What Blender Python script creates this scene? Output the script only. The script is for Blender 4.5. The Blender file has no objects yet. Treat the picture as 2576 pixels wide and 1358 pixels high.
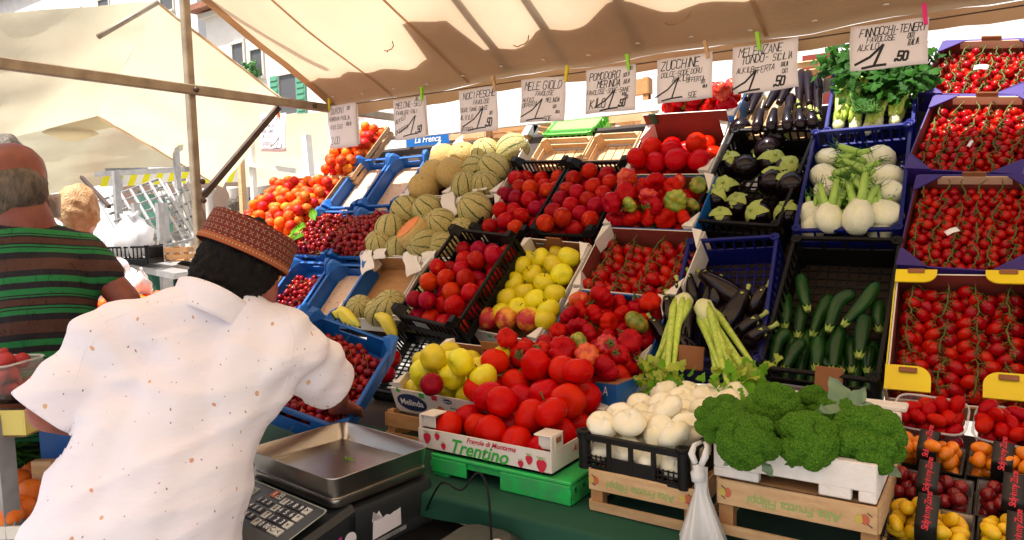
import bpy, bmesh, math, random
import numpy as np
from mathutils import Vector, Matrix, noise, kdtree
random.seed(7)
sc = bpy.context.scene
COL = sc.collection
rad = math.radians
# ------------------------------------------------------------------ camera
W_CAM = 1.55
FPX = 1799.66                       # focal length in units of a 2576 px wide frame
YAW, PITCH, ROLL, INC = rad(34.223), rad(4.498), rad(-1.5535), rad(45.17)
fwd = Vector((-math.sin(YAW)*math.cos(PITCH), math.cos(YAW)*math.cos(PITCH), -math.sin(PITCH)))
r0 = Vector((math.cos(YAW), math.sin(YAW), 0)); u0 = r0.cross(fwd)
rgt = math.cos(ROLL)*r0 + math.sin(ROLL)*u0
upv = -math.sin(ROLL)*r0 + math.cos(ROLL)*u0
cam_d = bpy.data.cameras.new('camera'); cam = bpy.data.objects.new('camera', cam_d); COL.objects.link(cam)
cam_d.sensor_width = 36.0; cam_d.lens = 36.0*FPX/2576.0
cam_d.clip_start = 0.05; cam_d.clip_end = 500
cam.matrix_world = Matrix.Translation((0, 0, W_CAM)) @ Matrix((rgt, upv, -fwd)).transposed().to_4x4()
sc.camera = cam
# ------------------------------------------------------------------ sky, sun, exposure
SUN_EL, SUN_AZ = rad(66), rad(207)   # azimuth the sun stands at, clockwise from +Y
world = bpy.data.worlds.new("World"); sc.world = world; world.use_nodes = True
nt = world.node_tree; bg = nt.nodes['Background']
sky = nt.nodes.new('ShaderNodeTexSky'); sky.sky_type = 'NISHITA'; sky.sun_disc = False
sky.sun_elevation = SUN_EL; sky.sun_rotation = SUN_AZ; sky.dust_density = 6.0; sky.ozone_density = .6
nt.links.new(sky.outputs[0], bg.inputs[0]); bg.inputs[1].default_value = 0.115
sun_d = bpy.data.lights.new('sun', 'SUN'); sun = bpy.data.objects.new('sun', sun_d); COL.objects.link(sun)
sun_d.energy = 5.0; sun_d.angle = rad(0.5); sun_d.color = (1.0, 0.975, 0.95)
sdir = Vector((math.sin(SUN_AZ)*math.cos(SUN_EL), math.cos(SUN_AZ)*math.cos(SUN_EL), math.sin(SUN_EL)))
sun.rotation_euler = sdir.to_track_quat('Z', 'Y').to_euler()
sun.location = (0, 0, 12)
sc.view_settings.view_transform = 'Standard'; sc.view_settings.look = 'None'
sc.view_settings.gamma = 1.0; sc.view_settings.use_curve_mapping = False
sc.view_settings.exposure = 0.88
sc.render.engine = 'CYCLES'
sc.cycles.use_denoising = True; sc.cycles.max_bounces = 8; sc.cycles.diffuse_bounces = 4
sc.cycles.transparent_max_bounces = 8; sc.cycles.sample_clamp_indirect = 6
# ------------------------------------------------------------------ rays of the photo's perspective -> points in the place
def ray(x, y):
    return rgt*((x-1288)/FPX) - upv*((y-679)/FPX) + fwd
O = Vector((0, 0, W_CAM))
def pt(x, y, fw): return O + ray(x, y)*fw                 # at forward distance fw
def atz(x, y, z): r = ray(x, y); return O + r*((z-W_CAM)/r.z)
def aty(x, y, Y): r = ray(x, y); return O + r*(Y/r.y)
def atx(x, y, X): r = ray(x, y); return O + r*(X/r.x)
def frame(q, d=1.72, inc=INC, k=0.985):
    """rim of a crate on the sloping display: (matrix, width, length)"""
    n = Vector((0, -math.sin(inc), math.cos(inc)))
    P = [O + ray(*a)*(-d/n.dot(ray(*a))) for a in q]
    c = (P[0]+P[1]+P[2]+P[3])/4
    ex = ((P[1]-P[0])+(P[2]-P[3])).normalized(); ey = ((P[3]-P[0])+(P[2]-P[1]))
    ey = (ey - ex*ey.dot(ex)).normalized(); ez = ex.cross(ey)
    w = ((P[1]-P[0]).dot(ex)+(P[2]-P[3]).dot(ex))/2; l = ((P[3]-P[0]).dot(ey)+(P[2]-P[1]).dot(ey))/2
    M = Matrix((ex, ey, ez)).transposed().to_4x4(); M.translation = c
    return M, w*k, l*k
# ------------------------------------------------------------------ materials
MATS = {}
def mat(name, col, rough=.5, col2=None, nscale=8, bump=0, bscale=40, spec=.5, hue=0, val=0, metal=0, transl=0, coat=0, detail=4, alpha=1, stretch=None, trans=0, nlo=.35, nhi=.65, sss=0):
    if name in MATS: return MATS[name]
    m = bpy.data.materials.new(name); m.use_nodes = True; MATS[name] = m
    t = m.node_tree; N = t.nodes; Lk = t.links.new; b = N['Principled BSDF']
    b.inputs['Roughness'].default_value = rough; b.inputs['Metallic'].default_value = metal
    b.inputs['Specular IOR Level'].default_value = spec; b.inputs['Coat Weight'].default_value = coat; b.inputs['Coat Roughness'].default_value = .08
    b.inputs['Transmission Weight'].default_value = trans; b.inputs['Alpha'].default_value = alpha
    if sss: b.inputs['Subsurface Weight'].default_value = sss; b.inputs['Subsurface Radius'].default_value = (.02, .01, .005)
    tc = N.new('ShaderNodeTexCoord'); src = tc.outputs['Object']
    if stretch:
        mp = N.new('ShaderNodeMapping'); mp.inputs['Scale'].default_value = stretch; Lk(src, mp.inputs[0]); src = mp.outputs[0]
    oi = N.new('ShaderNodeObjectInfo')
    add = N.new('ShaderNodeVectorMath'); add.operation = 'MULTIPLY_ADD'
    cmb = N.new('ShaderNodeCombineXYZ'); 
    for i in range(3): Lk(oi.outputs['Random'], cmb.inputs[i])
    add.inputs[1].default_value = (37, 53, 71); Lk(cmb.outputs[0], add.inputs[0]); Lk(src, add.inputs[2]); src = add.outputs[0]
    out = None
    if col2 is not None:
        nz = N.new('ShaderNodeTexNoise'); nz.inputs['Scale'].default_value = nscale; nz.inputs['Detail'].default_value = detail; Lk(src, nz.inputs['Vector'])
        rp = N.new('ShaderNodeMapRange'); rp.inputs[1].default_value = nlo; rp.inputs[2].default_value = nhi; Lk(nz.outputs['Fac'], rp.inputs[0])
        mx = N.new('ShaderNodeMix'); mx.data_type = 'RGBA'; mx.inputs[6].default_value = (*col, 1); mx.inputs[7].default_value = (*col2, 1)
        Lk(rp.outputs[0], mx.inputs[0]); out = mx.outputs[2]
    else:
        rgb = N.new('ShaderNodeRGB'); rgb.outputs[0].default_value = (*col, 1); out = rgb.outputs[0]
    if hue or val:
        hs = N.new('ShaderNodeHueSaturation'); Lk(out, hs.inputs['Color'])
        for amt, key, c in ((hue, 'Hue', .5), (val, 'Value', 1.0)):
            if amt:
                mr = N.new('ShaderNodeMapRange'); mr.inputs[3].default_value = c-amt; mr.inputs[4].default_value = c+amt
                Lk(oi.outputs['Random'], mr.inputs[0]); Lk(mr.outputs[0], hs.inputs[key])
        out = hs.outputs[0]
    Lk(out, b.inputs['Base Color'])
    if bump:
        bz = N.new('ShaderNodeTexNoise'); bz.inputs['Scale'].default_value = bscale; bz.inputs['Detail'].default_value = 5; Lk(src, bz.inputs['Vector'])
        bp = N.new('ShaderNodeBump'); bp.inputs['Strength'].default_value = bump; bp.inputs['Distance'].default_value = .01
        Lk(bz.outputs['Fac'], bp.inputs['Height']); Lk(bp.outputs[0], b.inputs['Normal'])
    if transl:
        tr = N.new('ShaderNodeBsdfTranslucent'); Lk(out, tr.inputs[0]); ms = N.new('ShaderNodeMixShader'); ms.inputs[0].default_value = transl
        Lk(b.outputs[0], ms.inputs[1]); Lk(tr.outputs[0], ms.inputs[2]); Lk(ms.outputs[0], N['Material Output'].inputs[0])
    return m
# ------------------------------------------------------------------ mesh builder
class MB:
    def __init__(s): s.v = []; s.f = []; s.mi = []; s.sm = []
    def add(s, vs, fs, mi=0, smooth=False):
        o = len(s.v); s.v += [tuple(v) for v in vs]
        for i, f in enumerate(fs):
            s.f.append(tuple(o+k for k in f)); s.mi.append(mi[i] if isinstance(mi, (list, tuple)) else mi); s.sm.append(smooth)
        return s
    def box(s, c, d, mi=0, M=None, taper=1):
        x, y, z = d[0]/2, d[1]/2, d[2]/2
        vs = [Vector((a*x*(taper if k > 0 else 1), b*y*(taper if k > 0 else 1), k*z)) for k in (-1, 1) for a, b in ((-1, -1), (1, -1), (1, 1), (-1, 1))]
        if M: vs = [M @ v for v in vs]
        c = Vector(c); vs = [v+c for v in vs]
        # faces: bottom, top, -y, +x, +y, -x
        return s.add(vs, [(3, 2, 1, 0), (4, 5, 6, 7), (0, 1, 5, 4), (1, 2, 6, 5), (2, 3, 7, 6), (3, 0, 4, 7)], mi)
    def bar(s, a, b, w, h=None, mi=0, up=(0, 0, 1)):
        a, b = Vector(a), Vector(b); d = b-a; L = d.length; d.normalize(); up = Vector(up)
        if abs(d.dot(up)) > .95: up = Vector((0, 1, 0)) if abs(d.y) < .9 else Vector((1, 0, 0))
        x = d.cross(up).normalized(); z = x.cross(d)
        M = Matrix((x, d, z)).transposed()
        return s.box((a+b)/2, (w, L, h or w), mi, M)
    def tube(s, pts, r, n=8, mi=0, caps=True, smooth=True):
        pts = [Vector(p) for p in pts]; rs = r if isinstance(r, (list, tuple)) else [r]*len(pts)
        vs, fs = [], []; x = None
        for i, p in enumerate(pts):
            d = (pts[min(i+1, len(pts)-1)]-pts[max(i-1, 0)]).normalized()
            if x is None: x = d.orthogonal().normalized()
            x = (x-d*x.dot(d)); x = x.normalized() if x.length > 1e-6 else d.orthogonal().normalized()
            y = d.cross(x)
            for k in range(n):
                a = 2*math.pi*k/n; vs.append(p+(x*math.cos(a)+y*math.sin(a))*rs[i])
        for i in range(len(pts)-1):
            for k in range(n): fs.append((i*n+k, i*n+(k+1) % n, (i+1)*n+(k+1) % n, (i+1)*n+k))
        if caps: fs.append(tuple(range(n-1, -1, -1))); fs.append(tuple(range((len(pts)-1)*n, len(pts)*n)))
        return s.add(vs, fs, mi, smooth)
    def lathe(s, prof, n=16, mod=None, mi=0, c=(0, 0, 0), smooth=True):
        """prof: (r,z) from bottom to top, ends closed at the axis"""
        vs, fs = [], []; c = Vector(c)
        vs.append(c+Vector((0, 0, prof[0][1])))
        for r, z in prof[1:-1]:
            for k in range(n):
                a = 2*math.pi*k/n; q = mod(a, r, z) if mod else (r, z)
                vs.append(c+Vector((q[0]*math.cos(a), q[0]*math.sin(a), q[1])))
        vs.append(c+Vector((0, 0, prof[-1][1]))); m = len(prof)-2
        for k in range(n):
            fs.append((0, 1+(k+1) % n, 1+k)); fs.append((len(vs)-1, 1+(m-1)*n+k, 1+(m-1)*n+(k+1) % n))
            for j in range(m-1): fs.append((1+j*n+k, 1+j*n+(k+1) % n, 1+(j+1)*n+(k+1) % n, 1+(j+1)*n+k))
        return s.add(vs, fs, mi, smooth)
    def quad(s, a, b, c, d, mi=0, smooth=False): return s.add([a, b, c, d], [(0, 1, 2, 3)], mi, smooth)
    def grid(s, fn, nu, nv, mi=0, smooth=True):
        vs = [fn(i/nu, j/nv) for j in range(nv+1) for i in range(nu+1)]
        fs = [(j*(nu+1)+i, j*(nu+1)+i+1, (j+1)*(nu+1)+i+1, (j+1)*(nu+1)+i) for j in range(nv) for i in range(nu)]
        return s.add(vs, fs, mi, smooth)
    def mesh(s, name, *mats):
        me = bpy.data.meshes.new(name); me.from_pydata(s.v, [], s.f)
        for m in mats: me.materials.append(MATS[m] if isinstance(m, str) else m)
        me.polygons.foreach_set('material_index', s.mi); me.polygons.foreach_set('use_smooth', s.sm); me.update()
        return me
def link(name, data, M=None, parent=None):
    o = bpy.data.objects.new(name, data); COL.objects.link(o)
    if parent: o.parent = parent
    if M is not None: o.matrix_local = M
    return o
def tag(o, label=None, cat=None, group=None, kind=None):
    for k, v in (('label', label), ('category', cat), ('group', group), ('kind', kind)):
        if v: o[k] = v
    return o
def thing(name, M, label, cat, group=None, data=None):
    if not isinstance(M, Matrix): M = Matrix.Translation(Vector(M))
    return tag(link(name, data, M), label, cat, group)
def part(name, mb, parent, *mats, bevel=0, solid=0, label=None, M=None):
    o = link(name, mb.mesh(name, *mats) if isinstance(mb, MB) else mb, M, parent)
    if solid:
        md = o.modifiers.new('solid', 'SOLIDIFY'); md.thickness = solid; md.offset = 0
    if bevel:
        md = o.modifiers.new('bevel', 'BEVEL'); md.width = bevel; md.segments = 1; md.limit_method = 'ANGLE'
    if label: o['label'] = label
    return o
def T(x, y, z): return Matrix.Translation((x, y, z))
def rotm(rx=0, ry=0, rz=0):
    return Matrix.Rotation(rz, 4, 'Z') @ Matrix.Rotation(ry, 4, 'Y') @ Matrix.Rotation(rx, 4, 'X')
def rnd_rot(): return rotm(random.uniform(0, 6.28), random.uniform(0, 6.28), random.uniform(0, 6.28))
# ------------------------------------------------------------------ heaps: spheres settled in a tray
def settle(n, w, l, r, seed, floor=0.0, dr=.08, g=(0, -.25, -1), iters=170):
    R = np.random.RandomState(seed); rr = r*(1+R.uniform(-dr, dr, n))
    p = np.stack([R.uniform(-w/2+r, w/2-r, n), R.uniform(-l/2+r, l/2-r, n), floor+r+R.uniform(0, 1, n)*r*2.5*max(1, n*r*r*4/(w*l))], 1)
    g = np.array(g)*r*.10
    S = rr[:, None]+rr[None, :]
    for it in range(iters):
        p += g*(1 if it < iters*.8 else .3)
        for _ in range(2):
            d = p[:, None]-p[None]; q = np.sqrt((d**2).sum(-1))+np.eye(n)*9
            ov = np.clip(S-q, 0, None); 
            p += (d/q[..., None]*ov[..., None]).sum(1)*.42
            p[:, 0] = np.clip(p[:, 0], -w/2+rr, w/2-rr); p[:, 1] = np.clip(p[:, 1], -l/2+rr, l/2-rr); p[:, 2] = np.maximum(p[:, 2], floor+rr)
    return p, rr
# ------------------------------------------------------------------ marker handwriting: stroke letters as thin ribbons
GL = {'A': "002640|1232", 'B': "00063645443303|33424130 00", 'C': "4536160501103041", 'D': "00062644422000", 'E': "46060040|0333", 'F': "460600|0333",
 'G': "45361605011030414323", 'H': "0006|4046|0343", 'I': "2026", 'J': "4641301001", 'K': "0006|460340", 'L': "060040", 'M': "0006234640", 'N': "00064046",
 'O': "100105163645413010", 'P': "00063645443303", 'Q': "100105163645413010|2140", 'R': "00063645443303|2340", 'S': "453616050413334241301001", 'T': "0646|2620",
 'U': "060110304146", 'V': "062046", 'W': "0610243046", 'X': "0046|0640", 'Y': "062346|2320", 'Z': "06460040", '0': "100105163645413010", '1': "152620", '2': "05163645440040",
 '3': "05163645443313|33424130 1001", '4': "30360242", '5': "46060333424130 1001", '6': "453616050110304142331302", '7': "064610", '8': "131405163645443313|130201103041423313",
 '9': "01103041453616050413334 4", '-': "1333", '.': "10112110", ',': "2010", "'": "2625", '/': "0046", '!': "0246208|", '$': "1333|1434|4536160501103041", '*': "", ' ': ""}
GL['9'] = "0110304145361605041333"; GL['!'] = "124620|0050"
def strokes(mb, text, x, y, h, th, slant=.2, rng=None, jit=.5, sp=1.25, z=.0, rise=0.0, xs=.8):
    rng = rng or random.Random(1); s = h/6.0; cx = x
    for ch in text:
        if ch == '!':
            for P in ([(-3.0, 1.0), (.3, 2.9), (3.0, 6.0), (1.5, .3)], [(-1.2, -.2), (1.5, .2), (4.2, .3)]):
                P = [Vector((cx+a*s*1.15+b*s*.1, y+b*s, z)) for a, b in P]
                for a, b in zip(P, P[1:]):
                    d = (b-a).normalized(); nn = Vector((-d.y, d.x, 0))*th*.62; e = d*th*.3
                    mb.quad(a-e-nn, b+e-nn, b+e+nn, a-e+nn)
        elif ch != ' ':
            k = s*(1+rng.uniform(-.12, .12)*jit); oy = y+rng.uniform(-.4, .4)*s*jit+(cx-x)*rise; sl = slant+rng.uniform(-.12, .12)*jit
            for pl in GL.get(ch, '').replace(' ', '').split('|'):
                P = [(int(pl[i])+rng.uniform(-.25, .25)*jit, int(pl[i+1])+rng.uniform(-.25, .25)*jit) for i in range(0, len(pl)-1, 2)]
                P = [Vector((cx+(a*.85*xs+b*sl)*k, oy+b*k, z)) for a, b in P]
                for a, b in zip(P, P[1:]):
                    d = b-a
                    if d.length < 1e-6: continue
                    d.normalize(); nn = Vector((-d.y, d.x, 0))*th/2; e = d*th*.4
                    mb.quad(a-e-nn, b+e-nn, b+e+nn, a-e+nn)
        cx += s*4*sp*.85*xs*(.6 if ch in " .,'I" else 1)*(1+rng.uniform(-.06, .06)*jit)
    return cx
def text_mesh(name, body, size, mat_, shear=0, bold=0, space=1.0, ext=0.0, align='CENTER'):
    cu = bpy.data.curves.new(name, 'FONT'); cu.body = body; cu.size = size; cu.shear = shear; cu.offset = bold; cu.extrude = ext
    cu.align_x = align; cu.align_y = 'CENTER'; cu.space_character = space; cu.resolution_u = 3
    o = bpy.data.objects.new('tmp', cu); COL.objects.link(o); bpy.context.view_layer.update()
    me = bpy.data.meshes.new_from_object(o.evaluated_get(bpy.context.evaluated_depsgraph_get())); bpy.data.objects.remove(o)
    me.name = name; me.materials.clear(); me.materials.append(MATS[mat_]); return me
# ------------------------------------------------------------------ material list
mat('ground_stone', (.20, .18, .16), .85, (.27, .25, .22), 6, .3, 30)
mat('stucco', (.86, .84, .78), .9, (.80, .77, .70), 2, .15, 30)
mat('stucco_pale', (.85, .84, .80), .9, (.78, .75, .70), 1.5, .1, 30)
mat('roof_tile', (.33, .14, .08), .8, (.24, .10, .06), 9, .3, 20)
mat('glass_dark', (.10, .10, .10), .25)
mat('stone_trim', (.62, .58, .50), .8)
mat('shutter_green', (.10, .32, .20), .6); mat('shutter_brown', (.16, .10, .07), .6)
mat('geranium', (.06, .18, .04), .6); 
mat('canvas', (.71, .55, .37), .9, (.58, .42, .27), 1.6, .25, 60, transl=.49, spec=.1, detail=8)
mat('canvas_pale', (.76, .70, .50), .9, (.66, .52, .36), 1.2, .25, 50, transl=.42, spec=.1, detail=8, nlo=.45, nhi=.75)
mat('canvas_hem', (.55, .36, .20), .9, (.46, .28, .15), 5, .2, 60, transl=.4, spec=.1)
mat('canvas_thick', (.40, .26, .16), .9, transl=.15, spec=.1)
mat('steel_beige', (.38, .31, .22), .5, (.26, .20, .14), 14, .1, 60, metal=.35)
mat('steel_dark', (.10, .06, .04), .55, (.06, .035, .025), 20, metal=.3)
mat('steel_grey', (.36, .36, .35), .45, (.27, .27, .26), 20, metal=.6)
mat('white_paint', (.80, .78, .72), .5, (.70, .66, .58), 9)
mat('wood_pale', (.66, .44, .23), .75, (.56, .34, .16), 5, .25, 60, stretch=(3, 14, 14), val=.12)
mat('wood_orange', (.50, .26, .10), .75, (.42, .20, .07), 5, .2, 60, stretch=(3, 14, 14), val=.1)
mat('wood_dark', (.045, .026, .016), .8, (.03, .018, .011), 6, .2, 60)
mat('cloth_green', (.004, .070, .036), .8, (.003, .05, .026), 4, .15, 25)
mat('black_plastic', (.0035, .0035, .004), .5, (.007, .0065, .006), 12, .05, 80, spec=.22)
mat('blue_plastic', (.004, .008, .15), .45, (.004, .007, .11), 12, .05, 80, spec=.3)
mat('blue_tray', (.003, .115, .44), .5, (.003, .09, .36), 6, .06, 60)
mat('green_plastic', (.012, .52, .09), .5, (.04, .36, .10), 30, .05, 60)
mat('green_bright', (.22, .85, .12), .45)
mat('liner', (.66, .46, .32), .85, (.60, .40, .27), 3, .1, 40)
mat('card_white', (.78, .73, .66), .7, (.70, .63, .55), 6, .08, 40)
mat('card_brown', (.30, .12, .045), .85, (.24, .09, .032), 6, .1, 50)
mat('card_red', (.24, .035, .02), .85, (.19, .025, .015), 6, .1, 50)
mat('card_blue', (.006, .13, .42), .5, (.006, .10, .36), 8)
mat('card_purple', (.045, .02, .24), .55, (.035, .018, .19), 8)
mat('card_yellow', (.86, .66, .005), .5, (.80, .58, .004), 8)
mat('card_green', (.01, .07, .025), .6)
mat('ink', (.012, .010, .012), .6); mat('ink_navy', (.015, .03, .10), .5); mat('ink_red', (.60, .015, .05), .5); mat('ink_green', (.04, .42, .05), .5)
mat('ink_white', (.85, .85, .83), .5); mat('ink_lightgreen', (.30, .42, .12), .6); mat('ink_orange', (.65, .14, .02), .5); mat('ink_grey', (.3, .3, .3), .6); mat('ink_faint', (.62, .36, .2), .7)
mat('paper', (.87, .83, .86), .8, (.82, .77, .80), 5, .1, 25)
# ------------------------------------------------------------------ setting
m = MB(); m.grid(lambda u, v: (-60+120*u, -30+120*v, 0), 30, 30)
tag(link('ground', m.mesh('ground', 'ground_stone')), kind='structure')
# paving slabs seen under the left stall
pv = tag(link('pavement', MB().box((-2.6, .9, .006), (3.4, 2.4, .012)).mesh('pavement', 'ground_stone')), kind='structure')
sl = MB().box((0, 0, .012), (.385, .285, .012)).mesh('paving_slab', 'ground_stone')
for i in range(8):
    for j in range(8): o = part('paving_slab', sl, pv, M=T(-4.1+.4*i+.2*(j % 2), -.1+.3*j, 0))
# ---- buildings across the square
def building(name, label, x0, x1, Y, h, wallm, wins, roofm='roof_tile', group=None, depth=6):
    b = thing(name, (0, 0, 0), label, 'building', group)
    part('wall', MB().box(((x0+x1)/2, Y+depth/2, h/2), (x1-x0, depth, h)), b, wallm)
    part('roof', MB().box(((x0+x1)/2, Y+depth/2-.1, h+.12), (x1-x0+.9, depth+.9, .22)).box(((x0+x1)/2, Y+depth/2, h+.6), (x1-x0+.5, depth+.4, .8), taper=.3), b, roofm)
    part('cornice', MB().box(((x0+x1)/2, Y-.12, h-.16), (x1-x0+.3, .25, .18)), b, 'stone_trim')
    for k, (wx, wz, ww, wh, sh, flo) in enumerate(wins):
        fr = part('window', MB().box((wx-ww/2-.06, Y-.03, wz), (.1, .08, wh+.2)).box((wx+ww/2+.06, Y-.03, wz), (.1, .08, wh+.2)).box((wx, Y-.03, wz+wh/2+.05), (ww+.2, .1, .1)), b, 'stone_trim')
        part('pane', MB().box((wx, Y-.008, wz), (ww, .02, wh)), fr, 'glass_dark')
        part('sill', MB().box((wx, Y-.08, wz-wh/2-.06), (ww+.3, .2, .1)), fr, 'stone_trim')
        if sh:
            for s in (-1, 1):
                q = MB().box((wx+s*ww*.78, Y-.05, wz), (ww*.52, .05, wh+.06))
                for i in range(7): q.box((wx+s*ww*.78, Y-.085, wz-wh/2+wh*(i+.5)/7), (ww*.42, .03, wh/16))
                part('shutter', q, fr, sh)
        if flo:
            q = MB(); R = random.Random(k)
            for i in range(60): q.box((wx+R.uniform(-.5, .5)*ww, Y-.3+R.uniform(-.12, .12), wz-wh/2+R.uniform(.0, .5)), (.12, .05, .1), M=rotm(R.random()*6, R.random()*6, 0))
            part('flower_box', q, fr, 'geranium')
    return b
YB = 17
def wq(x, y, Y=YB): p = aty(x, y, Y); return p.x, p.z
w1 = wq(602, 153); w2 = wq(648, 160); w3 = wq(727, 238)
p0 = wq(540, 108); p1 = wq(860, 200)
ge = [(w1[0]+dx*2.6, w1[1]+dz*3.4, 1.0, 1.7, sh, fl) for dx, dz, sh, fl in ((0, 0, 'shutter_brown', 0), (0, -1, 'shutter_green', 0), (-1, -1, 'shutter_green', 0))]
ge = [(w1[0], w1[1], .62, 1.25, None, 0), (w2[0], w2[1], .62, 1.0, None, 1), (w3[0], w3[1], .9, 1.4, 'shutter_green', 0), (w3[0]+3, w3[1], .9, 1.4, 'shutter_green', 0)]
building('town_house', 'pale stuccoed house across the square with green shutters and a window box', p0[0]-.5, p0[0]+13.5, YB, p0[1]+1.2, 'stucco', ge)
t0 = wq(262, 12, 22)
building('town_house', 'white house standing farthest left behind the pale awnings', t0[0]-16, t0[0]+9, 22, t0[1]+3, 'stucco_pale', [(t0[0]+i*3.2, t0[1]-.6-j*3.6, 1.1, 1.8, None, 0) for i in (-3, -1, 0, 2) for j in (0, 1, 2)])
building('town_house', 'long white house close behind the fruit display', -7.4, 9, 7.5, 7.5, 'stucco_pale', [(x, 5.2, 1, 1.6, 'shutter_green', 0) for x in (0, 2.5, 5)] )
# arcade of the far building seen low between the stalls
ar = thing('arcade', (0, 0, 0), 'shadowed arcade with pale columns low behind the market crowd', 'arcade')
a0 = wq(470, 500, 16)[0]; a1 = wq(700, 500, 16)[0]
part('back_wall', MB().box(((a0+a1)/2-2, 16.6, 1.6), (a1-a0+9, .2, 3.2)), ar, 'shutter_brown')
for i in range(7): part('column', MB().lathe([(0, 0), (.22, 0), (.2, .2), (.17, .3), (.16, 2.5), (.24, 2.7), (.24, 2.8), (0, 2.8)], 12), ar, 'stone_trim', M=T(a0-3+i*1.5, 16, 0))
# ---- frame of the stall
XL = -2.79; ZB = 2.095
fr = thing('stall_frame', (XL, 1.76, 0), 'bare beige metal frame of the fruit stall with post, long bar and diagonal brace', 'stall frame')
def lp(o, p): return Vector(p)-o.location
part('post', MB().box((0, 0, 1.75), (.033, .033, 3.5)), fr, 'steel_beige', bevel=.004)
part('bar', MB().box((.030, -.6, ZB-.0), (.026, 3.7, .040)), fr, 'steel_beige', bevel=.004)
part('brace', MB().bar((.0, .03, 1.66), (.0, .44, ZB-.022), .024, .024), fr, 'steel_dark')
for yy, zz in ((0, ZB), (.62, ZB), (.02, 2.62), (.02, 1.64), (.02, 1.72)):
    part('bolt', MB().lathe([(0, 0), (.012, 0), (.012, .006), (.006, .012), (0, .012)], 8), fr, 'steel_dark', M=T(.043 if zz == ZB else .0165, yy, zz) @ rotm(0, rad(90), 0))
# ---- canopy over the stall: hem at Y=2.5, rising toward the customers
YH, ZH, SL = 2.52, 2.115, .535
raft = [-1.68, -1.42, -1.10, -.1, .8]
def cz(x, y):
    t = (YH-y); z = ZH+SL*t if y > 1.15 else ZH+SL*(YH-1.15)-(1.15-y)*.42
    xs = sorted([XL]+raft+[2.6]); s = 0
    for a, b in zip(xs, xs[1:]):
        if a <= x <= b: u = (x-a)/(b-a); s = -.22*min(b-a, .5)*math.sin(math.pi*u)*(.08+.92*min(1, t/.5))
    return z+s*.6+.012*noise.noise((x*3, y*3, 1))+.006*noise.noise((x*9, y*7, 3))
cn = thing('canopy', (0, 0, 0), 'tan canvas canopy glowing in the sun above the fruit display', 'canopy')
m = MB(); m.grid(lambda u, v: (XL+(2.6-XL)*u, YH-2.75*v, cz(XL+(2.6-XL)*u, YH-2.75*v)), 90, 48)
part('canvas', m, cn, 'canvas')
m = MB(); m.grid(lambda u, v: (XL+(2.6-XL)*u, YH+.004, cz(XL+(2.6-XL)*u, YH)-.052*v+.006*noise.noise((u*30, v, 0))), 90, 2)
part('valance', m, cn, 'canvas_hem')
m = MB()
m.grid(lambda u, v: (XL+.012+.05*v, YH-2.3*u, cz(XL+.02, YH-2.3*u)-.012+.003*v), 30, 1); part('edge_hem', m, cn, 'canvas_hem')
for x in raft:
    m = MB(); m.tube([(x+.03*math.sin(i*.5), YH-.02-1.4*i/8, cz(x, YH-.02-1.4*i/8)+.028) for i in range(9)], .020, 8); part('rafter', m, cn, 'steel_dark')
for k_, x in enumerate((-2.35, -1.9, -.65, .2, 1.1)):
    m = MB(); m.grid(lambda u, v: (x+.014*(v-.5)+.004*math.sin(u*20), YH-.02-2.5*u, cz(x, YH-.02-2.5*u)-.004), 40, 1); part('seam', m, cn, 'canvas_hem')
for k_, (x, y) in enumerate(((-1.55, 2.33), (-.95, 2.36), (-2.1, 2.2))):
    m = MB(); m.tube([(x+.02*i, y-.012*i+.01*math.sin(i*1.7), cz(x, y)-.012-.018*math.sin(i*.55)) for i in range(7)], .0022, 5); part('tie_cord', m, cn, 'canvas_hem')
m = MB()
for i in range(26):
    x = XL+.1+i*.2; m.lathe([(0, 0), (.009, 0), (.009, .003), (0, .004)], 8, c=(x, YH-.07, cz(x, YH-.07)-.008))
o = part('eyelet', m, cn, 'card_white'); o['kind'] = 'stuff'
# sheet added above the canvas, outlined so its shadow shows through
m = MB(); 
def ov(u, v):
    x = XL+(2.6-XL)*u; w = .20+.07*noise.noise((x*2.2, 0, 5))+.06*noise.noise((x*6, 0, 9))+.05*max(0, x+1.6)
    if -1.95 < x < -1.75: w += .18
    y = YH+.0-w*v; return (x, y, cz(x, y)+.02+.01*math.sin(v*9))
m.grid(ov, 120, 6); tag(link('folded_tarp', m.mesh('folded_tarp', 'canvas_thick')), 'sheet added above the tan canopy to shade its lower edge', 'tarpaulin')
# string for the price cards
rp = MB(); rp.tube([(XL+.03+(4.2)*i/24, YH-.045, ZB+.005-.018*math.sin(math.pi*i/24)) for i in range(25)], .0022, 6)
tag(link('hanging_string', rp.mesh('hanging_string', 'steel_dark')), 'thin dark string stretched under the canopy hem holding the price cards', 'string')
# white rail behind the display
rl = thing('rail', (0, 0, 0), 'white painted rail running behind the display under the price cards', 'rail')
part('bar', MB().box((-1.35, 2.98, 2.005), (3.9, .03, .05)), rl, 'white_paint')
for x in (-3.2, -1.2, .5): part('post', MB().box((x, 3.0, .99), (.035, .035, 1.98)), rl, 'white_paint')
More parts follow.
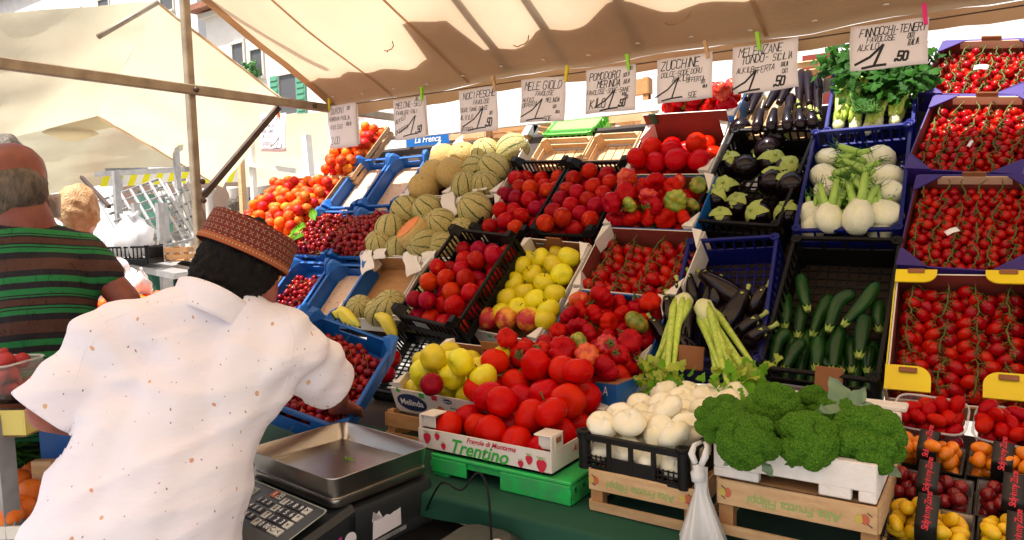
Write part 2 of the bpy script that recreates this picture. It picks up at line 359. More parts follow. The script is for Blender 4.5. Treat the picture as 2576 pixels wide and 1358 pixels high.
# ---- neighbouring awnings at the left
def sheet(P, name, mt, nu=14, nv=14, sag=.1, parent=None, seed=0):
    a, b, c, d = [Vector(p) for p in P]; nrm = (b-a).cross(d-a).normalized()
    m = MB(); m.grid(lambda u, v: (a*(1-u)+b*u)*(1-v)+(d*(1-u)+c*u)*v-Vector((0, 0, 1))*sag*math.sin(math.pi*u)*math.sin(math.pi*v)+nrm*.03*noise.noise((u*4+seed, v*5, seed)), nu, nv)
    return part(name, m, parent, mt)
aw = thing('awning', (0, 0, 0), 'large cream awning with a pole pushed up at its peak over the left stall', 'awning')
pk = pt(398, 4, 5.2)
sheet([pt(-260, 420, 4.0), pt(246, 291, 5.2), pk, pt(-260, 50, 4.2)], 'canvas', 'canvas_pale', parent=aw, seed=1, sag=.06)
sheet([pt(246, 291, 5.2), pt(560, 472, 6.6), pt(716, 250, 6.6), pk], 'canvas', 'canvas_pale', parent=aw, seed=5, sag=.12)
sheet([pt(246, 289, 5.2), pt(560, 470, 6.6), pt(562, 476, 6.6), pt(244, 295, 5.2)], 'hem', 'canvas_hem', 8, 1, 0, aw)
sheet([pk, pt(716, 250, 6.6), pt(716, 258, 6.6), pt(396, 10, 5.2)], 'hem', 'canvas_hem', 8, 1, 0, aw)
part('pole', MB().tube([pt(246, 93, 4.9), pt(398, 5, 5.15)], .018, 8), aw, 'steel_beige')
part('leg', MB().bar(pt(600, 300, 6.7), Vector((*pt(600, 300, 6.7).xy, 0)), .05), aw, 'wood_pale')
aw2 = thing('awning', (0, 0, 0), 'pale awning farther back showing between the post and the apricots', 'awning')
sheet([pt(600, 470, 8), pt(850, 455, 8), pt(905, 270, 6.8), pt(640, 300, 7)], 'canvas', 'canvas_pale', parent=aw2, seed=9, sag=.05)
part('leg', MB().bar(pt(630, 322, 7.2), Vector((*pt(630, 322, 7.2).xy, 0)), .05), aw2, 'white_paint')
part('leg', MB().bar(pt(770, 340, 6.0), pt(790, 560, 6.0), .06), aw2, 'white_paint')
part('bar', MB().bar(pt(618, 412, 7.2), pt(745, 430, 7.2), .05), aw2, 'white_paint')
aw3 = thing('awning', (0, 0, 0), 'small pale peaked awning far behind the striped shirt man', 'awning')
sheet([pt(-60, 520, 9), pt(470, 428, 10), pt(520, 300, 10), pt(-60, 330, 9)], 'canvas', 'canvas_pale', parent=aw3, seed=12, sag=.0)
part('vent', MB().lathe([(0, 0), (.10, 0), (.3, .08), (.24, .12), (.62, .22), (.40, .34), (0, .36)], 16), aw3, 'canvas_pale', M=Matrix.Translation(pt(180, 352, 8.6)))
ya = thing('striped_awning', (0, 0, 0), 'yellow and white striped awning edge low behind the metal post', 'awning')
a, b = pt(268, 470, 8.5), pt(612, 458, 9.5)
N_ = 22
mat('yellow_cloth', (.82, .76, .02), .8, transl=.3); mat('white_cloth', (.82, .80, .74), .8, transl=.3)
for i in range(N_):
    u0, u1 = i/N_, (i+1)/N_; dz = Vector((0, 0, .19)); ly = Vector((.0, .3, 0))
    q = MB(); A, B = a.lerp(b, u0), a.lerp(b, u1); q.quad(A+Vector((0, -.08, 0)), B+Vector((0, -.08, 0)), B+dz, A+dz); q.quad(A+dz, B+dz, B+dz*1.3+ly*2, A+dz*1.3+ly*2)
    part('stripe', q, ya, 'yellow_cloth' if i % 2 == 0 else 'white_cloth')
part('edge_bar', MB().tube([a+Vector((0, 0, .2)), b+Vector((0, 0, .2))], .02, 6), ya, 'steel_grey')
part('leg', MB().bar(a+Vector((.1, .1, .2)), Vector((a.x+.1, a.y+.1, 0)), .05), ya, 'steel_grey')
part('leg', MB().bar(b+Vector((-.1, .1, .2)), Vector((b.x-.1, b.y+.1, 0)), .05), ya, 'steel_grey')
# ---- table with its green cloth and the sloping rack
tb = thing('display_table', (-.5, 1.6, 0), 'long trestle table under the front row of crates', 'table')
part('tabletop', MB().box((-.30, .05, .866), (2.9, .72, .026)), tb, 'wood_dark')
for x in (-1.3, -.62, .05, .75):
    part('leg', MB().bar((x-.1, -.1, .855), (x+.06, -.1, 0), .035), tb, 'steel_grey'); part('leg', MB().bar((x+.1, .35, .855), (x-.06, .35, 0), .035), tb, 'steel_grey')
    part('strut', MB().bar((x-.4, -.07, .2), (x+.0, -.07, .8), .012), tb, 'steel_grey')
m = MB()
def cloth(u, v):
    x = -2.10+2.72*u; k = v*.42
    if k < .36: return (x, 1.60-k*.915, .8835+.0015*noise.noise((x*9, k*9, 0)))
    h = k-.36; return (x, 1.268-.010*math.sin(x*21)*min(1, h*12)-.004, .880-h*.85+.003*math.sin(x*6))
m.grid(cloth, 120, 42)
tag(link('tablecloth', m.mesh('tablecloth', 'cloth_green')), 'dark green cloth covering the table and hanging over its front edge', 'tablecloth')
rk = thing('display_rack', (0, 0, 0), 'sloping wooden rack carrying the tilted crates of fruit and vegetables', 'rack')
n = Vector((0, -math.sin(INC), math.cos(INC))); up45 = Vector((0, math.cos(INC), math.sin(INC)))
base = O - n*(1.72+.175)
pb = MB().box((0, 0, 0), (3.42, .012, .1135)).mesh('plank', 'wood_dark')
for i in range(11):
    s = 1.22+i*.115; c = base+up45*(s+.0); c.x = -1.49
    Mx = Matrix((Vector((1, 0, 0)), n, -up45)).transposed().to_4x4(); Mx.translation = c
    part('plank', pb, rk, M=Mx)
for x in (-3.1, -2.0, -.9, .15):
    part('rail', MB().bar(base+up45*1.15+Vector((x, 0, 0))-n*.03, base+up45*2.6+Vector((x, 0, 0))-n*.03, .04), rk, 'steel_grey')
    e = base+up45*2.55+Vector((x, 0, 0))-n*.03; part('leg', MB().bar(e, (e.x, e.y, 0), .04), rk, 'steel_grey')
    e = base+up45*1.2+Vector((x, 0, 0))-n*.03; part('leg', MB().bar(e, (e.x, e.y, 0), .04), rk, 'steel_grey')
# ------------------------------------------------------------------ crates
def slot_panel(w, h, th, nslot, solid, horiz=False, mesh_low=False, rail=.012):
    """upright panel in x-z with a rim bar, upright slots in the upper part, solid (or latticed) lower part"""
    m = MB(); m.box((0, 0, h-rail/2), (w, th*1.8, rail))
    hs = h-rail-solid
    if mesh_low:
        k = max(3, int(w/.016)); m.box((0, 0, .004), (w, th, .008))
        for i in range(k+1): m.box((-w/2+w*i/k, 0, solid/2), (.0035, th*.9, solid))
        for j in range(1, 4): m.box((0, 0, solid*j/3.2), (w, th*.9, .0035))
    else: m.box((0, 0, solid/2), (w, th, solid))
    for i in range(nslot+1): m.box((-w/2+.004+(w-.008)*i/nslot, 0, solid+hs/2), (.0065, th*1.3, hs))
    return m
def lattice(w, l, nx, ny, bar=.004, th=.004):
    m = MB()
    for i in range(nx+1): m.box((-w/2+w*i/nx, 0, 0), (bar, l, th))
    for j in range(ny+1): m.box((0, -l/2+l*j/ny, 0), (w, bar, th*.8))
    return m
def plastic_crate(name, label, M, w, l, h, mt, group=None, ends=(9, .45), sides=(14, .5), low_front=None, posts=.012, lift=.0):
    c = thing(name, M, label, 'crate', group); th = .006
    part('floor', lattice(w-.01, l-.01, 10, 16, .005, .005), c, mt, M=T(0, 0, -h+.004))
    hb = low_front or h
    part('end_panel', slot_panel(w-.03, hb, th, ends[0], hb*ends[1]), c, mt, M=T(0, -l/2+.006, -h), bevel=.0008)
    part('end_panel', slot_panel(w-.03, h+lift, th, ends[0], h*ends[1]), c, mt, M=T(0, l/2-.006, -h), bevel=.0008)
    sp = slot_panel(l-.03, h, th, sides[0], h*sides[1])
    for s in (-1, 1): part('side_panel', sp, c, mt, M=T(s*(w/2-.006), 0, -h) @ rotm(0, 0, rad(90)), bevel=.0008)
    for a in (-1, 1):
        for b in (-1, 1):
            hh = (h+lift if b > 0 else hb)
            q = MB().tube([(0, 0, 0), (0, 0, hh)], posts, 10, caps=False).lathe([(0, hh-.002), (posts*1.25, hh-.002), (posts*1.25, hh+.004), (posts*.75, hh+.004), (posts*.75, hh-.01), (0, hh-.01)], 10)
            part('corner_post', q, c, mt, M=T(a*(w/2-posts), b*(l/2-posts), -h))
    return c
def bumped_crate(name, label, M, w, l, h, group=None, mt='black_plastic'):
    """black nectarine crate: raised shoulders at the corners, latticed end"""
    c = plastic_crate(name, label, M, w, l, h, mt, group, ends=(12, .4), sides=(20, .35))
    for a in (-1, 1):
        for b in (-1, 1):
            q = MB(); q.add([(0, -.022, 0), (.0, .022, 0), (0, .014, .03), (0, -.014, .03), (.05, -.022, 0), (.05, .022, 0), (.022, .014, .028), (.022, -.014, .028)], [(0, 3, 2, 1), (4, 5, 6, 7), (3, 7, 6, 2), (0, 4, 7, 3), (1, 2, 6, 5), (0, 1, 5, 4)])
            part('shoulder', q, c, mt, M=T(a*(w/2-.002), b*(l/2-.02), 0) @ rotm(0, 0, rad(180) if a > 0 else 0))
    return c
def fold_tray(name, label, M, w, l, h, group=None, mt='blue_tray', liner=True, dots=True):
    """folded twin-wall tray with raised corner gussets and a slot in each end"""
    c = thing(name, M, label, 'tray', group); th = .005
    part('floor', MB().box((0, 0, -h), (w-.004, l-.004, .004)), c, mt)
    if liner:
        o = part('paper_liner', MB().grid(lambda u, v: ((u-.5)*(w-.03), (v-.5)*(l-.03), -h+.006+.004*noise.noise((u*4, v*5, w*9))), 8, 10), c, 'liner')
        if dots:
            q = MB()
            for i in range(4):
                for j in range(6): q.lathe([(0, 0), (.0025, 0), (.0025, .0006), (0, .0006)], 6, c=((i-1.5)*w*.21, (j-2.5)*l*.15, -h+.0105))
            d = part('air_hole', q, o, 'ink'); d['kind'] = 'stuff'
    for s in (-1, 1):
        part('side_wall', MB().box((s*(w/2-.004), 0, -h/2), (th, l-.08, h)).box((s*(w/2-.009), 0, -.003), (.015, l-.08, .006)), c, mt)
        y = s*(l/2-.003); hw, hh = w*.16, .022
        q = MB().box((0, y, -h+(h-.012-hh)/2), (w-.05, th, h-.012-hh)).box((0, y, -.006), (w-.05, th, .012))
        for a in (-1, 1): q.box((a*(hw+(w/2-.025-hw)/2), y, -.012-hh/2), (w/2-.025-hw, th, hh))
        q.box((0, y-s*.004, -.002), (w-.06, .012, .004)); part('end_wall', q, c, mt)
        for a in (-1, 1):
            g = .055; z1 = .028; X, Y_ = a*(w/2), s*(l/2)
            vs = [(X, Y_, -h), (X-a*g, Y_, -h), (X, Y_-s*g*1.3, -h), (X, Y_, z1), (X-a*g*.5, Y_, z1), (X-a*g, Y_, .0), (X, Y_-s*g*.6, z1), (X, Y_-s*g*1.3, .0), (X-a*.02, Y_-s*.02, z1)]
            fs = [(0, 1, 5, 4, 3), (0, 3, 6, 7, 2), (3, 4, 8, 6), (4, 5, 8), (6, 8, 7), (5, 7, 8), (1, 2, 7, 5), (0, 2, 1)]
            part('corner_gusset', MB().add(vs, fs), c, mt)
    return c
def carton(name, label, M, w, l, h, outer='card_white', inner='card_brown', group=None, hb=None, ht=None, flaps=True, flapm=None, tab=True, floor=True):
    """cardboard box: walls with printed outside and raw inside, folded corner flaps"""
    c = thing(name, M, label, 'box', group); th = .004; hb = h if hb is None else hb; ht = h if ht is None else ht
    if floor: part('floor', MB().box((0, 0, -h+.002), (w, l, .004)), c, inner)
    for s in (-1, 1):
        o = part('side_wall', MB().box((s*(w/2-.002), 0, -h/2), (th, l, h), mi=[0, 0, 0, 0 if s > 0 else 1, 0, 1 if s > 0 else 0]), c, outer, inner)
    for s, hh in ((-1, hb), (1, ht)):
        o = part('end_wall', MB().box((0, s*(l/2-.002), -h+hh/2), (w-.009, th, hh), mi=[0, 0, 0 if s < 0 else 1, 0, 1 if s < 0 else 0, 0]), c, outer, inner)
        if tab and s > 0:
            part('handle_tab', MB().box((0, l/2-.008, -h+hh+.008), (w*.22, .0045, .028)), c, 'card_brown')
    if flaps:
        for a in (-1, 1):
            for b in (-1, 1):
                q = MB(); X, Y_ = a*(w/2-.006), b*(l/2-.007); g = .05
                z1 = .014; q.add([(X, Y_, -h*.8), (X-a*g*.6, Y_, -h*.5), (X, Y_-b*g*1.5, -h*.5), (X, Y_, z1), (X-a*g*.7, Y_+b*.003, z1+.006), (X+a*.003, Y_-b*g*1.5, z1-.006)], [(0, 1, 4, 3), (0, 3, 5, 2), (3, 4, 5), (1, 2, 5, 4)])
                part('corner_flap', q, c, flapm or outer)
    return c
def wood_crate(name, label, M, w, l, h, mt='wood_pale', group=None, floor=True, slats=2, low=0, posts=True, ends=True):
    c = thing(name, M, label, 'crate', group); th = .005; sh = h/(slats+.35)*.8
    if posts:
        for a in (-1, 1):
            for b in (-1, 1):
                X, Y_ = a*(w/2-.006), b*(l/2-.006); g = .026
                q = MB().add([(X, Y_, -h-low), (X-a*g, Y_, -h-low), (X, Y_-b*g, -h-low), (X, Y_, .006), (X-a*g, Y_, .006), (X, Y_-b*g, .006)], [(0, 1, 4, 3), (0, 3, 5, 2), (1, 2, 5, 4), (3, 4, 5), (0, 2, 1)])
                part('corner_post', q, c, mt)
    for k in range(slats):
        z = -sh/2-k*h/slats
        for s in (-1, 1):
            part('slat', MB().box((s*(w/2-.003+.001*k), 0, z), (th, l, sh)), c, mt)
            if ends: part('slat', MB().box((0, s*(l/2-.003+.001*k), z), (w-.014, th, sh)), c, mt)
    if floor:
        for k in range(5): part('floor_slat', MB().box(((k-2)*w*.196, 0, -h+.003), (w*.175, l-.012, .005)), c, mt)
    return c
# ------------------------------------------------------------------ fruit materials
def two(name, a, b, **k): return mat(name, a, col2=b, **k)
two('skin_nectarine', (.44, .002, .006), (.64, .09, .005), nscale=1.5, nlo=.56, nhi=.80, rough=.26, hue=.012, val=.28, spec=.11)
two('skin_nectarine_dark', (.28, .002, .010), (.48, .012, .006), nscale=1.4, nlo=.5, nhi=.8, rough=.24, hue=.01, val=.3, spec=.11)
two('skin_apple', (.82, .68, .008), (.66, .60, .015), nscale=1.2, nlo=.35, nhi=.7, rough=.35, hue=.012, val=.12)
two('skin_peach', (.46, .012, .02), (.80, .35, .03), nscale=.9, nlo=.45, nhi=.62, rough=.5, val=.15)
two('skin_tomato', (.54, .0022, .0015), (.58, .014, .003), nscale=1.0, nlo=.5, nhi=.8, rough=.24, hue=.004, val=.14, spec=.11)
two('skin_tomato_red', (.50, .002, .003), (.40, .0015, .003), nscale=.8, rough=.22, hue=.004, val=.2, spec=.11)
two('skin_tomato_orange', (.70, .10, .012), (.55, .02, .01), nscale=1.7, nlo=.42, nhi=.6, rough=.22, hue=.015, val=.15)
two('skin_tomato_green', (.14, .22, .02), (.38, .30, .03), nscale=1.5, nlo=.4, nhi=.65, rough=.25, hue=.02, val=.3)
two('skin_cherry_tomato', (.42, .0015, .002), (.50, .006, .002), nscale=1.5, nlo=.55, nhi=.8, rough=.16, hue=.004, val=.28, spec=.28)
two('skin_cherry', (.16, .002, .008), (.28, .004, .012), nscale=1.2, rough=.14, val=.4, hue=.01, spec=.3)
two('skin_apricot', (.76, .13, .010), (.60, .018, .008), nscale=1.0, nlo=.42, nhi=.68, rough=.5, spec=.2, hue=.02, val=.12)
two('skin_orange', (.85, .20, .008), (.78, .15, .006), nscale=1, rough=.4, bump=.25, bscale=12, val=.08)
two('skin_eggplant', (.0045, .002, .004), (.009, .003, .004), nscale=2, rough=.16, spec=.4)
two('calyx_green', (.30, .42, .06), (.42, .46, .13), nscale=12, rough=.6, bump=.2, bscale=90, val=.15)
two('zucchini_skin', (.008, .050, .008), (.022, .085, .012), nscale=90, nlo=.5, nhi=.75, rough=.28, spec=.35, stretch=(1, 1, .12), val=.2)
two('zucchini_end', (.22, .38, .05), (.35, .42, .08), nscale=60, rough=.6)
two('fennel_white', (.80, .80, .62), (.62, .72, .36), nscale=2.2, nlo=.48, nhi=.8, rough=.35, bump=.15, bscale=25, stretch=(3, 3, .5))
two('fennel_stalk', (.40, .60, .13), (.30, .52, .08), nscale=20, rough=.45, stretch=(3, 3, .4))
two('frond_green', (.06, .20, .02), (.10, .27, .03), nscale=20, rough=.6, transl=.25)
two('leaf_dark', (.012, .062, .004), (.028, .105, .008), nscale=12, rough=.6, spec=.15, transl=.25, val=.25)
two('leaf_bright', (.10, .30, .012), (.20, .42, .02), nscale=14, rough=.6, spec=.2, transl=.3, val=.25)
two('leaf_yellow', (.42, .50, .05), (.36, .46, .04), nscale=14, rough=.5, transl=.3, val=.15)
two('celery_stalk', (.58, .68, .12), (.34, .52, .05), nscale=14, rough=.35, bump=.25, bscale=30, stretch=(8, 8, .35), val=.1)
two('celery_base', (.72, .74, .42), (.64, .68, .32), nscale=12, rough=.5, bump=.2, bscale=50, stretch=(5, 5, .5))
two('onion_skin', (.88, .85, .70), (.84, .76, .50), nscale=1.2, rough=.32, bump=.08, bscale=3, val=.06)
two('broccoli_bud', (.024, .110, .008), (.16, .36, .03), nscale=20, nlo=.3, nhi=.72, detail=6, rough=.85, spec=.1, bump=.8, bscale=30, val=.1)
two('broccoli_stalk', (.24, .36, .12), (.18, .30, .08), nscale=20, rough=.6)
two('leaf_grey', (.16, .26, .14), (.22, .32, .20), nscale=12, rough=.45, transl=.15)
two('melon_net', (.58, .46, .18), (.40, .36, .11), nscale=9, rough=.7, bump=.8, bscale=12, val=.1)
two('melon_plain', (.62, .42, .14), (.48, .34, .11), nscale=9, rough=.7, bump=.6, bscale=12, val=.08)
two('melon_flesh', (.86, .26, .02), (.78, .20, .015), nscale=14, rough=.35)
two('banana_skin', (.74, .60, .04), (.50, .52, .05), nscale=9, nlo=.5, nhi=.8, rough=.45)
two('vine_stem', (.055, .085, .008), (.11, .13, .02), nscale=30, rough=.7, val=.2)
mat('cherry_stem', (.22, .26, .06), .6, hue=.04, val=.3)
def add_melon_stripes(m):
    t = m.node_tree; N = t.nodes; L = t.links.new; b = N['Principled BSDF']; src = b.inputs['Base Color'].links[0].from_socket
    tc = N.new('ShaderNodeTexCoord'); sp = N.new('ShaderNodeSeparateXYZ'); L(tc.outputs['Object'], sp.inputs[0])
    nz = N.new('ShaderNodeTexNoise'); nz.inputs['Scale'].default_value = 2.5; L(tc.outputs['Object'], nz.inputs[0])
    at = N.new('ShaderNodeMath'); at.operation = 'ARCTAN2'; L(sp.outputs[1], at.inputs[0]); L(sp.outputs[0], at.inputs[1])
    mu = N.new('ShaderNodeMath'); mu.operation = 'MULTIPLY_ADD'; L(at.outputs[0], mu.inputs[0]); mu.inputs[1].default_value = 9/2; L(nz.outputs[0], mu.inputs[2])
    sn = N.new('ShaderNodeMath'); sn.operation = 'SINE'; L(mu.outputs[0], sn.inputs[0])
    ab = N.new('ShaderNodeMath'); ab.operation = 'ABSOLUTE'; L(sn.outputs[0], ab.inputs[0])
    mr = N.new('ShaderNodeMapRange'); mr.inputs[1].default_value = .12; mr.inputs[2].default_value = .27; mr.inputs[3].default_value = 1; mr.inputs[4].default_value = 0; L(ab.outputs[0], mr.inputs[0])
    mx = N.new('ShaderNodeMix'); mx.data_type = 'RGBA'; L(mr.outputs[0], mx.inputs[0]); L(src, mx.inputs[6]); mx.inputs[7].default_value = (.06, .10, .02, 1)
    L(mx.outputs[2], b.inputs['Base Color'])
add_melon_stripes(MATS['melon_net'])
# ------------------------------------------------------------------ fruit shapes
def sphprof(r, sq=1.0, n=8, top=0, bot=0, taper=0):
    P = []
    for i in range(n+1):
        t = -math.pi/2+math.pi*i/n; rr = r*math.cos(t); z = r*sq*math.sin(t); s = math.sin(t)
        rr *= 1+taper*s
        if top and s > 0: z -= top*r*math.exp(-(rr/(r*.34))**2)
        if bot and s < 0: z += bot*r*math.exp(-(rr/(r*.34))**2)
        P.append((max(rr, 0), z))
    return P
def jit(a, seed, amt): return amt*noise.noise((math.cos(a)*1.3+seed*7, math.sin(a)*1.3, seed*3.1))
SH = {}
def shape(key, fn, *mats):
    if key not in SH: SH[key] = fn().mesh(key.rstrip('0123456789_'), *mats)
    return SH[key]
def nect(s, mt='skin_nectarine'):
    return shape(f'nectarine_{mt}_{s}', lambda: MB().lathe(sphprof(1, .95, 10, .22, .05), 18, lambda a, r, z: (r*(1-.10*math.exp(-((a-math.pi)/.3)**2)+jit(a, s, .05)), z)), mt)
def ribbed(s, mt):
    k = 8+s % 4
    return shape(f'ribbed_tomato_{mt}_{s}', lambda: MB().lathe(sphprof(1, .72, 10, .42, .16), 40, lambda a, r, z: (r*(.87+.15*abs(math.cos(a*k/2+.6*math.sin(a+s)))**.7+jit(a, s, .14)), z*(1+jit(a, s+9, .10)))), mt)
def roundtom(s): return shape(f'round_tomato_{s}', lambda: MB().lathe(sphprof(1, .86, 11, .16, .06), 24, lambda a, r, z: (r*(1+.025*math.cos(5*a+s)*(z > 0)+jit(a, s, .06)), z)), 'skin_tomato')
def cherrytom(s): return shape(f'cherry_tomato_{s}', lambda: MB().lathe(sphprof(1, 1.0+.06*s, 8), 12), 'skin_cherry_tomato')
def plumtom(s, mt='skin_cherry_tomato'): return shape(f'plum_tomato_{mt}_{s}', lambda: MB().lathe(sphprof(1, 1.35+.12*s, 9, .05, 0, .06), 14, lambda a, r, z: (r*(1+jit(a, s, .06))+0, z)), mt)
def apple(s): return shape(f'apple_{s}', lambda: MB().lathe(sphprof(1, .92, 12, .34, .22, .10), 22, lambda a, r, z: (r*(1+.03*math.cos(5*a)*(z < 0)+jit(a, s, .05)), z)), 'skin_apple')
def cherry(s): return shape(f'cherry_{s}', lambda: MB().lathe(sphprof(1, .92, 7, .22), 11, lambda a, r, z: (r*(1-.06*math.exp(-((a-math.pi)/.5)**2)), z)), 'skin_cherry')
def apricot(s, mt='skin_apricot'): return shape(f'apricot_{mt}_{s}', lambda: MB().lathe(sphprof(1, .96, 9, .12), 14, lambda a, r, z: (r*(1-.10*math.exp(-((a-math.pi)/.25)**2)+jit(a, s, .05)), z)), mt)
def onion(s): return shape(f'onion_{s}', lambda: MB().lathe([(0, -.62), (.18, -.63), (.55, -.52), (.85, -.28), (1, 0), (.93, .24), (.70, .46), (.42, .56), (.22, .55), (.14, .58), (.10, .66), (0, .66)], 24, lambda a, r, z: (r*(1+jit(a, s, .10)), z*(1+jit(a, s+4, .2)))), 'onion_skin')
def melon(s, plain=False):
    mt = 'melon_plain' if plain else 'melon_net'
    def f():
        m = MB().lathe(sphprof(1, 1.06, 14, .05, .03), 36, lambda a, r, z: (r*(1-.02*abs(math.sin(4.5*a))**8*0-.018*math.exp(-(math.sin(4.5*a)/.25)**2)+jit(a, s, .05)), z)); return m.lathe([(0, 1.0), (.09, 1.0), (.07, 1.07), (0, 1.06)], 8)
    return shape(f'melon_{mt}_{s}', f, mt)
STEMS = shape('stem', lambda: MB().tube([(0, 0, .62), (.05, 0, 1.0), (.1, .04, 1.3)], [.06, .045, .07], 6), 'vine_stem')
CSTEM = [shape(f'stem_c{i}', lambda i=i: MB().tube([(0, 0, .6), (.15*(i-1), .2, 1.7), (.5*(i-1), .6, 2.7), (.9*(i-1)+.3, .8, 3.4)], [.06, .05, .05, .09], 4), 'cherry_stem') for i in range(3)]
def star(nl=5, r=.6, z=.86, droop=.1, mt='calyx_green', stem=True):
    m = MB()
    for k in range(nl):
        a = 6.283*k/nl; d = Vector((math.cos(a), math.sin(a), 0)); p = Vector((-d.y, d.x, 0))
        b = Vector((0, 0, z)); m.add([b-p*.08, b+d*r*.5+p*.13+Vector((0, 0, .05)), b+d*r-Vector((0, 0, droop)), b+d*r*.5-p*.13+Vector((0, 0, .05)), b+p*.08], [(0, 3, 2, 1, 4)])
    if stem: m.tube([(0, 0, z-.05), (.04, 0, z+.25), (.12, .05, z+.45)], [.08, .06, .09], 6)
    return m
CALYX = star(5, .5).mesh('calyx', 'vine_stem')
CALYX_S = star(5, .75, .95, .05, stem=False).mesh('calyx', 'vine_stem')
COUNT = {}
def fruit(name, mesh, M, r, label, cat, group, child=None, sq=None):
    S = Matrix.Diagonal((r, r, r, 1)) if not sq else Matrix.Diagonal((r*sq[0], r*sq[1], r*sq[2], 1))
    o = thing(name, M @ S, label, cat, group, mesh)
    if child: part(child[0], child[1], o)
    return o
def facing(v, roll=None):
    """rotation whose z axis points along v"""
    q = Vector(v).normalized().to_track_quat('Z', 'Y').to_matrix().to_4x4()
    return q @ rotm(0, 0, random.uniform(0, 6.28) if roll is None else roll)
def heap(M, w, l, h, r, n, seed, fn, inset=.012, g=(0, -.25, -1), floor=None, cull=None):
    p, rr = settle(n, w-2*inset, l-2*inset, r, seed, floor=-h if floor is None else floor, g=g)
    for i in range(n):
        if cull and p[i, 2] < cull: continue
        fn(i, M @ Matrix.Translation(Vector(p[i])), rr[i])
    return p, rr
def onp(x, y, h=0.0, d=1.72, inc=INC):
    n = Vector((0, -math.sin(inc), math.cos(inc))); r = ray(x, y); return O + r*((-d+h)/n.dot(r))
NRM = Vector((0, -math.sin(INC), math.cos(INC))); UP45 = Vector((0, math.cos(INC), math.sin(INC)))
# ================================================================== vine tomatoes in the four boxes at the end of the display
def vine_box(M, w, l, floor, r, n, nx, ny, seed, label, group, kind='cherry', star_=CALYX_S, gap=.0):
    p, rr = settle(n, w-.02, l-.02, r, seed, floor=floor, g=(0, -.12, -1))
    R = random.Random(seed); cx = [(-.5+(i+.5)/nx)*(w-.02)+R.uniform(-.006, .006) for i in range(nx)]
    cells = {}
    for k in range(n):
        i = min(range(nx), key=lambda i: abs(cx[i]-p[k, 0])); j = min(ny-1, max(0, int((p[k, 1]/(l-.02)+.5)*ny)))
        cells.setdefault((i, j), []).append(k)
    for (i, j), ks in cells.items():
        yc = (-.5+(j+.5)/ny)*(l-.02); x0 = cx[i]; Lh = (l-.02)/ny/2
        bend = R.uniform(.002, .012); t = thing('tomato_truss', M @ T(x0, yc, 0), label, 'tomato truss', group)
        sp = []
        for a in range(8):
            y = yc-Lh*.9+2*Lh*.9*a/7; x = x0+bend*math.sin(a*.5+seed+i*2+j)+R.uniform(-.003, .003)
            near = [p[k, 2]+math.sqrt(max(0, rr[k]**2-(p[k, 0]-x)**2-(p[k, 1]-y)**2)) for k in range(n) if (p[k, 0]-x)**2+(p[k, 1]-y)**2 < rr[k]**2]
            sp.append(Vector((x, y, max(near+[p[:, 2].max()*.55]))))
        for _ in range(4):
            for a in range(1, 7): sp[a].z = max(sp[a].z*.999, (sp[a-1].z+sp[a+1].z)/2)
        o0 = Vector((x0, yc, 0)); m = MB(); m.tube([q-o0+Vector((0, 0, .003)) for q in sp], [.0021]*6+[.0017, .001], 5)
        for k in ks:
            c = Vector(p[k]); top = c.z > p[:, 2].max()-r*2.1
            b = min(sp, key=lambda q: (q-c).length); d = (b-c); 
            up = (d.normalized()+Vector((R.uniform(-.3, .3), R.uniform(-.3, .3), .3))).normalized()
            pl = kind == 'plum'
            me = plumtom(k % 3) if pl else cherrytom(k % 3)
            Mk = Matrix.Translation(c-o0) @ facing(up) @ Matrix.Diagonal((rr[k], rr[k], rr[k], 1))
            o = part('tomato', me, t, M=Mk)
            if top:
                zt = (1.35+.12*(k % 3))*.93 if pl else 1.0
                e = c+up*rr[k]*zt; mid = (e+b)/2+Vector((R.uniform(-.004, .004), R.uniform(-.004, .004), .007))
                m.tube([b-o0, mid-o0, e-o0], [.0018, .0015, .0022], 4)
                part('calyx', star_, o, M=T(0, 0, zt-.98))
        part('stem', m, t, 'vine_stem')
    return p
two('card_purple2', (.036, .013, .18), (.03, .011, .15), nscale=5, rough=.5)
def purple_box(q, label, labt, seed, n, tagp=None, nx=6, ny=4, r=.0135, h=.075):
    M, w, l = frame(q); c = carton('cardboard_box', label, M, w, l, h, 'card_purple2', 'card_red', 'purple boxes of vine tomatoes', flaps=False, tab=False)
    # tall inside back, pale strip, purple corner flaps, brown grip tab
    part('pale_strip', MB().box((0, l/2-.0065, -.012), (w*.62, .003, .03)), c, 'liner')
    for s in (-1, 1):
        for e in (-1, 1):
            X, Y_ = s*(w/2), e*(l/2); g = .075
            part('corner_flap', MB().add([(X, Y_, .003), (X-s*g, Y_, .005), (X-s*g*.75, Y_-e*.018, .006), (X-s*.01, Y_-e*g*.8, .006), (X, Y_-e*g*.8, .003), (X, Y_, -.001), (X-s*g, Y_, .001), (X-s*g*.75, Y_-e*.018, .002), (X-s*.01, Y_-e*g*.8, .002), (X, Y_-e*g*.8, -.001)], [(0, 1, 2, 3, 4), (9, 8, 7, 6, 5), (0, 5, 6, 1), (1, 6, 7, 2), (2, 7, 8, 3), (3, 8, 9, 4), (4, 9, 5, 0)]), c, 'card_purple2')
    part('handle_tab', MB().box((0, l/2-.004, .008), (w*.20, .006, .026)), c, 'card_brown', bevel=.003)
    part('rim', MB().box((0, l/2, .0), (w*.96, .008, .006)), c, 'card_purple2')
    vine_box(M, w, l, -.06, r, n, nx, ny, seed, labt, 'vine tomato trusses in '+label.split(' with')[0])
    return M, w, l
ARC = ('purple cardboard box with ', ' of the tall stack at the far end of the display')
q1 = purple_box([(2308, 232), (2600, 246), (2608, 92), (2368, 108)], 'topmost purple cardboard box with round cherry tomatoes under the pink peg', 'cherry tomato truss in the topmost purple box', 11, 150)
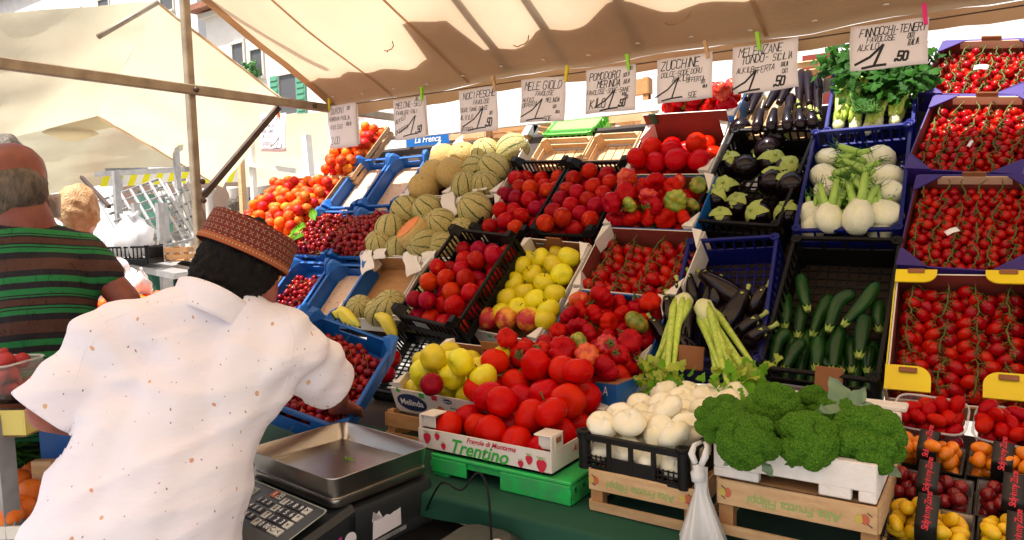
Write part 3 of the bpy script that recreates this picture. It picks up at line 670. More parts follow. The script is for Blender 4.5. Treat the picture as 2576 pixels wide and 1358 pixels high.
q2 = purple_box([(2293, 430), (2600, 440), (2608, 243), (2325, 238)], 'second purple cardboard box from the top with vine tomatoes beside the fennel greens', 'small vine tomato truss in the second purple box', 12, 215)
q3 = purple_box([(2262, 674), (2598, 686), (2602, 444), (2293, 437)], 'lowest purple cardboard box with vine tomatoes above the yellow cornered box', 'vine tomato truss in the lowest purple box', 13, 230)
M, w, l = frame([(2222, 985), (2604, 1016), (2598, 692), (2257, 684)]); h = .10
c = carton('cardboard_box', 'brown cardboard box with four yellow corner flaps full of plum tomatoes', M, w, l, h, 'card_white', 'card_red', None, flaps=False, tab=False, hb=.06)
part('yellow_side', MB().box((-w/2-.003, 0, -h/2), (.003, l*.99, h)), c, 'card_yellow'); part('brown_front', MB().box((0, -l/2-.003, -h+.03), (w*.99, .003, .06)), c, 'wood_orange')
for s in (-1, 1):
    for e in (-1, 1):
        q = MB(); X, Y_ = s*(w/2+.002), e*(l/2+.004); g, gh = (.098, .046) if e > 0 else (.100, .062)
        P2 = [(X, Y_), (X-s*g, Y_)]+[(X-s*(g-.032+.032*math.cos(a)), Y_-e*(gh-.032+.032*math.sin(a))) for a in [i*math.pi/2/7 for i in range(8)]]+[(X, Y_-e*gh)]
        k = len(P2); zf = lambda y: .010+.25*abs(y-Y_)*(1 if e < 0 else .3)
        f1 = [tuple(range(k)), tuple(range(2*k-1, k-1, -1))]+[(i, k+i, k+(i+1) % k, (i+1) % k) for i in range(k)]
        if s*e > 0: f1 = [t_[::-1] for t_ in f1]
        q.add([(a, b, zf(b)+.004) for a, b in P2]+[(a, b, zf(b)) for a, b in P2], f1)
        f = part('corner_flap', q, c, 'card_yellow')
        yy = Y_-e*gh*(.16 if e > 0 else .8); part('grip_tab', MB().box((X-s*g*.5, yy, zf(yy)+.0065), (.040, .016, .004)), f, 'card_brown', bevel=.002)
vine_box(M, w, l, -.085, .0165, 150, 4, 3, 14, 'plum tomato truss in the yellow cornered box', 'plum tomato trusses in the yellow cornered box', 'plum', CALYX_S)
# paper tag 02 and the two slips
def slip(x, y, wd, ht, rz, txt, label, Mb):
    p = onp(x, y, .03); t = thing('paper_slip', Matrix.Translation(p) @ facing(NRM+Vector((0, -.2, .2)), 0) @ rotm(0, 0, rz), label, 'slip')
    part('paper', MB().grid(lambda u, v: ((u-.5)*wd, (v-.5)*ht, .004*math.sin(u*3)), 6, 2), t, 'paper', solid=.0006)
    if txt:
        m = MB(); strokes(m, txt, -.011, -.006, .013, .0016, 0, jit=.2, z=.0055); part('lettering', m, t, 'ink')
slip(2468, 170, .04, .024, rad(-12), '02', 'white slip numbered 02 on the topmost cherry tomatoes', q1)
slip(2440, 362, .010, .028, rad(-20), None, 'narrow white slip standing among the tomatoes of the second purple box', q2)
slip(2395, 582, .034, .018, rad(30), None, 'curled white slip lying in the lowest purple tomato box', q3)
# ================================================================== fennel, celery and zucchini column
G_B = 'plastic crates on the sloping display'
M1, w, l = frame([(2072, 338), (2292, 312), (2327, 118), (2098, 148)])
plastic_crate('plastic_crate', 'blue plastic crate of celery and fennel greens, topmost of its column', M1, w, l, .11, 'blue_plastic', G_B)
MF, w, l = frame([(1990, 580), (2266, 582), (2303, 308), (2044, 336)])
plastic_crate('plastic_crate', 'blue plastic crate filled with white fennel bulbs', MF, w, l, .12, 'blue_plastic', G_B, ends=(6, .55), lift=.012)
MZ, w, l = frame([(1910, 925), (2216, 968), (2272, 592), (1986, 592)])
plastic_crate('plastic_crate', 'black plastic crate of green zucchini below the fennel', MZ, w, l, .13, 'black_plastic', G_B, ends=(4, .62), posts=.013)
def tubeveg(name, P, rads, label, cat, group, mt, n=14, endpart=None, partname='body'):
    P = [Vector(p) for p in P]; c = sum(P, Vector())/len(P)
    # smooth the path
    Q, rs = [], []; K = 14
    for i in range(K+1):
        t = i/K*(len(P)-1); a = min(int(t), len(P)-2); f = t-a
        p0_, p1_, p2_, p3_ = P[max(a-1, 0)], P[a], P[a+1], P[min(a+2, len(P)-1)]
        Q.append(.5*((2*p1_)+(p2_-p0_)*f+(2*p0_-5*p1_+4*p2_-p3_)*f*f+(3*p1_-p0_-3*p2_+p3_)*f**3)); rs.append(np.interp(i/K, np.linspace(0, 1, len(rads)), rads))
    d = (Q[-1]-Q[0]).normalized(); rot = facing(d, 0); inv = (Matrix.Translation(c) @ rot).inverted()
    t = thing(name, Matrix.Translation(c) @ rot, label, cat, group)
    L = [inv @ q for q in Q]; m = MB().tube(L, rs, n); part(partname, m, t, mt)
    if endpart: endpart(t, L, rs)
    return t
def zend(t, L, rs):
    p = L[-1]; d = (L[-1]-L[-2]).normalized(); q = MB(); r = rs[-1]
    fr_ = facing(d, 0).to_3x3()
    vs = []
    for k in range(12):
        a = 6.283*k/12; rr = r*(1.12 if k % 2 == 0 else .72); vs.append(p+fr_ @ Vector((rr*math.cos(a), rr*math.sin(a), -.004 if k % 2 == 0 else .004)))
    for k in range(12):
        a = 6.283*k/12; rr = r*(.62 if k % 2 == 0 else .5); vs.append(p+fr_ @ Vector((rr*math.cos(a), rr*math.sin(a), .016)))
    q.add(vs, [(k, (k+1) % 12, 12+(k+1) % 12, 12+k) for k in range(12)]+[tuple(range(12, 24))]); part('stem', q, t, 'zucchini_end')
ZU = [((2014, 690), (2020, 735), (2030, 772), 1), ((1977, 736), (1978, 780), (1975, 816), 0), ((2020, 763), (2014, 800), (2008, 838), 0), ((2090, 742), (2064, 790), (2047, 836), 0), ((2150, 737), (2108, 760), (2086, 822), 2), ((2209, 711), (2172, 762), (2129, 810), 2), ((2207, 756), (2208, 790), (2210, 823), 1), ((2176, 792), (2168, 840), (2162, 888), 2), ((1986, 832), (1956, 858), (1944, 915), 1), ((2024, 856), (1996, 885), (1976, 925), 1), ((2060, 848), (2056, 885), (2053, 920), 1), ((2116, 818), (2103, 870), (2096, 925), 1), ((2141, 850), (2142, 890), (2143, 925), 0), ((2186, 872), (2184, 900), (2183, 926), 0), ((1950, 800), (1948, 840), (1935, 880), 0), ((2060, 900), (2075, 915), (2110, 930), 0)]
for i, (a, b, cc, lv) in enumerate(ZU):
    hh = -.085+.03*lv; tubeveg('zucchini', [onp(*a, hh), onp(*b, hh+.006), onp(*cc, hh)], [.006, .0185, .0195, .019, .017, .014, .013], 'dark green zucchini in the black crate', 'zucchini', 'zucchini in the black crate', 'zucchini_skin', endpart=zend)
# filler layer of zucchini under the visible ones
for i in range(7):
    x = (i-3)*.036; A = MZ @ Vector((x, -.05+.02*(i % 3), -.108)); B = MZ @ Vector((x+.006, -.225, -.105))
    tubeveg('zucchini', [A, (A+B)/2+NRM*.003, B], [.006, .018, .019, .018, .016, .013, .012], 'dark green zucchini in the black crate', 'zucchini', 'zucchini in the black crate', 'zucchini_skin', endpart=zend)
# label on the crate front: small white and green strip
lb = thing('crate_label', MZ @ T(-.05, -l/2-.004, -.075) @ rotm(rad(90), 0, 0), 'white and green paper label on the front of the zucchini crate', 'label')
part('paper', MB().box((0, 0, 0), (.15, .026, .001)), lb, 'paper'); part('green_band', MB().box((.055, 0, .0006), (.04, .026, .001)), lb, 'ink_green')
part('lettering', text_mesh('lettering', 'Ortolanda', .016, 'ink_red', .1), lb, M=T(-.025, 0, .0012))
def fennel(x, y, r, to, hh, k, lab):
    p = onp(x, y, hh); e = onp(*to, hh+.02); d = (e-p).normalized()
    t = thing('fennel_bulb', Matrix.Translation(p) @ facing(d, k*1.3), lab, 'fennel', 'fennel bulbs in the blue crate')
    s = k
    part('bulb', MB().lathe([(0, -.95), (.25, -.96), (.58, -.82), (.86, -.45), (.98, -.05), (.93, .34), (.76, .72), (.60, 1.02), (.5, 1.2), (0, 1.1)], 30, lambda a, rr, z: (rr*(1+.08*math.cos(2*a+s)+.05*abs(math.sin(2.5*a+s+z*1.2))**.7), z)), t, 'fennel_white', M=Matrix.Diagonal((r, r*.82, r, 1)))
    R = random.Random(k); m = MB(); fr_ = MB()
    for i in range(5):
        a = i*1.26+k; b = Vector((math.cos(a)*.34, math.sin(a)*.28, .8))*r; L = r*R.uniform(1.4, 2.4); o = Vector((math.cos(a)*.35, math.sin(a)*.35, 1))
        tip = b+o.normalized()*L; m.tube([b, b+o*L*.4, tip], [r*.30, r*.24, r*.19], 8)
        for q in range(10):
            u = tip+Vector((R.uniform(-.3, .3), R.uniform(-.3, .3), R.uniform(-.2, .1)))*r
            v = u+Vector((R.uniform(-.6, .6), R.uniform(-.6, .6), R.uniform(.2, .9)))*r*.9
            fr_.tube([u, (u+v)/2+Vector((R.uniform(-.1, .1), R.uniform(-.1, .1), 0))*r, v], [.0012, .001, .0006], 3)
    part('stalk', m, t, 'fennel_stalk'); part('frond', fr_, t, 'frond_green')
for k, (x, y, r, to, hh) in enumerate([(2087, 398, .046, (2150, 410), -.055), (2213, 404, .050, (2150, 402), -.055), (2072, 444, .047, (2140, 452), -.035), (2236, 446, .046, (2160, 442), -.045), (2084, 484, .047, (2150, 494), -.025), (2235, 486, .049, (2160, 476), -.028), (2040, 541, .043, (2110, 520), -.04), (2230, 540, .048, (2170, 500), -.02), (2086, 552, .046, (2088, 490), .005), (2158, 550, .052, (2166, 480), .008), (2045, 575, .040, (2060, 520), -.05), (2215, 578, .042, (2210, 520), -.05), (2140, 440, .042, (2200, 430), -.07), (2150, 500, .044, (2090, 520), -.07)]):
    fennel(x, y, r, to, hh, k, 'white fennel bulb in the blue crate')
# ---- leafy helpers
def leaf_mesh(key, mt, lobes=5, cup=.15):
    def f():
        m = MB(); pts_ = []
        for i in range(lobes*4+1):
            t = i/(lobes*4); a = -2.4+4.8*t; rr = (.55+.45*abs(math.cos(a*lobes/4.8*1.5)))*(1-.15*abs(a)/2.4)*(1+.12*math.sin(i*2.1))
            pts_.append((math.sin(a)*rr*.62, .35+math.cos(a)*rr*.65, cup*rr*math.cos(a*2)))
        m.add([(0, 0, 0), (0, .38, .06)]+pts_, [(1, 2+i+1, 2+i) for i in range(len(pts_)-1)]+[(0, 1, 2), (0, 2+len(pts_)-1, 1)], 0, True); return m
    return shape(key, f, mt)
LEAFS = {k: leaf_mesh('leaf_'+str(i), k, 5) for i, k in enumerate(('leaf_dark', 'leaf_bright', 'leaf_yellow'))}
def bunch(name, label, base, tips, mt, group, cat='celery', leafm=('leaf_bright',), nleaf=6, ls=.03, spread=.03, r0=.011, seed=1, thick=.03):
    """stalks from one root end fanning out to leafy tips"""
    R = random.Random(seed); t = thing(name, Matrix.Translation(base), label, cat, group)
    dirm = (sum((Vector(q) for q in tips), Vector())/len(tips)-base).normalized()
    part('root_end', MB().lathe([(0, -.012), (.6*thick, -.012), (thick, .008), (thick*.98, .04), (thick*.7, .08), (0, .08)], 16, lambda a, rr, z: (rr*(1+.07*abs(math.sin(4*a))), z)), t, 'celery_base', M=facing(dirm))
    for q in tips:
        q = Vector(q)-base; side = dirm.cross(NRM).normalized()
        b = dirm*.02+side*R.uniform(-thick*.75, thick*.75)+NRM*R.uniform(-.5, .8)*thick; mid = b*.6+q*.45+NRM*.008
        m = MB().tube([b, b*.85+mid*.3, mid, q*.92+b*.06, q], [r0*.9, r0*1.25, r0, r0*.75, r0*.45], 8)
        st = part('stalk', m, t, mt)
        for k in range(nleaf):
            e = q+Vector((R.gauss(0, spread), R.gauss(0, spread), R.gauss(0, spread*.8)))+(q.normalized()*R.uniform(-.3, 1)*spread*1.2)
            o = part('leaf', LEAFS[R.choice(leafm)], st, M=Matrix.Translation(e) @ facing(NRM+Vector((R.uniform(-.9, .9), R.uniform(-.9, .9), R.uniform(-.6, .6))), R.uniform(0, 6.28)) @ Matrix.Scale(ls*R.uniform(.7, 1.3), 4))
    return t
GB = 'celery bunches in the topmost blue crate'
for i, (bx, by, tx, ty) in enumerate([(2108, 322, 2130, 180), (2150, 325, 2165, 190), (2205, 322, 2215, 200), (2250, 312, 2275, 190), (2180, 330, 2240, 170)]):
    R = random.Random(i+50)
    tips = [onp(tx+R.uniform(-26, 26), ty+R.uniform(-40, 45), -.01+R.uniform(0, .05)) for k in range(9)]
    bunch('celery', 'dark leaved celery bunch in the topmost blue crate', onp(bx, by, -.045), tips, 'celery_stalk', GB, leafm=('leaf_dark',), nleaf=17, ls=.036, spread=.034, r0=.0095, seed=i+3, thick=.019)
# fennel fronds tucked between the celery
R = random.Random(4)
for gx in (2165, 2195):
    m = MB(); b = onp(gx, 300, .0)
    for i in range(90):
        e = onp(gx+R.uniform(-45, 40), 235+R.uniform(-25, 50), R.uniform(0, .035)); q = onp(gx+R.uniform(-14, 14), 285, .02)
        m.tube([q-b, (q+e)/2-b+NRM*.012, e-b], [.0014, .0012, .0006], 3)
    fd = thing('fennel_frond', Matrix.Translation(b), 'feathery fennel frond on the topmost celery', 'fennel frond', 'fennel fronds on the celery'); part('frond', m, fd, 'frond_green')
# the two pale celery bunches propped in front of the long aubergines
def front_celery(bx, by, h0, tl, seed, lab, leafm):
    tips = [onp(x, y, hh) for x, y, hh in tl]
    return bunch('celery', lab, onp(bx, by, h0), tips, 'celery_stalk', 'celery bunches propped against the long aubergines', leafm=leafm, nleaf=13, ls=.028, spread=.020, r0=.0098, seed=seed, thick=.028)
front_celery(1722, 752, .06, [(1632, 945, .10), (1650, 955, .13), (1668, 958, .10), (1690, 950, .12), (1645, 930, .08), (1676, 945, .14), (1660, 935, .12)], 21, 'pale celery bunch leaning down towards the red tomatoes with its root end up', ('leaf_bright', 'leaf_yellow'))
front_celery(1768, 768, .06, [(1815, 935, .14), (1850, 955, .15), (1880, 935, .11), (1900, 925, .09), (1836, 985, .15), (1806, 968, .13), (1866, 968, .13), (1885, 955, .12)], 22, 'pale celery bunch leaning down towards the broccoli with bright and yellow leaves', ('leaf_bright', 'leaf_yellow', 'leaf_bright'))
# ================================================================== aubergines
ME, w, l = frame([(1757, 552), (1988, 580), (2034, 314), (1818, 326)])
plastic_crate('plastic_crate', 'black plastic crate of round aubergines with green calyxes showing', ME, w, l, .13, 'black_plastic', G_B, ends=(10, .6))
def egg_calyx(r, k, spread=1.0):
    m = MB(); s = k
    m.lathe([(0, 1.36), (.12, 1.36), (.10, 1.15), (.16, 1.06), (.0, 1.0)][::-1], 8)
    for i in range(5):
        a = 1.2566*i+s; d = Vector((math.cos(a), math.sin(a), 0)); p = Vector((-d.y, d.x, 0)); L = .92+.22*math.sin(i*3.1+s)
        rows = []
        for j in range(5):
            u = j/4; rr = u*L; z = math.sqrt(max(.02, 1-(rr*.88)**2))+.09+(.16*u*u*math.sin(i*2+s)); wd = .44*math.sin(math.pi*(.32+.66*u))+.02
            rows.append((Vector((0, 0, z))+d*rr, wd))
        m.add([c_+p*x*wd+Vector((0, 0, -.06*abs(x))) for c_, wd in rows for x in (-1, 0, 1)], [(j*3+i_, j*3+i_+1, (j+1)*3+i_+1, (j+1)*3+i_) for j in range(4) for i_ in range(2)], 0, True)
    return m
EGGR = [(MB().lathe([(0, -1.15), (.5, -1.06), (.86, -.7), (1, -.1), (.96, .3), (.8, .68), (.5, .92), (.0, 1.0)], 22, lambda a, r, z: (r*(1+.03*math.cos(3*a+k)), z)).mesh('round_aubergine', 'skin_eggplant'), egg_calyx(1, k).mesh('calyx', 'calyx_green')) for k in range(4)]
EG = [(1831, 385), (1818, 458), (1796, 470), (1851, 490), (1810, 526), (1888, 527), (1950, 388), (1991, 405), (1950, 428), (1984, 444), (1967, 514), (1900, 440), (1905, 390), (1870, 350), (1990, 350), (1925, 478), (2000, 490)]
for k, (x, y) in enumerate(EG):
    vis = k < 11; hh = .0 if vis else -.085
    p = onp(x, y, hh); d = Vector((random.uniform(-.3, .5), -.65, .6+random.uniform(-.35, .35))).normalized() if vis else Vector((random.uniform(-1, 1), .6, -.4)).normalized()
    r = .045; c_ = p-d*r*1.15
    o = thing('round_aubergine', Matrix.Translation(c_) @ facing(d) @ Matrix.Scale(r, 4), 'glossy round aubergine in the black crate', 'aubergine', 'round aubergines in the black crate', EGGR[k % 4][0]); part('calyx', EGGR[k % 4][1], o)
    o.name = 'round_aubergine'
def eggend(t, L, rs):
    p = L[-1]; d = (L[-1]-L[-3]).normalized(); M_ = Matrix.Translation(p-d*.012) @ facing(d, 1) @ Matrix.Scale(max(rs[-2], .016)*1.15, 4)
    part('calyx', EGGR[len(t.name) % 4][1], t, M=M_ @ T(0, 0, -.75)); q = MB().tube([p-d*.005, p+d*.014, p+d*.028+Vector((.004, .002, 0))], [.007, .0055, .008], 8); part('stem', q, t, 'calyx_green')
def longegg(a, b, r, h1, h2, lab, group, bend=.012, cal=True):
    A, B = onp(*a, h1), onp(*b, h2)   # a: stem end
    tubeveg('long_aubergine', [B, B*.66+A*.34+NRM*bend, B*.33+A*.67+NRM*bend, A], [r*.35, r*.92, r*1.05, r, r*.9, r*.78, r*.68, r*.6], lab, 'aubergine', group, 'skin_eggplant', 16, eggend if cal else None)
MB3, w, l = frame([(1638, 915), (1902, 905), (1976, 592), (1745, 592)])
plastic_crate('plastic_crate', 'blue plastic crate half empty with long aubergines below the round ones', MB3, w, l, .13, 'blue_plastic', G_B, ends=(8, .6))
gl = 'long aubergines in the half empty blue crate'; lab = 'long dark aubergine in the half empty blue crate'
for a, b, r, h1, h2 in [((1732, 692), (1752, 775), .021, -.02, -.07), ((1703, 712), (1712, 800), .022, .0, -.05), ((1678, 748), (1690, 830), .021, .01, -.04), ((1640, 805), (1690, 880), .023, .02, -.03), ((1768, 690), (1880, 775), .034, -.04, -.05), ((1810, 712), (1800, 790), .026, -.03, -.08), ((1790, 712), (1770, 810), .022, -.05, -.09), ((1876, 735), (1820, 850), .034, -.02, -.06), ((1926, 725), (1888, 800), .024, -.02, -.07), ((1910, 798), (1840, 868), .023, .01, -.04), ((1934, 826), (1865, 885), .024, .03, -.03), ((1840, 760), (1780, 880), .032, -.07, -.08), ((1740, 780), (1720, 890), .026, -.06, -.08), ((1690, 840), (1760, 900), .025, -.05, -.07)]:
    longegg(a, b, r, h1, h2, lab, gl)
# topmost crate of long aubergines, pale wooden
MW, w, l = frame([(1838, 322), (2040, 312), (2082, 140), (1884, 176)])
wood_crate('wooden_crate', 'wooden crate of long aubergines, topmost of its column', MW, w, l, .08, 'wood_pale', 'wooden crates on the sloping display')
for a, b, r in [((2036, 262), (2032, 178), .019), ((2010, 268), (2016, 176), .019), ((2058, 290), (2058, 185), .019), ((1928, 272), (1968, 212), .02), ((1886, 284), (1915, 226), .02), ((1880, 250), (1910, 205), .02), ((1960, 260), (1995, 200), .02), ((1985, 290), (1990, 240), .019)]:
    longegg(a, b, r, .0, -.02, 'long glossy aubergine in the topmost wooden crate', 'long aubergines in the topmost wooden crate', .006, a[0] % 3 == 0)
for a, b, r in [((1916, 278), (1902, 336), .02), ((1948, 276), (1940, 332), .02), ((1982, 272), (1982, 330), .02), ((2012, 276), (2016, 326), .02), ((2040, 280), (2046, 322), .02)]:
    longegg(a, b, r, .02, .0, 'long glossy aubergine in the topmost wooden crate', 'long aubergines in the topmost wooden crate', .006, a[0] % 3 == 0)
def frame3(TL, TR, BR, k=1.0):
    ex = (TR-TL); w = ex.length; ex.normalize(); ey = TR-BR; ey = ey-ex*ey.dot(ex); l = ey.length; ey.normalize(); ez = ex.cross(ey)
    c = TL+ex*w/2-ey*l/2; M = Matrix((ex, ey, ez)).transposed().to_4x4(); M.translation = c
    return M, w*k, l*k
def frame_f(q, fw, inc, k=.97):
    cx = sum(a[0] for a in q)/4; cy = sum(a[1] for a in q)/4; n = Vector((0, -math.sin(inc), math.cos(inc)))
    return frame(q, -n.dot(ray(cx, cy)*fw), inc, k)
def randmesh(fns): return lambda i: fns[i % len(fns)]()
# ================================================================== tomato column
def ribbed_box(q, label, desc, seed, n, r=.034, fl=-.075, M_=None, mix=(.76, .90), outer='card_blue', h=.085, ht=None, hb=None, g=(0, -.25, -1), flapm='card_white', **kw):
    M, w, l = M_ or frame(q)
    c = carton('cardboard_box', label, M, w, l, h, outer, 'card_brown', 'cartons of ribbed tomatoes', flapm=flapm, ht=ht, hb=hb, tab=False)
    R = random.Random(seed)
    def fn(i, Mi, rr):
        u = R.random(); mt, colr = ('skin_tomato_red', 'red') if u < mix[0] else (('skin_tomato_green', 'green') if u < mix[1] else ('skin_tomato_orange', 'orange streaked'))
        s = R.uniform(.78, 1.12); up = Vector((R.uniform(-1, 1), R.uniform(-1.2, .6), R.uniform(-.2, 1)))
        fruit('ribbed_tomato', ribbed(i % 4, mt), Mi @ facing(up), rr*s*1.12, f'{colr} ribbed tomato {desc}', 'tomato', f'{colr} ribbed tomatoes {desc}', ('calyx', CALYX) if R.random() < .22 else None)
    heap(M, w, l, h, r, n, seed, fn, floor=fl, g=g)
    return M, w, l, c
ribbed_box([(1642, 300), (1846, 293), (1892, 215), (1696, 226)], 'blue carton of ribbed tomatoes, topmost of its column', 'in the topmost blue carton', 31, 30)
ribbed_box([(1522, 578), (1758, 576), (1795, 446), (1566, 438)], 'carton of red and green ribbed tomatoes beside the round aubergines', 'beside the round aubergines', 32, 46, mix=(.60, .84), fl=-.09)
ribbed_box([(1366, 895), (1628, 922), (1690, 752), (1436, 722)], 'carton of ribbed tomatoes right of the yellow apples', 'right of the yellow apples', 33, 50, mix=(.76, .90), fl=-.085)
MT6, w6, l6 = frame_f([(1232, 990), (1575, 1040), (1650, 905), (1375, 872)], 2.12, rad(22))
ribbed_box(None, 'blue carton of ribbed tomatoes with tall corner posts behind the strawberry printed box', 'behind the big round tomatoes', 34, 60, M_=(MT6, w6, l6), mix=(.84, .86), r=.034, fl=-.06, outer='card_blue')
cp = thing('cardboard_box', pt(1545, 1005, 1.92), 'tall blue folded carton corner standing between the big tomatoes and the onions', 'box')
A_ = Matrix.Translation(pt(1530, 1010, 1.93)); a_, b_, c_ = pt(1497, 962, 1.95), pt(1552, 968, 1.86), pt(1600, 950, 1.95)
dn = Vector((0, 0, -.115)); oc = Vector(cp.location)
part('wall', MB().quad(a_+dn-oc, b_+dn-oc, b_-oc, a_-oc), cp, 'card_blue', solid=.004); part('wall', MB().quad(b_+dn-oc, c_+dn-oc, c_-oc, b_-oc), cp, 'card_blue', solid=.004)
part('fold', MB().add([a_-oc, b_-oc, c_-oc, (a_+c_)/2-oc], [(0, 1, 2, 3)]), cp, 'card_brown', solid=.003)
def on_wall(o, txt, A, B, dn_, u, v, size, mt, shear=.1, oc=Vector((0, 0, 0)), name='lettering', off=.0032, bold=0, rot=0):
    """flat printed text on the wall spanned by A->B (left to right) and up (-dn_)"""
    ex = (B-A).normalized(); ey = (-dn_).normalized(); ey = (ey-ex*ey.dot(ex)).normalized(); ez = ex.cross(ey)
    Mx = Matrix((ex, ey, ez)).transposed().to_4x4(); Mx.translation = A+(B-A)*u+dn_*(1-v)+ez*off-oc
    return part(name, text_mesh('lettering', txt, size, mt, shear, bold), o, M=Mx @ rotm(0, 0, rot))
on_wall(cp, 'A', a_, b_, dn, .5, .82, .035, 'ink_white', .2, oc); on_wall(cp, 'LA FRENCA', a_, b_, dn, .5, .22, .0095, 'ink_white', .2, oc, bold=.0003)
cq = thing('cardboard_box', pt(1244, 935, 2.2), 'small blue folded carton corner standing among the yellow apples and big tomatoes', 'box')
oc = Vector(cq.location); a_, b_ = pt(1229, 922, 2.15), pt(1262, 926, 2.15); dn = Vector((0, 0, -.05))
part('wall', MB().quad(a_+dn-oc, b_+dn-oc, b_-oc, a_-oc), cq, 'card_blue', solid=.004); part('wall', MB().quad(b_+dn-oc, b_+dn+Vector((.0, .04, 0))-oc, b_+Vector((0, .04, 0))-oc, b_-oc), cq, 'card_blue', solid=.004)
part('fold', MB().quad(a_-oc, b_-oc, b_+Vector((0, .04, .0))-oc, a_+Vector((0, .04, .01))-oc), cq, 'card_white', solid=.003)
on_wall(cq, 'A', a_, b_, dn, .5, .5, .024, 'ink_white', .2, oc)
# round tomatoes under a tall back wall
M, w, l = frame([(1576, 438), (1796, 442), (1832, 306), (1614, 322)])
c = carton('cardboard_box', 'box of smooth round tomatoes with tall brown back and green edged flaps', M, w, l, .10, 'card_white', 'card_red', None, ht=.165, tab=False, flapm='card_white')
part('green_edge', MB().box((0, -l/2-.003, -.012), (w*.98, .004, .022)), c, 'card_green'); part('green_edge', MB().box((-w/2+.05, l/2-.012, .05), (.03, .004, .05)), c, 'card_green')
heap(M, w, l, .1, .043, 17, 41, lambda i, Mi, rr: fruit('round_tomato', roundtom(i % 3), Mi @ rnd_rot(), rr*1.04, 'smooth red tomato in the tall backed box', 'tomato', 'smooth tomatoes in the box with the tall brown back'), floor=-.10, g=(0, -.45, -1))
# vine plum tomatoes below
M, w, l = frame([(1450, 732), (1728, 752), (1756, 584), (1502, 566)])
c = carton('cardboard_box', 'carton of plum tomatoes on green vines below the green and red ribbed ones', M, w, l, .10, 'card_white', 'card_red', None, tab=False, flapm='card_white')
part('blue_edge', MB().box((0, -l/2-.003, -.012), (w*.98, .004, .022)), c, 'card_blue')
vine_box(M, w, l, -.085, .0205, 66, 4, 3, 42, 'plum tomato truss left of the half empty crate', 'plum tomato trusses left of the half empty blue crate', 'plum', CALYX_S)
# the strawberry printed box on the table with big round tomatoes
def table_frame(x0, x1, y0, y1, z, rx=0, rz=0):
    return T((x0+x1)/2, (y0+y1)/2, z) @ rotm(rx, 0, rz), x1-x0, y1-y0
gt = table_frame(-1.20, -.785, 1.366, 1.70, .942)
gc = thing('plastic_crate', gt[0], 'bright green plastic crate turned upside down under the strawberry printed box', 'crate'); gw, gl2 = gt[1], gt[2]
part('lid', MB().box((0, 0, -.006), (gw, gl2, .010)), gc, 'green_plastic', bevel=.003)
q = MB().box((-gw*.36, -gl2/2+.004, -.030), (gw*.27, .008, .038)).box((gw*.26, -gl2/2+.004, -.034), (gw*.47, .008, .046)).box((0, -gl2/2+.012, -.02), (gw*.98, .006, .018)); part('front_panel', q, gc, 'green_plastic', bevel=.002)
part('rear_panel', MB().box((0, gl2/2-.004, -.032), (gw, .008, .042)), gc, 'green_plastic')
for s_ in (-1, 1):
    q = MB().box((s_*(gw/2-.004), 0, -.044), (.008, gl2-.018, .022)).box((s_*(gw/2-.004), 0, -.016), (.008, gl2-.018, .010))
    for i_ in range(9): q.box((s_*(gw/2-.004), (i_-4)*gl2*.118, -.028), (.008, gl2*.06, .014))
    part('side_panel', q, gc, 'green_plastic')
    part('foot', MB().box((s_*(gw/2-.03), -gl2/2+.03, -.054), (.05, .05, .008)), gc, 'green_plastic')
M, w, l = table_frame(-1.243, -.838, 1.372, 1.70, 1.0)
bx = carton('cardboard_box', 'white cardboard box printed with strawberries holding big round tomatoes', M, w, l, .054, 'card_white', 'card_brown', None, flaps=False, tab=False)
for a in (-1, 1):
    for b in (-1, 1):
        q = MB().box((a*(w/2-.022), b*(l/2-.018), .016), (.046, .004, .036)).box((a*(w/2-.003), b*(l/2-.030), .016), (.005, .055, .036)).box((a*(w/2-.026), b*(l/2-.032), .034), (.05, .056, .004))
        part('corner_post', q, bx, 'card_white', bevel=.002); part('grip_hole', MB().box((a*(w/2+.0005), b*(l/2-.034), .022), (.003, .02, .012)), bx, 'card_brown')
part('lettering', text_mesh('lettering', 'Trentino', .050, 'ink_green', .35, .0010, 1.0), bx, M=T(-.01, -l/2-.0015, -.034) @ rotm(rad(90), 0, 0) @ rotm(0, 0, rad(-1)))
part('lettering', text_mesh('lettering', 'Fragole di Montagna', .018, 'ink_red', .35, .0003), bx, M=T(.03, -l/2-.0015, -.010) @ rotm(rad(90), 0, 0))
part('lettering', text_mesh('lettering', 'Ai An Ai', .024, 'ink_red', .5, .0003), bx, M=T(w/2+.001, -l/2+.14, -.02) @ rotm(rad(90), 0, rad(90)))
def strawberry(o, M_, s):
    q = MB(); P = [(math.sin(a)*(.62+.25*math.cos(a))*s, (math.cos(a)*.75-.1)*s, 0) for a in [i*6.283/16 for i in range(16)]]; q.add(P, [tuple(range(15, -1, -1))]); st = part('strawberry_print', q, o, 'ink_red', M=M_)
    g = MB()
    for k in range(5): g.add([(0, .5*s, .0004), ((k-2)*.3*s-.08*s, .9*s, .0004), ((k-2)*.3*s+.08*s, .95*s, .0004)], [(0, 2, 1)])
    part('leaf_print', g, st, 'ink_lightgreen')
for x, z, s in [(-.172, -.022, .019), (-.138, -.014, .013), (-.118, -.036, .012), (.118, -.040, .012), (.142, -.026, .015), (.176, -.034, .021)]: strawberry(bx, T(x, -l/2-.0018, z) @ rotm(rad(90), 0, 0), s)
BT = {'n': 0}
def bigtom(i, Mi, rr):
    kid = ('stem', STEMS) if i in (3, 9) else None
    fruit('round_tomato', roundtom(i % 3), Mi @ facing((random.uniform(-.5, .5), random.uniform(-1.2, .6), random.uniform(-.3, 1))), rr*1.03, 'big round tomato in the strawberry printed box', 'tomato', 'big tomatoes in the strawberry printed box', kid)
heap(M, w, l, .05, .043, 31, 43, bigtom, floor=-.05, g=(0, .30, -1))
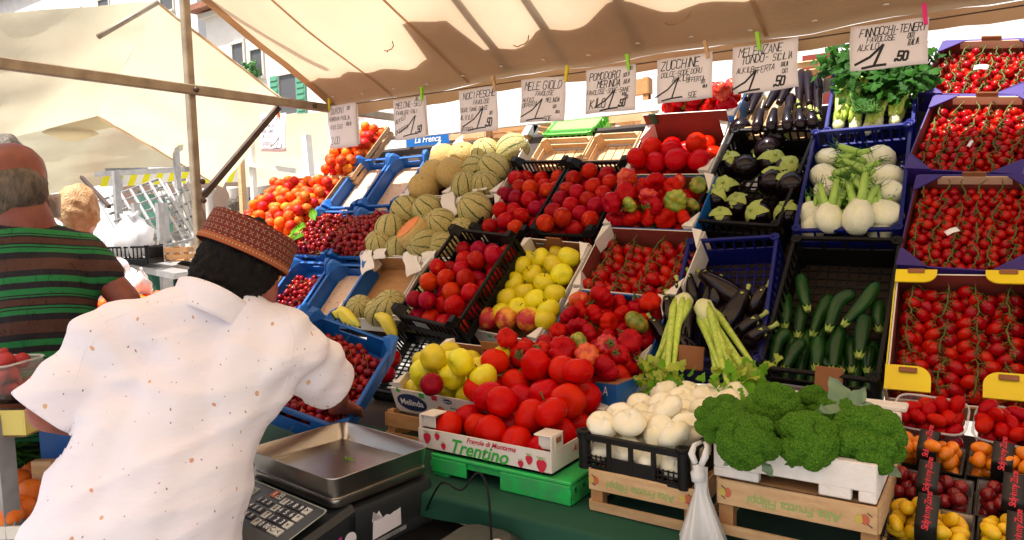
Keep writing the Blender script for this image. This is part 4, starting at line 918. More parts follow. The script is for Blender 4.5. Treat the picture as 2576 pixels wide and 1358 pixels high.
# ================================================================== apples and nectarines
def melinda(c, x, y, z, s, M_=rotm(rad(90), 0, 0)):
    bg_ = part('logo', MB().add([(math.cos(a)*s*1.25*(1 if abs(math.cos(a)) < 2 else 1), math.sin(a)*s*.62, 0) for a in [k*6.283/28 for k in range(28)]], [tuple(range(28))]), c, 'ink_navy', M=T(x, y, z) @ M_)
    part('lettering', text_mesh('lettering', 'Melinda', s*.62, 'ink_white', .05, s*.012), bg_, M=T(0, 0, .0008))
    part('leaf_print', MB().add([(-s*.2, 0, 0), (0, -s*.12, 0), (s*.2, 0, 0), (0, s*.3, 0)], [(0, 1, 2, 3)]), c, 'ink_green', M=T(x-s*.9, y-.0006, z+s*.75) @ M_)
M, w, l = frame([(1192, 838), (1366, 866), (1478, 614), (1308, 594)]); l *= .98
c = carton('cardboard_box', 'tilted white apple carton filled with yellow apples and three red ones at the bottom', M, w, l, .09, 'card_white', 'card_brown', 'apple cartons', ht=.10)
melinda(c, .085, -l/2-.0012, -.03, .022); melinda(c, -.08, l/2-.0045, -.012, .02, rotm(rad(90), 0, 0))
part('lettering', text_mesh('lettering', 'www.melinda.it', .012, 'ink', .1), c, M=T(.09, -l/2-.0012, -.065) @ rotm(rad(90), 0, 0))
for x, mt in ((-.07, 'ink_green'), (-.04, 'ink_red')): part('print_mark', MB().box((x, -l/2-.0006, -.02), (.018, .001, .016)), c, mt)
AP = [(1314, 672), (1361, 650), (1431, 648), (1392, 668), (1341, 692), (1414, 692), (1293, 712), (1368, 712), (1321, 736), (1396, 740), (1278, 752), (1348, 757), (1304, 776), (1381, 780), (1371, 808), (1262, 790), (1340, 800)]
ST = MB().tube([(0, 0, .5), (.03, 0, .8), (.10, .02, 1.1)], [.035, .03, .05], 5).mesh('stem', 'wood_dark')
for k, (x, y) in enumerate(AP):
    R = random.Random(k+3)
    fruit('yellow_apple', apple(k % 4), Matrix.Translation(onp(x, y, .0)) @ facing((R.uniform(-.9, .9), R.uniform(-.7, .7), R.uniform(0, 1))), .041*R.uniform(.96, 1.05), 'yellow apple in the tilted apple carton', 'apple', 'yellow apples in the tilted carton', ('stem', ST))
for k, (x, y) in enumerate([(1300, 700), (1352, 676), (1330, 655), (1400, 640), (1375, 690), (1330, 715), (1400, 715), (1290, 735), (1360, 735), (1265, 765), (1330, 765), (1385, 760), (1290, 790), (1320, 790)]):
    fruit('yellow_apple', apple(k % 4), Matrix.Translation(onp(x, y, -.052)) @ rnd_rot(), .040, 'yellow apple in the tilted apple carton', 'apple', 'yellow apples in the tilted carton')
for k, (x, y, lb_) in enumerate([(1226, 801, 'left of three'), (1274, 803, 'middle of three'), (1329, 805, 'right of three')]):
    fruit('red_peach', apricot(k, 'skin_peach'), Matrix.Translation(onp(x, y, .012)) @ facing((.3, -.6, .6)), .043, f'red peach at the bottom end of the tilted apple carton, {lb_}', 'peach', 'red peaches below the yellow apples')
MA, wA, lA = frame_f([(940, 968), (1225, 1022), (1392, 888), (1160, 862)], 2.15, rad(20))
print('MA', wA, lA, MA.translation)
c = carton('cardboard_box', 'white apple carton with blue oval logo lying low left of the tomatoes', MA, wA, lA, .085, 'card_white', 'card_brown', 'apple cartons')
melinda(c, -wA/2+.075, -lA/2-.0012, -.042, .048); melinda(c, .03, -lA/2-.0012, -.014, .013)
part('lettering', text_mesh('lettering', 'www.melinda.it', .013, 'ink', .1), c, M=T(.075, -lA/2-.0012, -.034) @ rotm(rad(90), 0, 0))
part('lettering', text_mesh('lettering', 'dop', .010, 'ink_white', 0), part('round_seal', MB().add([(.013*math.cos(k*.5236), .013*math.sin(k*.5236), 0) for k in range(12)], [tuple(range(12))]), c, 'ink_orange', M=T(-.005, -lA/2-.0012, -.048) @ rotm(rad(90), 0, 0)), M=T(0, 0, .0006))
for x, mt in ((-.07, 'ink_green'), (-.02, 'ink_red')): part('print_mark', MB().box((x, -lA/2-.0006, -.010), (.02, .001, .016)), c, mt)
heap(MA, wA, lA, .08, .040, 25, 45, lambda i, Mi, rr: fruit('yellow_apple', apple(i % 4), Mi @ rnd_rot(), rr, 'yellow apple in the low carton', 'apple', 'yellow apples in the low carton', ('stem', ST) if i % 3 == 0 else None), floor=-.07)
fruit('nectarine', nect(1, 'skin_nectarine_dark'), Matrix.Translation(pt(1086, 967, 2.02)) @ rnd_rot(), .034, 'single dark red nectarine among the yellow apples in the low carton', 'nectarine', None)
def nect_crate(q, label, desc, seed, n, r=.035, d=1.72):
    M, w, l = frame(q, d); bumped_crate('plastic_crate', label, M, w, l, .10, 'black crates of nectarines')
    R = random.Random(seed)
    heap(M, w, l, .1, r, n, seed, lambda i, Mi, rr: fruit('nectarine', nect(i % 4, 'skin_nectarine_dark' if R.random() < .3 else 'skin_nectarine'), Mi @ rnd_rot(), rr*1.03, 'shiny red nectarine '+desc, 'nectarine', 'nectarines '+desc), floor=-.098, g=(0, -.12, -1))
    return M, w, l
nect_crate([(1212, 592), (1348, 594), (1418, 402), (1268, 400)], 'black crate of nectarines behind, next to the melons', 'in the rear crate beside melons', 51, 36)
nect_crate([(1350, 594), (1512, 594), (1572, 402), (1422, 402)], 'black crate of nectarines behind, next to the ribbed tomatoes', 'in the rear crate beside tomatoes', 52, 40)
M, w, l = nect_crate([(1000, 800), (1158, 826), (1288, 592), (1132, 564)], 'black crate of dark nectarines in front, left of the tilted apples', 'in the front black crate', 53, 36, d=1.60)
lb = thing('crate_label', M @ T(-.03, -l/2-.002, -.03) @ rotm(rad(90), 0, 0), 'faded label on the end of the front nectarine crate', 'label'); part('paper', MB().box((0, 0, 0), (.07, .03, .001)), lb, 'ink_grey')
M, w, l = frame([(905, 985), (1075, 1000), (1165, 838), (1010, 806)])
bumped_crate('plastic_crate', 'nearly empty black crate with two nectarines left, below the full one', M, w, l, .10, 'black crates of nectarines')
for x, y, lb_ in ((988, 902, 'far'), (972, 940, 'near')): fruit('nectarine', nect(2), Matrix.Translation(onp(x, y, .0)) @ rnd_rot(), .034, f'lone nectarine at the {lb_} end of the nearly empty black crate', 'nectarine', 'last nectarines in the nearly empty crate')
# ================================================================== melons
def melon_box(q, label, ms, desc, h=.09, plain=False, group='melon cartons', inner='card_brown'):
    M, w, l = frame(q); carton('cardboard_box', label, M, w, l, h, 'card_white', inner, group, tab=False)
    for k, (x, y, r, hh) in enumerate(ms):
        R = random.Random(int(x)); fruit('melon', melon(k % 3, plain), Matrix.Translation(onp(x, y, hh)) @ facing((R.uniform(-.8, .8), -.3+R.uniform(-.7, .5), R.uniform(.1, 1))), r, ('plain tan' if plain else 'green striped')+' melon '+desc, 'melon', 'melons '+desc)
melon_box([(1022, 494), (1150, 492), (1198, 372), (1092, 372)], 'carton of plain tan melons beside the empty blue trays', [(1065, 474, .073, -.0), (1093, 440, .072, .0), (1138, 436, .074, .01), (1118, 400, .072, -.02), (1165, 396, .074, -.01)], 'beside the empty blue trays', plain=True)
melon_box([(1150, 494), (1258, 494), (1325, 348), (1202, 366)], 'carton of green striped melons behind the nectarines', [(1172, 470, .070, .0), (1222, 466, .068, -.01), (1200, 428, .072, -.01), (1242, 424, .072, .0), (1222, 388, .074, .0), (1290, 378, .078, -.02)], 'behind the nectarines')
melon_box([(922, 644), (1062, 646), (1152, 498), (1002, 492)], 'front left carton of striped melons with the cut one', [(955, 618, .070, -.01), (982, 578, .072, .0), (1022, 532, .074, -.01), (1078, 530, .074, -.01), (1005, 630, .066, -.03), (1085, 560, .066, -.04)], 'around the cut melon')
melon_box([(1065, 650), (1195, 650), (1262, 492), (1155, 498)], 'front right carton of striped melons with a tall white flap', [(1110, 567, .074, .0), (1070, 618, .076, .0), (1195, 527, .076, .0), (1115, 622, .066, -.02), (1165, 585, .066, -.03)], 'by the tall white flap')
# the cut melon
p = onp(1042, 588, .035); d = (Vector((-.30, -.62, .72))).normalized()
cm = thing('cut_melon', Matrix.Translation(p) @ facing(d, .6) @ Matrix.Scale(.076, 4), 'melon cut open to its orange flesh lying on the striped melons', 'melon')
part('rind', MB().lathe([(0, -1.04)]+[(math.cos(t), 1.04*math.sin(t)) for t in np.linspace(-1.4, .55, 10)]+[(.80, .53), (0, .53)], 32), cm, 'melon_plain')
part('flesh', MB().lathe([(0, .50), (.82, .555), (.80, .575), (.45, .565), (.30, .545), (0, .54)], 32), cm, 'melon_flesh')
# empty brown cartons and the melons left at their lower end
for q, lb_ in (([(845, 800), (985, 806), (1066, 650), (930, 642)], 'empty brown lined carton next to the empty blue tray'), ([(988, 806), (1095, 812), (1172, 656), (1070, 650)], 'almost empty brown lined carton next to the front nectarines')):
    M, w, l = frame(q); carton('cardboard_box', lb_, M, w, l, .085, 'card_white', 'wood_orange', 'melon cartons', tab=False)
for k, (x, y, r) in enumerate([(906, 778, .060), (952, 786, .058), (985, 775, .074), (1085, 735, .070), (1040, 800, .055)]):
    fruit('melon', melon(k % 3), Matrix.Translation(onp(x, y, -.01)) @ facing((.5, -.6, .6+k*.1)), r, ('netted melon left behind the bananas', 'small netted melon left behind the bananas', 'big netted melon left between the bananas and the front nectarines', 'netted melon half hidden behind the front nectarines', 'small netted melon below the front nectarines')[k], 'melon', 'last melons in the emptied cartons')
# tall white flaps with torn ends
for k, (x, y, s, rz) in enumerate([(925, 655, .15, .62), (1038, 660, .15, .66), (1132, 515, .17, .6), (1020, 500, .09, .5), (1100, 375, .07, .4), (1155, 365, .08, .5), (1210, 470, .07, 1.9), (958, 640, .05, .2), (1082, 645, .05, .2)]):
    p = onp(x, y, .012)
    q = MB().grid(lambda u, v: ((u-.5)*.062*(1+.12*math.sin(v*9+k)), (v-.5)*s, .012*math.sin(v*2.5)+.006*math.sin(u*4+k)), 5, 8, smooth=False)
    t = thing('carton_flap', Matrix.Translation(p) @ facing(NRM+Vector((-.15, -.25, .1)), 0) @ rotm(0, 0, rz+.1), ('torn white flap folded over the left empty carton', 'torn white flap folded over the right empty carton', 'tall white flap standing between the striped melon cartons', 'white flap at the corner of the carton with the cut melon', 'white flap behind the plain tan melons', 'white flap between plain and striped melons at the back', 'small white flap beside the rear nectarine crate', 'narrow torn flap above the left empty carton', 'narrow torn flap above the right empty carton')[k], 'flap', 'torn flaps of the melon cartons'); part('board', q, t, 'card_white', solid=.003)
# bananas
def banana(a, b, r, bend, lab, grp):
    A, B = Vector(a), Vector(b); mid = (A+B)/2+bend
    def e(t, L, rs): part('stem', MB().tube([L[-1], L[-1]+(L[-1]-L[-2]).normalized()*.02], [.006, .005], 6), t, 'leaf_dark'); part('tip', MB().tube([L[0], L[0]-(L[1]-L[0]).normalized()*.006], [.005, .003], 6), t, 'wood_dark')
    tubeveg('banana', [A, A*.6+mid*.45-(A*.05), mid, B*.6+mid*.45-(B*.05), B], [.005, r*.8, r, r, r*.95, r*.6, .006], lab, 'banana', grp, 'banana_skin', 7, e)
for k in range(4): banana(onp(905-k*12, 822-k*3, .05), onp(838+k*3, 786+k*4, .05), .018, NRM*.025+UP45*(.02+.004*k), 'banana behind the blue cherry tray', 'bananas behind the blue cherry tray')
for k in range(3): banana(onp(985+k*6, 846, .05), onp(945+k*4, 792+k*2, .05), .02, NRM*.03+Vector((.02, 0, .01)), 'banana right of the tray handle', 'bananas right of the tray handle')
# ================================================================== blue trays and cherries
GT = 'blue fold trays'
CH = {'n': 0}; REST = MB()
def cherries(M, w, l, h, n, seed, desc, stemp=.0, keep=1.0, r=.0135, g=(0, -.3, -1)):
    R = random.Random(seed); p, rr = settle(n, w-.02, l-.03, r, seed, floor=-h+.008, g=g, iters=120)
    zt = p[:, 2].max()
    idx = sorted(range(n), key=lambda i: -p[i, 2])
    for q, i in enumerate(idx):
        Mi = M @ Matrix.Translation(Vector(p[i])) @ facing((R.uniform(-1, 1), R.uniform(-1, 1), R.uniform(-.2, 1)))
        if q < keep*n:
            fruit('cherry', cherry(i % 2), Mi, rr[i]*1.04, 'dark red cherry '+desc, 'cherry', 'cherries '+desc, ('stem', CSTEM[i % 3]) if R.random() < stemp else None)
        else:
            S = Mi @ Matrix.Scale(rr[i]*1.04, 4); me = cherry(i % 2)
            REST.add([S @ v.co for v in me.vertices], [tuple(f.vertices) for f in me.polygons], 0, True)
            if R.random() < .5: REST.tube([S @ Vector(v) for v in ((0, 0, .6), (.2, .3, 1.8), (.3, .9, 3.0))], rr[i]*.06, 3, 1)
M, w, l = frame([(812, 524), (896, 526), (992, 392), (905, 402)]); fold_tray('fold_tray', 'empty blue tray with pale liner, leftmost of the top pair', M, w, l, .07, GT)
M, w, l = frame([(898, 526), (996, 514), (1088, 388), (994, 392)]); fold_tray('fold_tray', 'empty blue tray with pale liner between its twin and the plain tan melons', M, w, l, .07, GT)
M, w, l = frame([(718, 645), (826, 648), (910, 530), (806, 526)]); fold_tray('fold_tray', 'blue tray heaped with cherries next to the apricots', M, w, l, .06, GT, liner=False); cherries(M, w, l, .034, 270, 61, 'in the heaped blue tray next to the apricots', .0, .16)
M, w, l = frame([(828, 650), (930, 650), (1002, 528), (912, 530)]); fold_tray('fold_tray', 'blue tray heaped with cherries next to the striped melons', M, w, l, .06, GT, liner=False); cherries(M, w, l, .034, 250, 62, 'in the heaped blue tray next to the striped melons', .0, .16)
M, w, l = frame([(648, 790), (748, 795), (835, 660), (740, 652)]); fold_tray('fold_tray', 'blue tray with a thin layer of cherries beside the cap', M, w, l, .075, GT, liner=False); cherries(M, w, l, .07, 90, 63, 'in the half filled blue tray beside the cap', .2, .7)
M, w, l = frame([(752, 795), (846, 800), (934, 664), (838, 660)]); fold_tray('fold_tray', 'empty blue tray with dotted pale liner beside the empty brown carton', M, w, l, .075, GT)
M, w, l = frame([(600, 935), (712, 945), (782, 798), (672, 790)]); fold_tray('fold_tray', 'blue tray mostly hidden behind the shoulder of the man in white', M, w, l, .07, GT, liner=False); cherries(M, w, l, .05, 80, 64, 'in the tray behind the shoulder of the man in white', .2, .5)
MFT, wF, lF = frame3(pt(784, 785, 2.42), pt(1000, 862, 2.40), pt(862, 1085, 2.07))
print('F tray', wF, lF, MFT.translation)
fold_tray('fold_tray', 'tipped blue tray of shiny cherries under the hand of the man in white', MFT, wF, lF, .085, GT, liner=False); cherries(MFT, wF, lF, .068, 250, 65, 'in the tipped blue tray near the scale', .4, .7, r=.0142, g=(0, -.25, -1))
o = link('cherry_heap', REST.mesh('cherry_heap', 'skin_cherry', 'cherry_stem')); tag(o, 'mass of small cherries filling the lower layers of the blue trays', 'cherries', kind='stuff')
# ================================================================== apricots
def apr(q, label, desc, n, seed, h=.07, mt='wood_pale', r=.027):
    M, w, l = frame(q); wood_crate('wooden_crate', label, M, w, l, h, mt, 'wooden apricot crates', floor=True)
    heap(M, w, l, h, r, n, seed, lambda i, Mi, rr: fruit('apricot', apricot(i % 3), Mi @ rnd_rot(), rr*1.04, 'orange red apricot '+desc, 'apricot', 'apricots '+desc), floor=-.045, g=(0, -.15, -1))
apr([(795, 450), (874, 444), (988, 316), (908, 322)], 'pale wooden crate of apricots, topmost at the back', 'in the topmost wooden crate', 62, 71)
apr([(582, 596), (668, 598), (772, 444), (702, 448)], 'pale wooden crate of apricots nearest the metal post', 'in the crate nearest the metal post', 80, 72)
apr([(672, 598), (752, 598), (862, 440), (778, 442)], 'pale wooden crate of apricots next to the heaped cherries', 'in the crate next to the heaped cherries', 80, 73)
apr([(560, 740), (660, 740), (752, 604), (668, 602)], 'orange wooden crate of apricots just above the cap', 'in the orange crate above the cap', 44, 74, mt='wood_orange')
for k, (x, y) in enumerate([(745, 585), (760, 572), (730, 600), (755, 598), (790, 540)]):
    t = thing('apricot_leaf', Matrix.Translation(onp(x, y, .04)) @ facing(NRM+Vector((random.uniform(-.5, .5), random.uniform(-.5, .5), 0)), k*1.7), 'green leaf lying loose on the apricots', 'leaf', 'loose leaves on the apricots')
    part('blade', MB().grid(lambda u, v: ((u-.5)*.045*math.sin(math.pi*min(1, v+.05)), (v-.5)*.08, .006*abs(u-.5)*4), 4, 6), t, 'leaf_bright')
# ================================================================== behind the display
for q, lb_ in (([(1334, 404), (1464, 404), (1491, 340), (1361, 350)], 'empty pale wooden crate behind the left rear nectarines'), ([(1467, 404), (1590, 404), (1606, 328), (1492, 338)], 'empty pale wooden crate behind the right rear nectarines')):
    M, w, l = frame(q); wood_crate('wooden_crate', lb_, M, w, l, .07, 'wood_pale', 'empty wooden crates')
def stand(q, Y): return [aty(x, y, Y) for x, y in q]
a, b, d_ = stand([(1404, 334), (1538, 330), (1528, 278)], 3.05)
M, w, l = frame3(aty(1412, 284, 3.16), aty(1530, 276, 3.16), aty(1540, 330, 2.98)); plastic_crate('plastic_crate', 'bright lime green plastic crate standing behind the price cards', M, w, l, .10, 'green_bright', None, ends=(7, .5), sides=(6, .5))
part('lid', MB().box((0, 0, -.012), (w-.02, l-.02, .01)), bpy.data.objects[-1] if False else [o for o in sc.objects if o.get('label', '').startswith('bright lime')][0], 'green_bright')
def flat_crate(x0, y0, x1, y1, Y, dep, label, mt, slats=2):
    A, B = aty(x0, y1, Y), aty(x1, y1, Y); z1 = aty(x0, y0, Y).z
    M = T((A.x+B.x)/2, Y+dep/2, z1); return wood_crate('wooden_crate', label, M, B.x-A.x, dep, z1-A.z, mt, 'wooden crates behind the display', slats=slats)
flat_crate(1130, 316, 1222, 360, 3.1, .3, 'wooden crate behind the melons next to the blue carton', 'wood_pale')
flat_crate(1224, 312, 1330, 355, 3.15, .3, 'wooden crate with orange slats behind the striped melons', 'wood_orange', 3)
flat_crate(1532, 285, 1640, 328, 3.1, .3, 'wooden crate behind the card for tomatoes', 'wood_pale', 1)
flat_crate(1560, 205, 1632, 268, 3.2, .05, 'wooden board standing behind the card for tomatoes', 'wood_orange', 1)
flat_crate(1240, 350, 1330, 385, 3.0, .2, 'plain wooden crate directly behind the last striped melon', 'wood_orange', 2)
A, B = aty(1022, 370, 3.15), aty(1132, 368, 3.15); z1 = aty(1022, 334, 3.15).z
lf = carton('cardboard_box', 'blue printed carton standing behind the plain tan melons', T((A.x+B.x)/2, 3.28, z1), B.x-A.x, .26, z1-A.z+.02, 'card_blue', 'card_brown', None, flaps=False)
part('lettering', text_mesh('lettering', 'La Frenca', .05, 'ink_white', .3, .0006), lf, M=T(.0, -.132, -.05) @ rotm(rad(90), 0, 0))
A, B = aty(1030, 400, 3.05), aty(1104, 400, 3.05); z1 = aty(1030, 372, 3.05).z
carton('cardboard_box', 'white carton below the blue one behind the empty trays', T((A.x+B.x)/2, 3.15, z1), B.x-A.x, .2, z1-A.z+.05, 'card_white', 'card_brown', None, flaps=False)
t = thing('cardboard_box', aty(2055, 200, 3.1), 'dark brown cardboard flap standing between long aubergines and celery', 'box'); part('wall', MB().box((0, 0, 0), (.11, .008, .20)), t, 'card_red')
# ================================================================== onions, broccoli and their crates on the table
two('styrofoam', (.84, .80, .76), (.80, .75, .70), nscale=60, rough=.8, bump=.25, bscale=300)
two('clear_plastic', (.95, .95, .95), (.9, .9, .9), nscale=2, rough=.08, alpha=.16)
mat('skin_print', (.50, .12, .06), .7); mat('leaf_print_y', (.55, .42, .08), .7)
def filippi(x0, x1, y0, y1, zb, zt, ph, label):
    w, l = x1-x0, y1-y0; c = thing('wooden_crate', ((x0+x1)/2, (y0+y1)/2, zb), label, 'crate', 'printed wooden crates on the green cloth'); h = zt-zb
    for a in (-1, 1):
        for b in (-1, 1): part('corner_post', MB().box((a*(w/2-.014), b*(l/2-.018), h/2-.002), (.028, .024, h-.006)), c, 'wood_orange')
    pn = part('front_slat', MB().box((0, -l/2-.001, h-ph/2), (w, .006, ph)), c, 'wood_pale', bevel=.001)
    part('slat', MB().box((0, l/2+.001, h-ph/2), (w, .006, ph)), c, 'wood_pale')
    part('slat', MB().box((0, -l/2-.001, .011), (w-.004, .006, .020)), c, 'wood_pale'); part('slat', MB().box((0, l/2+.001, .011), (w-.004, .006, .020)), c, 'wood_pale')
    for s in (-1, 1):
        part('slat', MB().box((s*(w/2+.001), 0, h-ph/2), (.006, l-.008, ph)), c, 'wood_pale'); part('slat', MB().box((s*(w/2+.001), 0, .011), (.006, l-.008, .02)), c, 'wood_pale')
    for k in range(5): part('floor_slat', MB().box((0, (k-2)*l*.19, h-.004), (w-.008, l*.14, .005)), c, 'wood_orange')
    up = rotm(rad(90), 0, 0) @ rotm(0, 0, rad(180))
    part('lettering', text_mesh('lettering', 'Alta Frutta Filippi', ph*.52, 'ink_lightgreen', .1, .0004, .95), pn, M=T(-.0, -l/2-.0048, h-ph*.62) @ up)
    part('lettering', text_mesh('lettering', 'Arsego PD  Tel. 049.5742150', ph*.22, 'ink_faint', .1), pn, M=T(.0, -l/2-.0048, h-ph*.20) @ up)
    for s in (-1, 1):
        q = MB().add([(s*w*.43+.008*math.cos(k*.5236), -l/2-.0048, h-ph*.5+.010*math.sin(k*.5236)) for k in range(12)], [tuple(range(12))])
        part('fruit_print', q, pn, 'skin_print'); part('fruit_print', MB().add([(s*w*.43-.006, -l/2-.0052, h-ph*.30), (s*w*.43-.017, -l/2-.0052, h-ph*.45), (s*w*.43-.012, -l/2-.0052, h-ph*.72), (s*w*.43-.003, -l/2-.0052, h-ph*.6)], [(0, 1, 2, 3)]), pn, 'leaf_print_y')
        for z in (.3, .7): part('staple', MB().box((s*(w/2-.012), -l/2-.005, h-ph*z), (.010, .001, .0015), M=rotm(0, rad(35), 0)), pn, 'steel_dark')
    return c
filippi(-.742, -.497, 1.376, 1.80, .886, .980, .046, 'printed wooden crate upside down under the black crate of white onions')
filippi(-.452, -.165, 1.376, 1.80, .900, 1.013, .050, 'printed wooden crate upside down under the white foam box of broccoli')
# filler crate to carry the right one level: a folded green cloth pad
Mo, w, l = table_frame(-.762, -.500, 1.372, 1.83, 1.062, rx=rad(1.5), rz=rad(-3))
oc_ = thing('plastic_crate', Mo, 'low black plastic crate heaped with white flat onions', 'crate', None); h = .082; mt = 'black_plastic'
part('floor', lattice(w-.01, l-.01, 9, 14, .005, .005), oc_, mt, M=T(0, 0, -h+.004))
q = MB().box((0, 0, h-.007), (w, .012, .014)).box((0, 0, .018), (w*.40, .006, .036)).box((0, 0, .004), (w, .008, .008))
for x in (-.5, -.22, .0, .22, .5): q.box((x*w*.93, 0, h/2), (.010, .009, h))
for s in (-1, 1):
    for i in range(5): q.box((s*w*(.24+.045*i), 0, .018), (.003, .005, .036))
    for j in range(3): q.box((s*w*.34, 0, .010+.011*j), (w*.26, .005, .003))
part('end_panel', q, oc_, mt, M=T(0, -l/2+.006, -h), bevel=.0012)
part('end_panel', slot_panel(w-.03, h, .006, 6, h*.4), oc_, mt, M=T(0, l/2-.006, -h))
for s in (-1, 1):
    part('side_panel', slot_panel(l-.03, h, .006, 9, h*.4), oc_, mt, M=T(s*(w/2-.006), 0, -h) @ rotm(0, 0, rad(90)))
    for b in (-1, 1): part('corner_post', MB().tube([(0, 0, 0), (0, 0, h)], .014, 10, caps=False).lathe([(0, h-.002), (.018, h-.002), (.018, h+.005), (.008, h+.005), (.008, h-.012), (0, h-.012)], 10), oc_, mt, M=T(s*(w/2-.012), b*(l/2-.012), -h))
heap(Mo, w, l, h, .031, 56, 81, lambda i, Mi, rr: fruit('white_onion', onion(i % 4), Mi @ facing((random.uniform(-.5, .5), random.uniform(-.9, .1), random.uniform(.4, 1))), rr*1.20, 'flat white onion beside the broccoli', 'onion', 'white onions heaped in the low black crate'), floor=-.075, g=(0, .10, -1))
# foam box
fb = thing('foam_box', (-.315, 1.58, 1.015), 'white polystyrene box with notched bottom edge holding the broccoli', 'box'); w, l, h = .294, .40, .072
part('floor', MB().box((0, 0, .026), (w-.03, l-.03, .02)), fb, 'styrofoam')
for s in (-1, 1):
    q = MB().box((0, s*(l/2-.010), .046), (w, .020, .052))
    for x0, x1 in ((-.5, -.20), (.17, .36), (.40, .5)): q.box(((x0+x1)/2*w, s*(l/2-.010), .010), ((x1-x0)*w, .020, .020))
    part('end_wall', q, fb, 'styrofoam', bevel=.002); part('side_wall', MB().box((s*(w/2-.010), 0, .036), (.0199, l-.041, .0715)), fb, 'styrofoam', bevel=.002)
part('rim', MB().box((0, l/2+.012, .078), (w+.02, .05, .012)), fb, 'styrofoam', bevel=.003)
# ---- broccoli heads
def broc_mesh(s):
    bm = bmesh.new(); bmesh.ops.create_icosphere(bm, subdivisions=6, radius=1)
    R = random.Random(s); kd = kdtree.KDTree(48)
    for i in range(48):
        v = Vector((R.gauss(0, 1), R.gauss(0, 1), R.gauss(.3, 1))).normalized(); kd.insert(v, i)
    kd.balance(); kb = kdtree.KDTree(2600)
    for i in range(1500):
        v = Vector((R.gauss(0, 1), R.gauss(0, 1), R.gauss(0, 1))).normalized(); kb.insert(v, i)
    kb.balance()
    for v in bm.verts:
        n_ = v.co.normalized(); d = kd.find(n_)[2]; b = kb.find(n_)[2]
        big = 1+.10*noise.noise(n_*1.6+Vector((s, 0, 0)))+.24*math.sqrt(max(0, 1-(d/.36)**2))-.17; bud = .055*math.sqrt(max(0, 1-(b/.055)**2))
        z = n_*(big+bud); z.z = z.z*.80 if z.z > 0 else z.z*.62; v.co = z
    me = bpy.data.meshes.new('broccoli_head'); bm.to_mesh(me); bm.free(); me.materials.append(MATS['broccoli_bud'])
    for p_ in me.polygons: p_.use_smooth = True
    return me
BR = [broc_mesh(k) for k in range(3)]
def wavy_leaf(W, L, k, mt):
    return MB().grid(lambda u, v: ((u-.5)*W*math.sin(math.pi*min(1, .12+v*.9))*(1+.12*math.sin(v*17+k)), v*L, .10*W*math.sin(v*11+u*5+k)*abs(u-.5)*2+.25*L*v*v*(.6 if k % 2 else -.5)), 8, 14)
for k, (x, y, z, r, lb_) in enumerate([(1818, 1042, 1.135, .052, 'broccoli head at the left end beside the onions'), (1884, 1098, 1.115, .056, 'front broccoli head second from the onions, with yellowing base'), (1946, 1012, 1.135, .055, 'broccoli head in the back row nearest the celery leaves'), (2050, 1008, 1.13, .046, 'small broccoli head in the back row beside the brown card'), (2026, 1096, 1.115, .059, 'big round broccoli head in the middle of the front row'), (2178, 1092, 1.12, .066, 'broad broccoli head at the right end beside the tomato punnets'), (2120, 1030, 1.135, .048, 'broccoli head with a grey green leaf on top')]):
    p = atz(x, y, z); t = thing('broccoli', Matrix.Translation(p-Vector((0, 0, .012))) @ rotm(rad(34), 0, 0) @ rotm(0, 0, k*1.1), lb_, 'broccoli', 'broccoli heads in the foam box')
    part('floret_crown', BR[k % 3], t, M=Matrix.Scale(r*1.0, 4))
    part('stalk', MB().lathe([(0, -.95*r), (.32*r, -.95*r), (.34*r, -.7*r), (.5*r, -.4*r), (0, -.3*r)], 12), t, 'broccoli_stalk')
    if k in (1, 5):
        for j in range(2): part('leaf', wavy_leaf(r*.35, r*.55, j+k, 'leaf_grey'), t, 'leaf_grey', M=rotm(0, 0, j*2+k) @ T(0, r*.55, -.55*r) @ rotm(rad(-35), 0, 0))
    if k == 6:
        for j, (a_, L_) in enumerate(((.3, .075), (2.2, .085), (4.1, .07), (5.2, .055))): part('leaf', wavy_leaf(.042, L_, j, 'leaf_grey'), t, 'leaf_grey', M=T(.01, -.01, r*.62) @ rotm(0, 0, a_) @ rotm(rad(28), 0, 0))
# brown cards stuck in the crates
for x, y, fw, lab in ((2085, 955, 1.86, 'brown cardboard tab standing in front of the zucchini'), (1738, 900, 1.98, 'brown cardboard tab standing between the celery bunches')):
    t = thing('cardboard_tab', Matrix.Translation(pt(x, y, fw)) @ rotm(rad(75), rad(6), rad(25)), lab, 'card tab', None)
    part('board', MB().box((0, 0, 0), (.07, .066, .004)), t, 'card_brown', bevel=.004)
# ---- plastic bag hanging from the onion crate corner
two('bag_plastic', (.90, .90, .89), (.86, .85, .84), nscale=5, rough=.35, transl=.25, bump=.2, bscale=25)
top = aty(1762, 1150, 1.352)
bag = thing('plastic_bag', Matrix.Translation(top), 'white plastic carrier bag hanging by its handles in front of the onions', 'bag')
def bagf(u, v):
    wv = .013+.125*max(0, (v-.13)/.87)**1.05; a = (u-.5)*math.pi*1.9*.5
    f = (.012*math.sin(u*11+v*2.5)+.006*noise.noise((u*5, v*3, 2))+.004*math.sin(u*29-v*3))*min(1, v*3)
    return (math.sin(a)*wv+.014*v*math.sin(v*3.5), -math.cos(a)*(.008+.045*v)+f, -.02-v*.36+f*.4)
part('sack', MB().grid(bagf, 60, 30), bag, 'bag_plastic')
part('sack_back', MB().grid(lambda u, v: (bagf(u, v)[0]*.98, .006+.03*v*math.cos((u-.5)*math.pi), bagf(u, v)[2]), 30, 20), bag, 'bag_plastic')
for s in (-1, 1): part('handle', MB().tube([(s*.006, -.012, -.01), (s*.014, -.012, .008), (s*.013, .002, .022), (s*.004, .016, .026)], [.006, .007, .005, .004], 8), bag, 'bag_plastic')
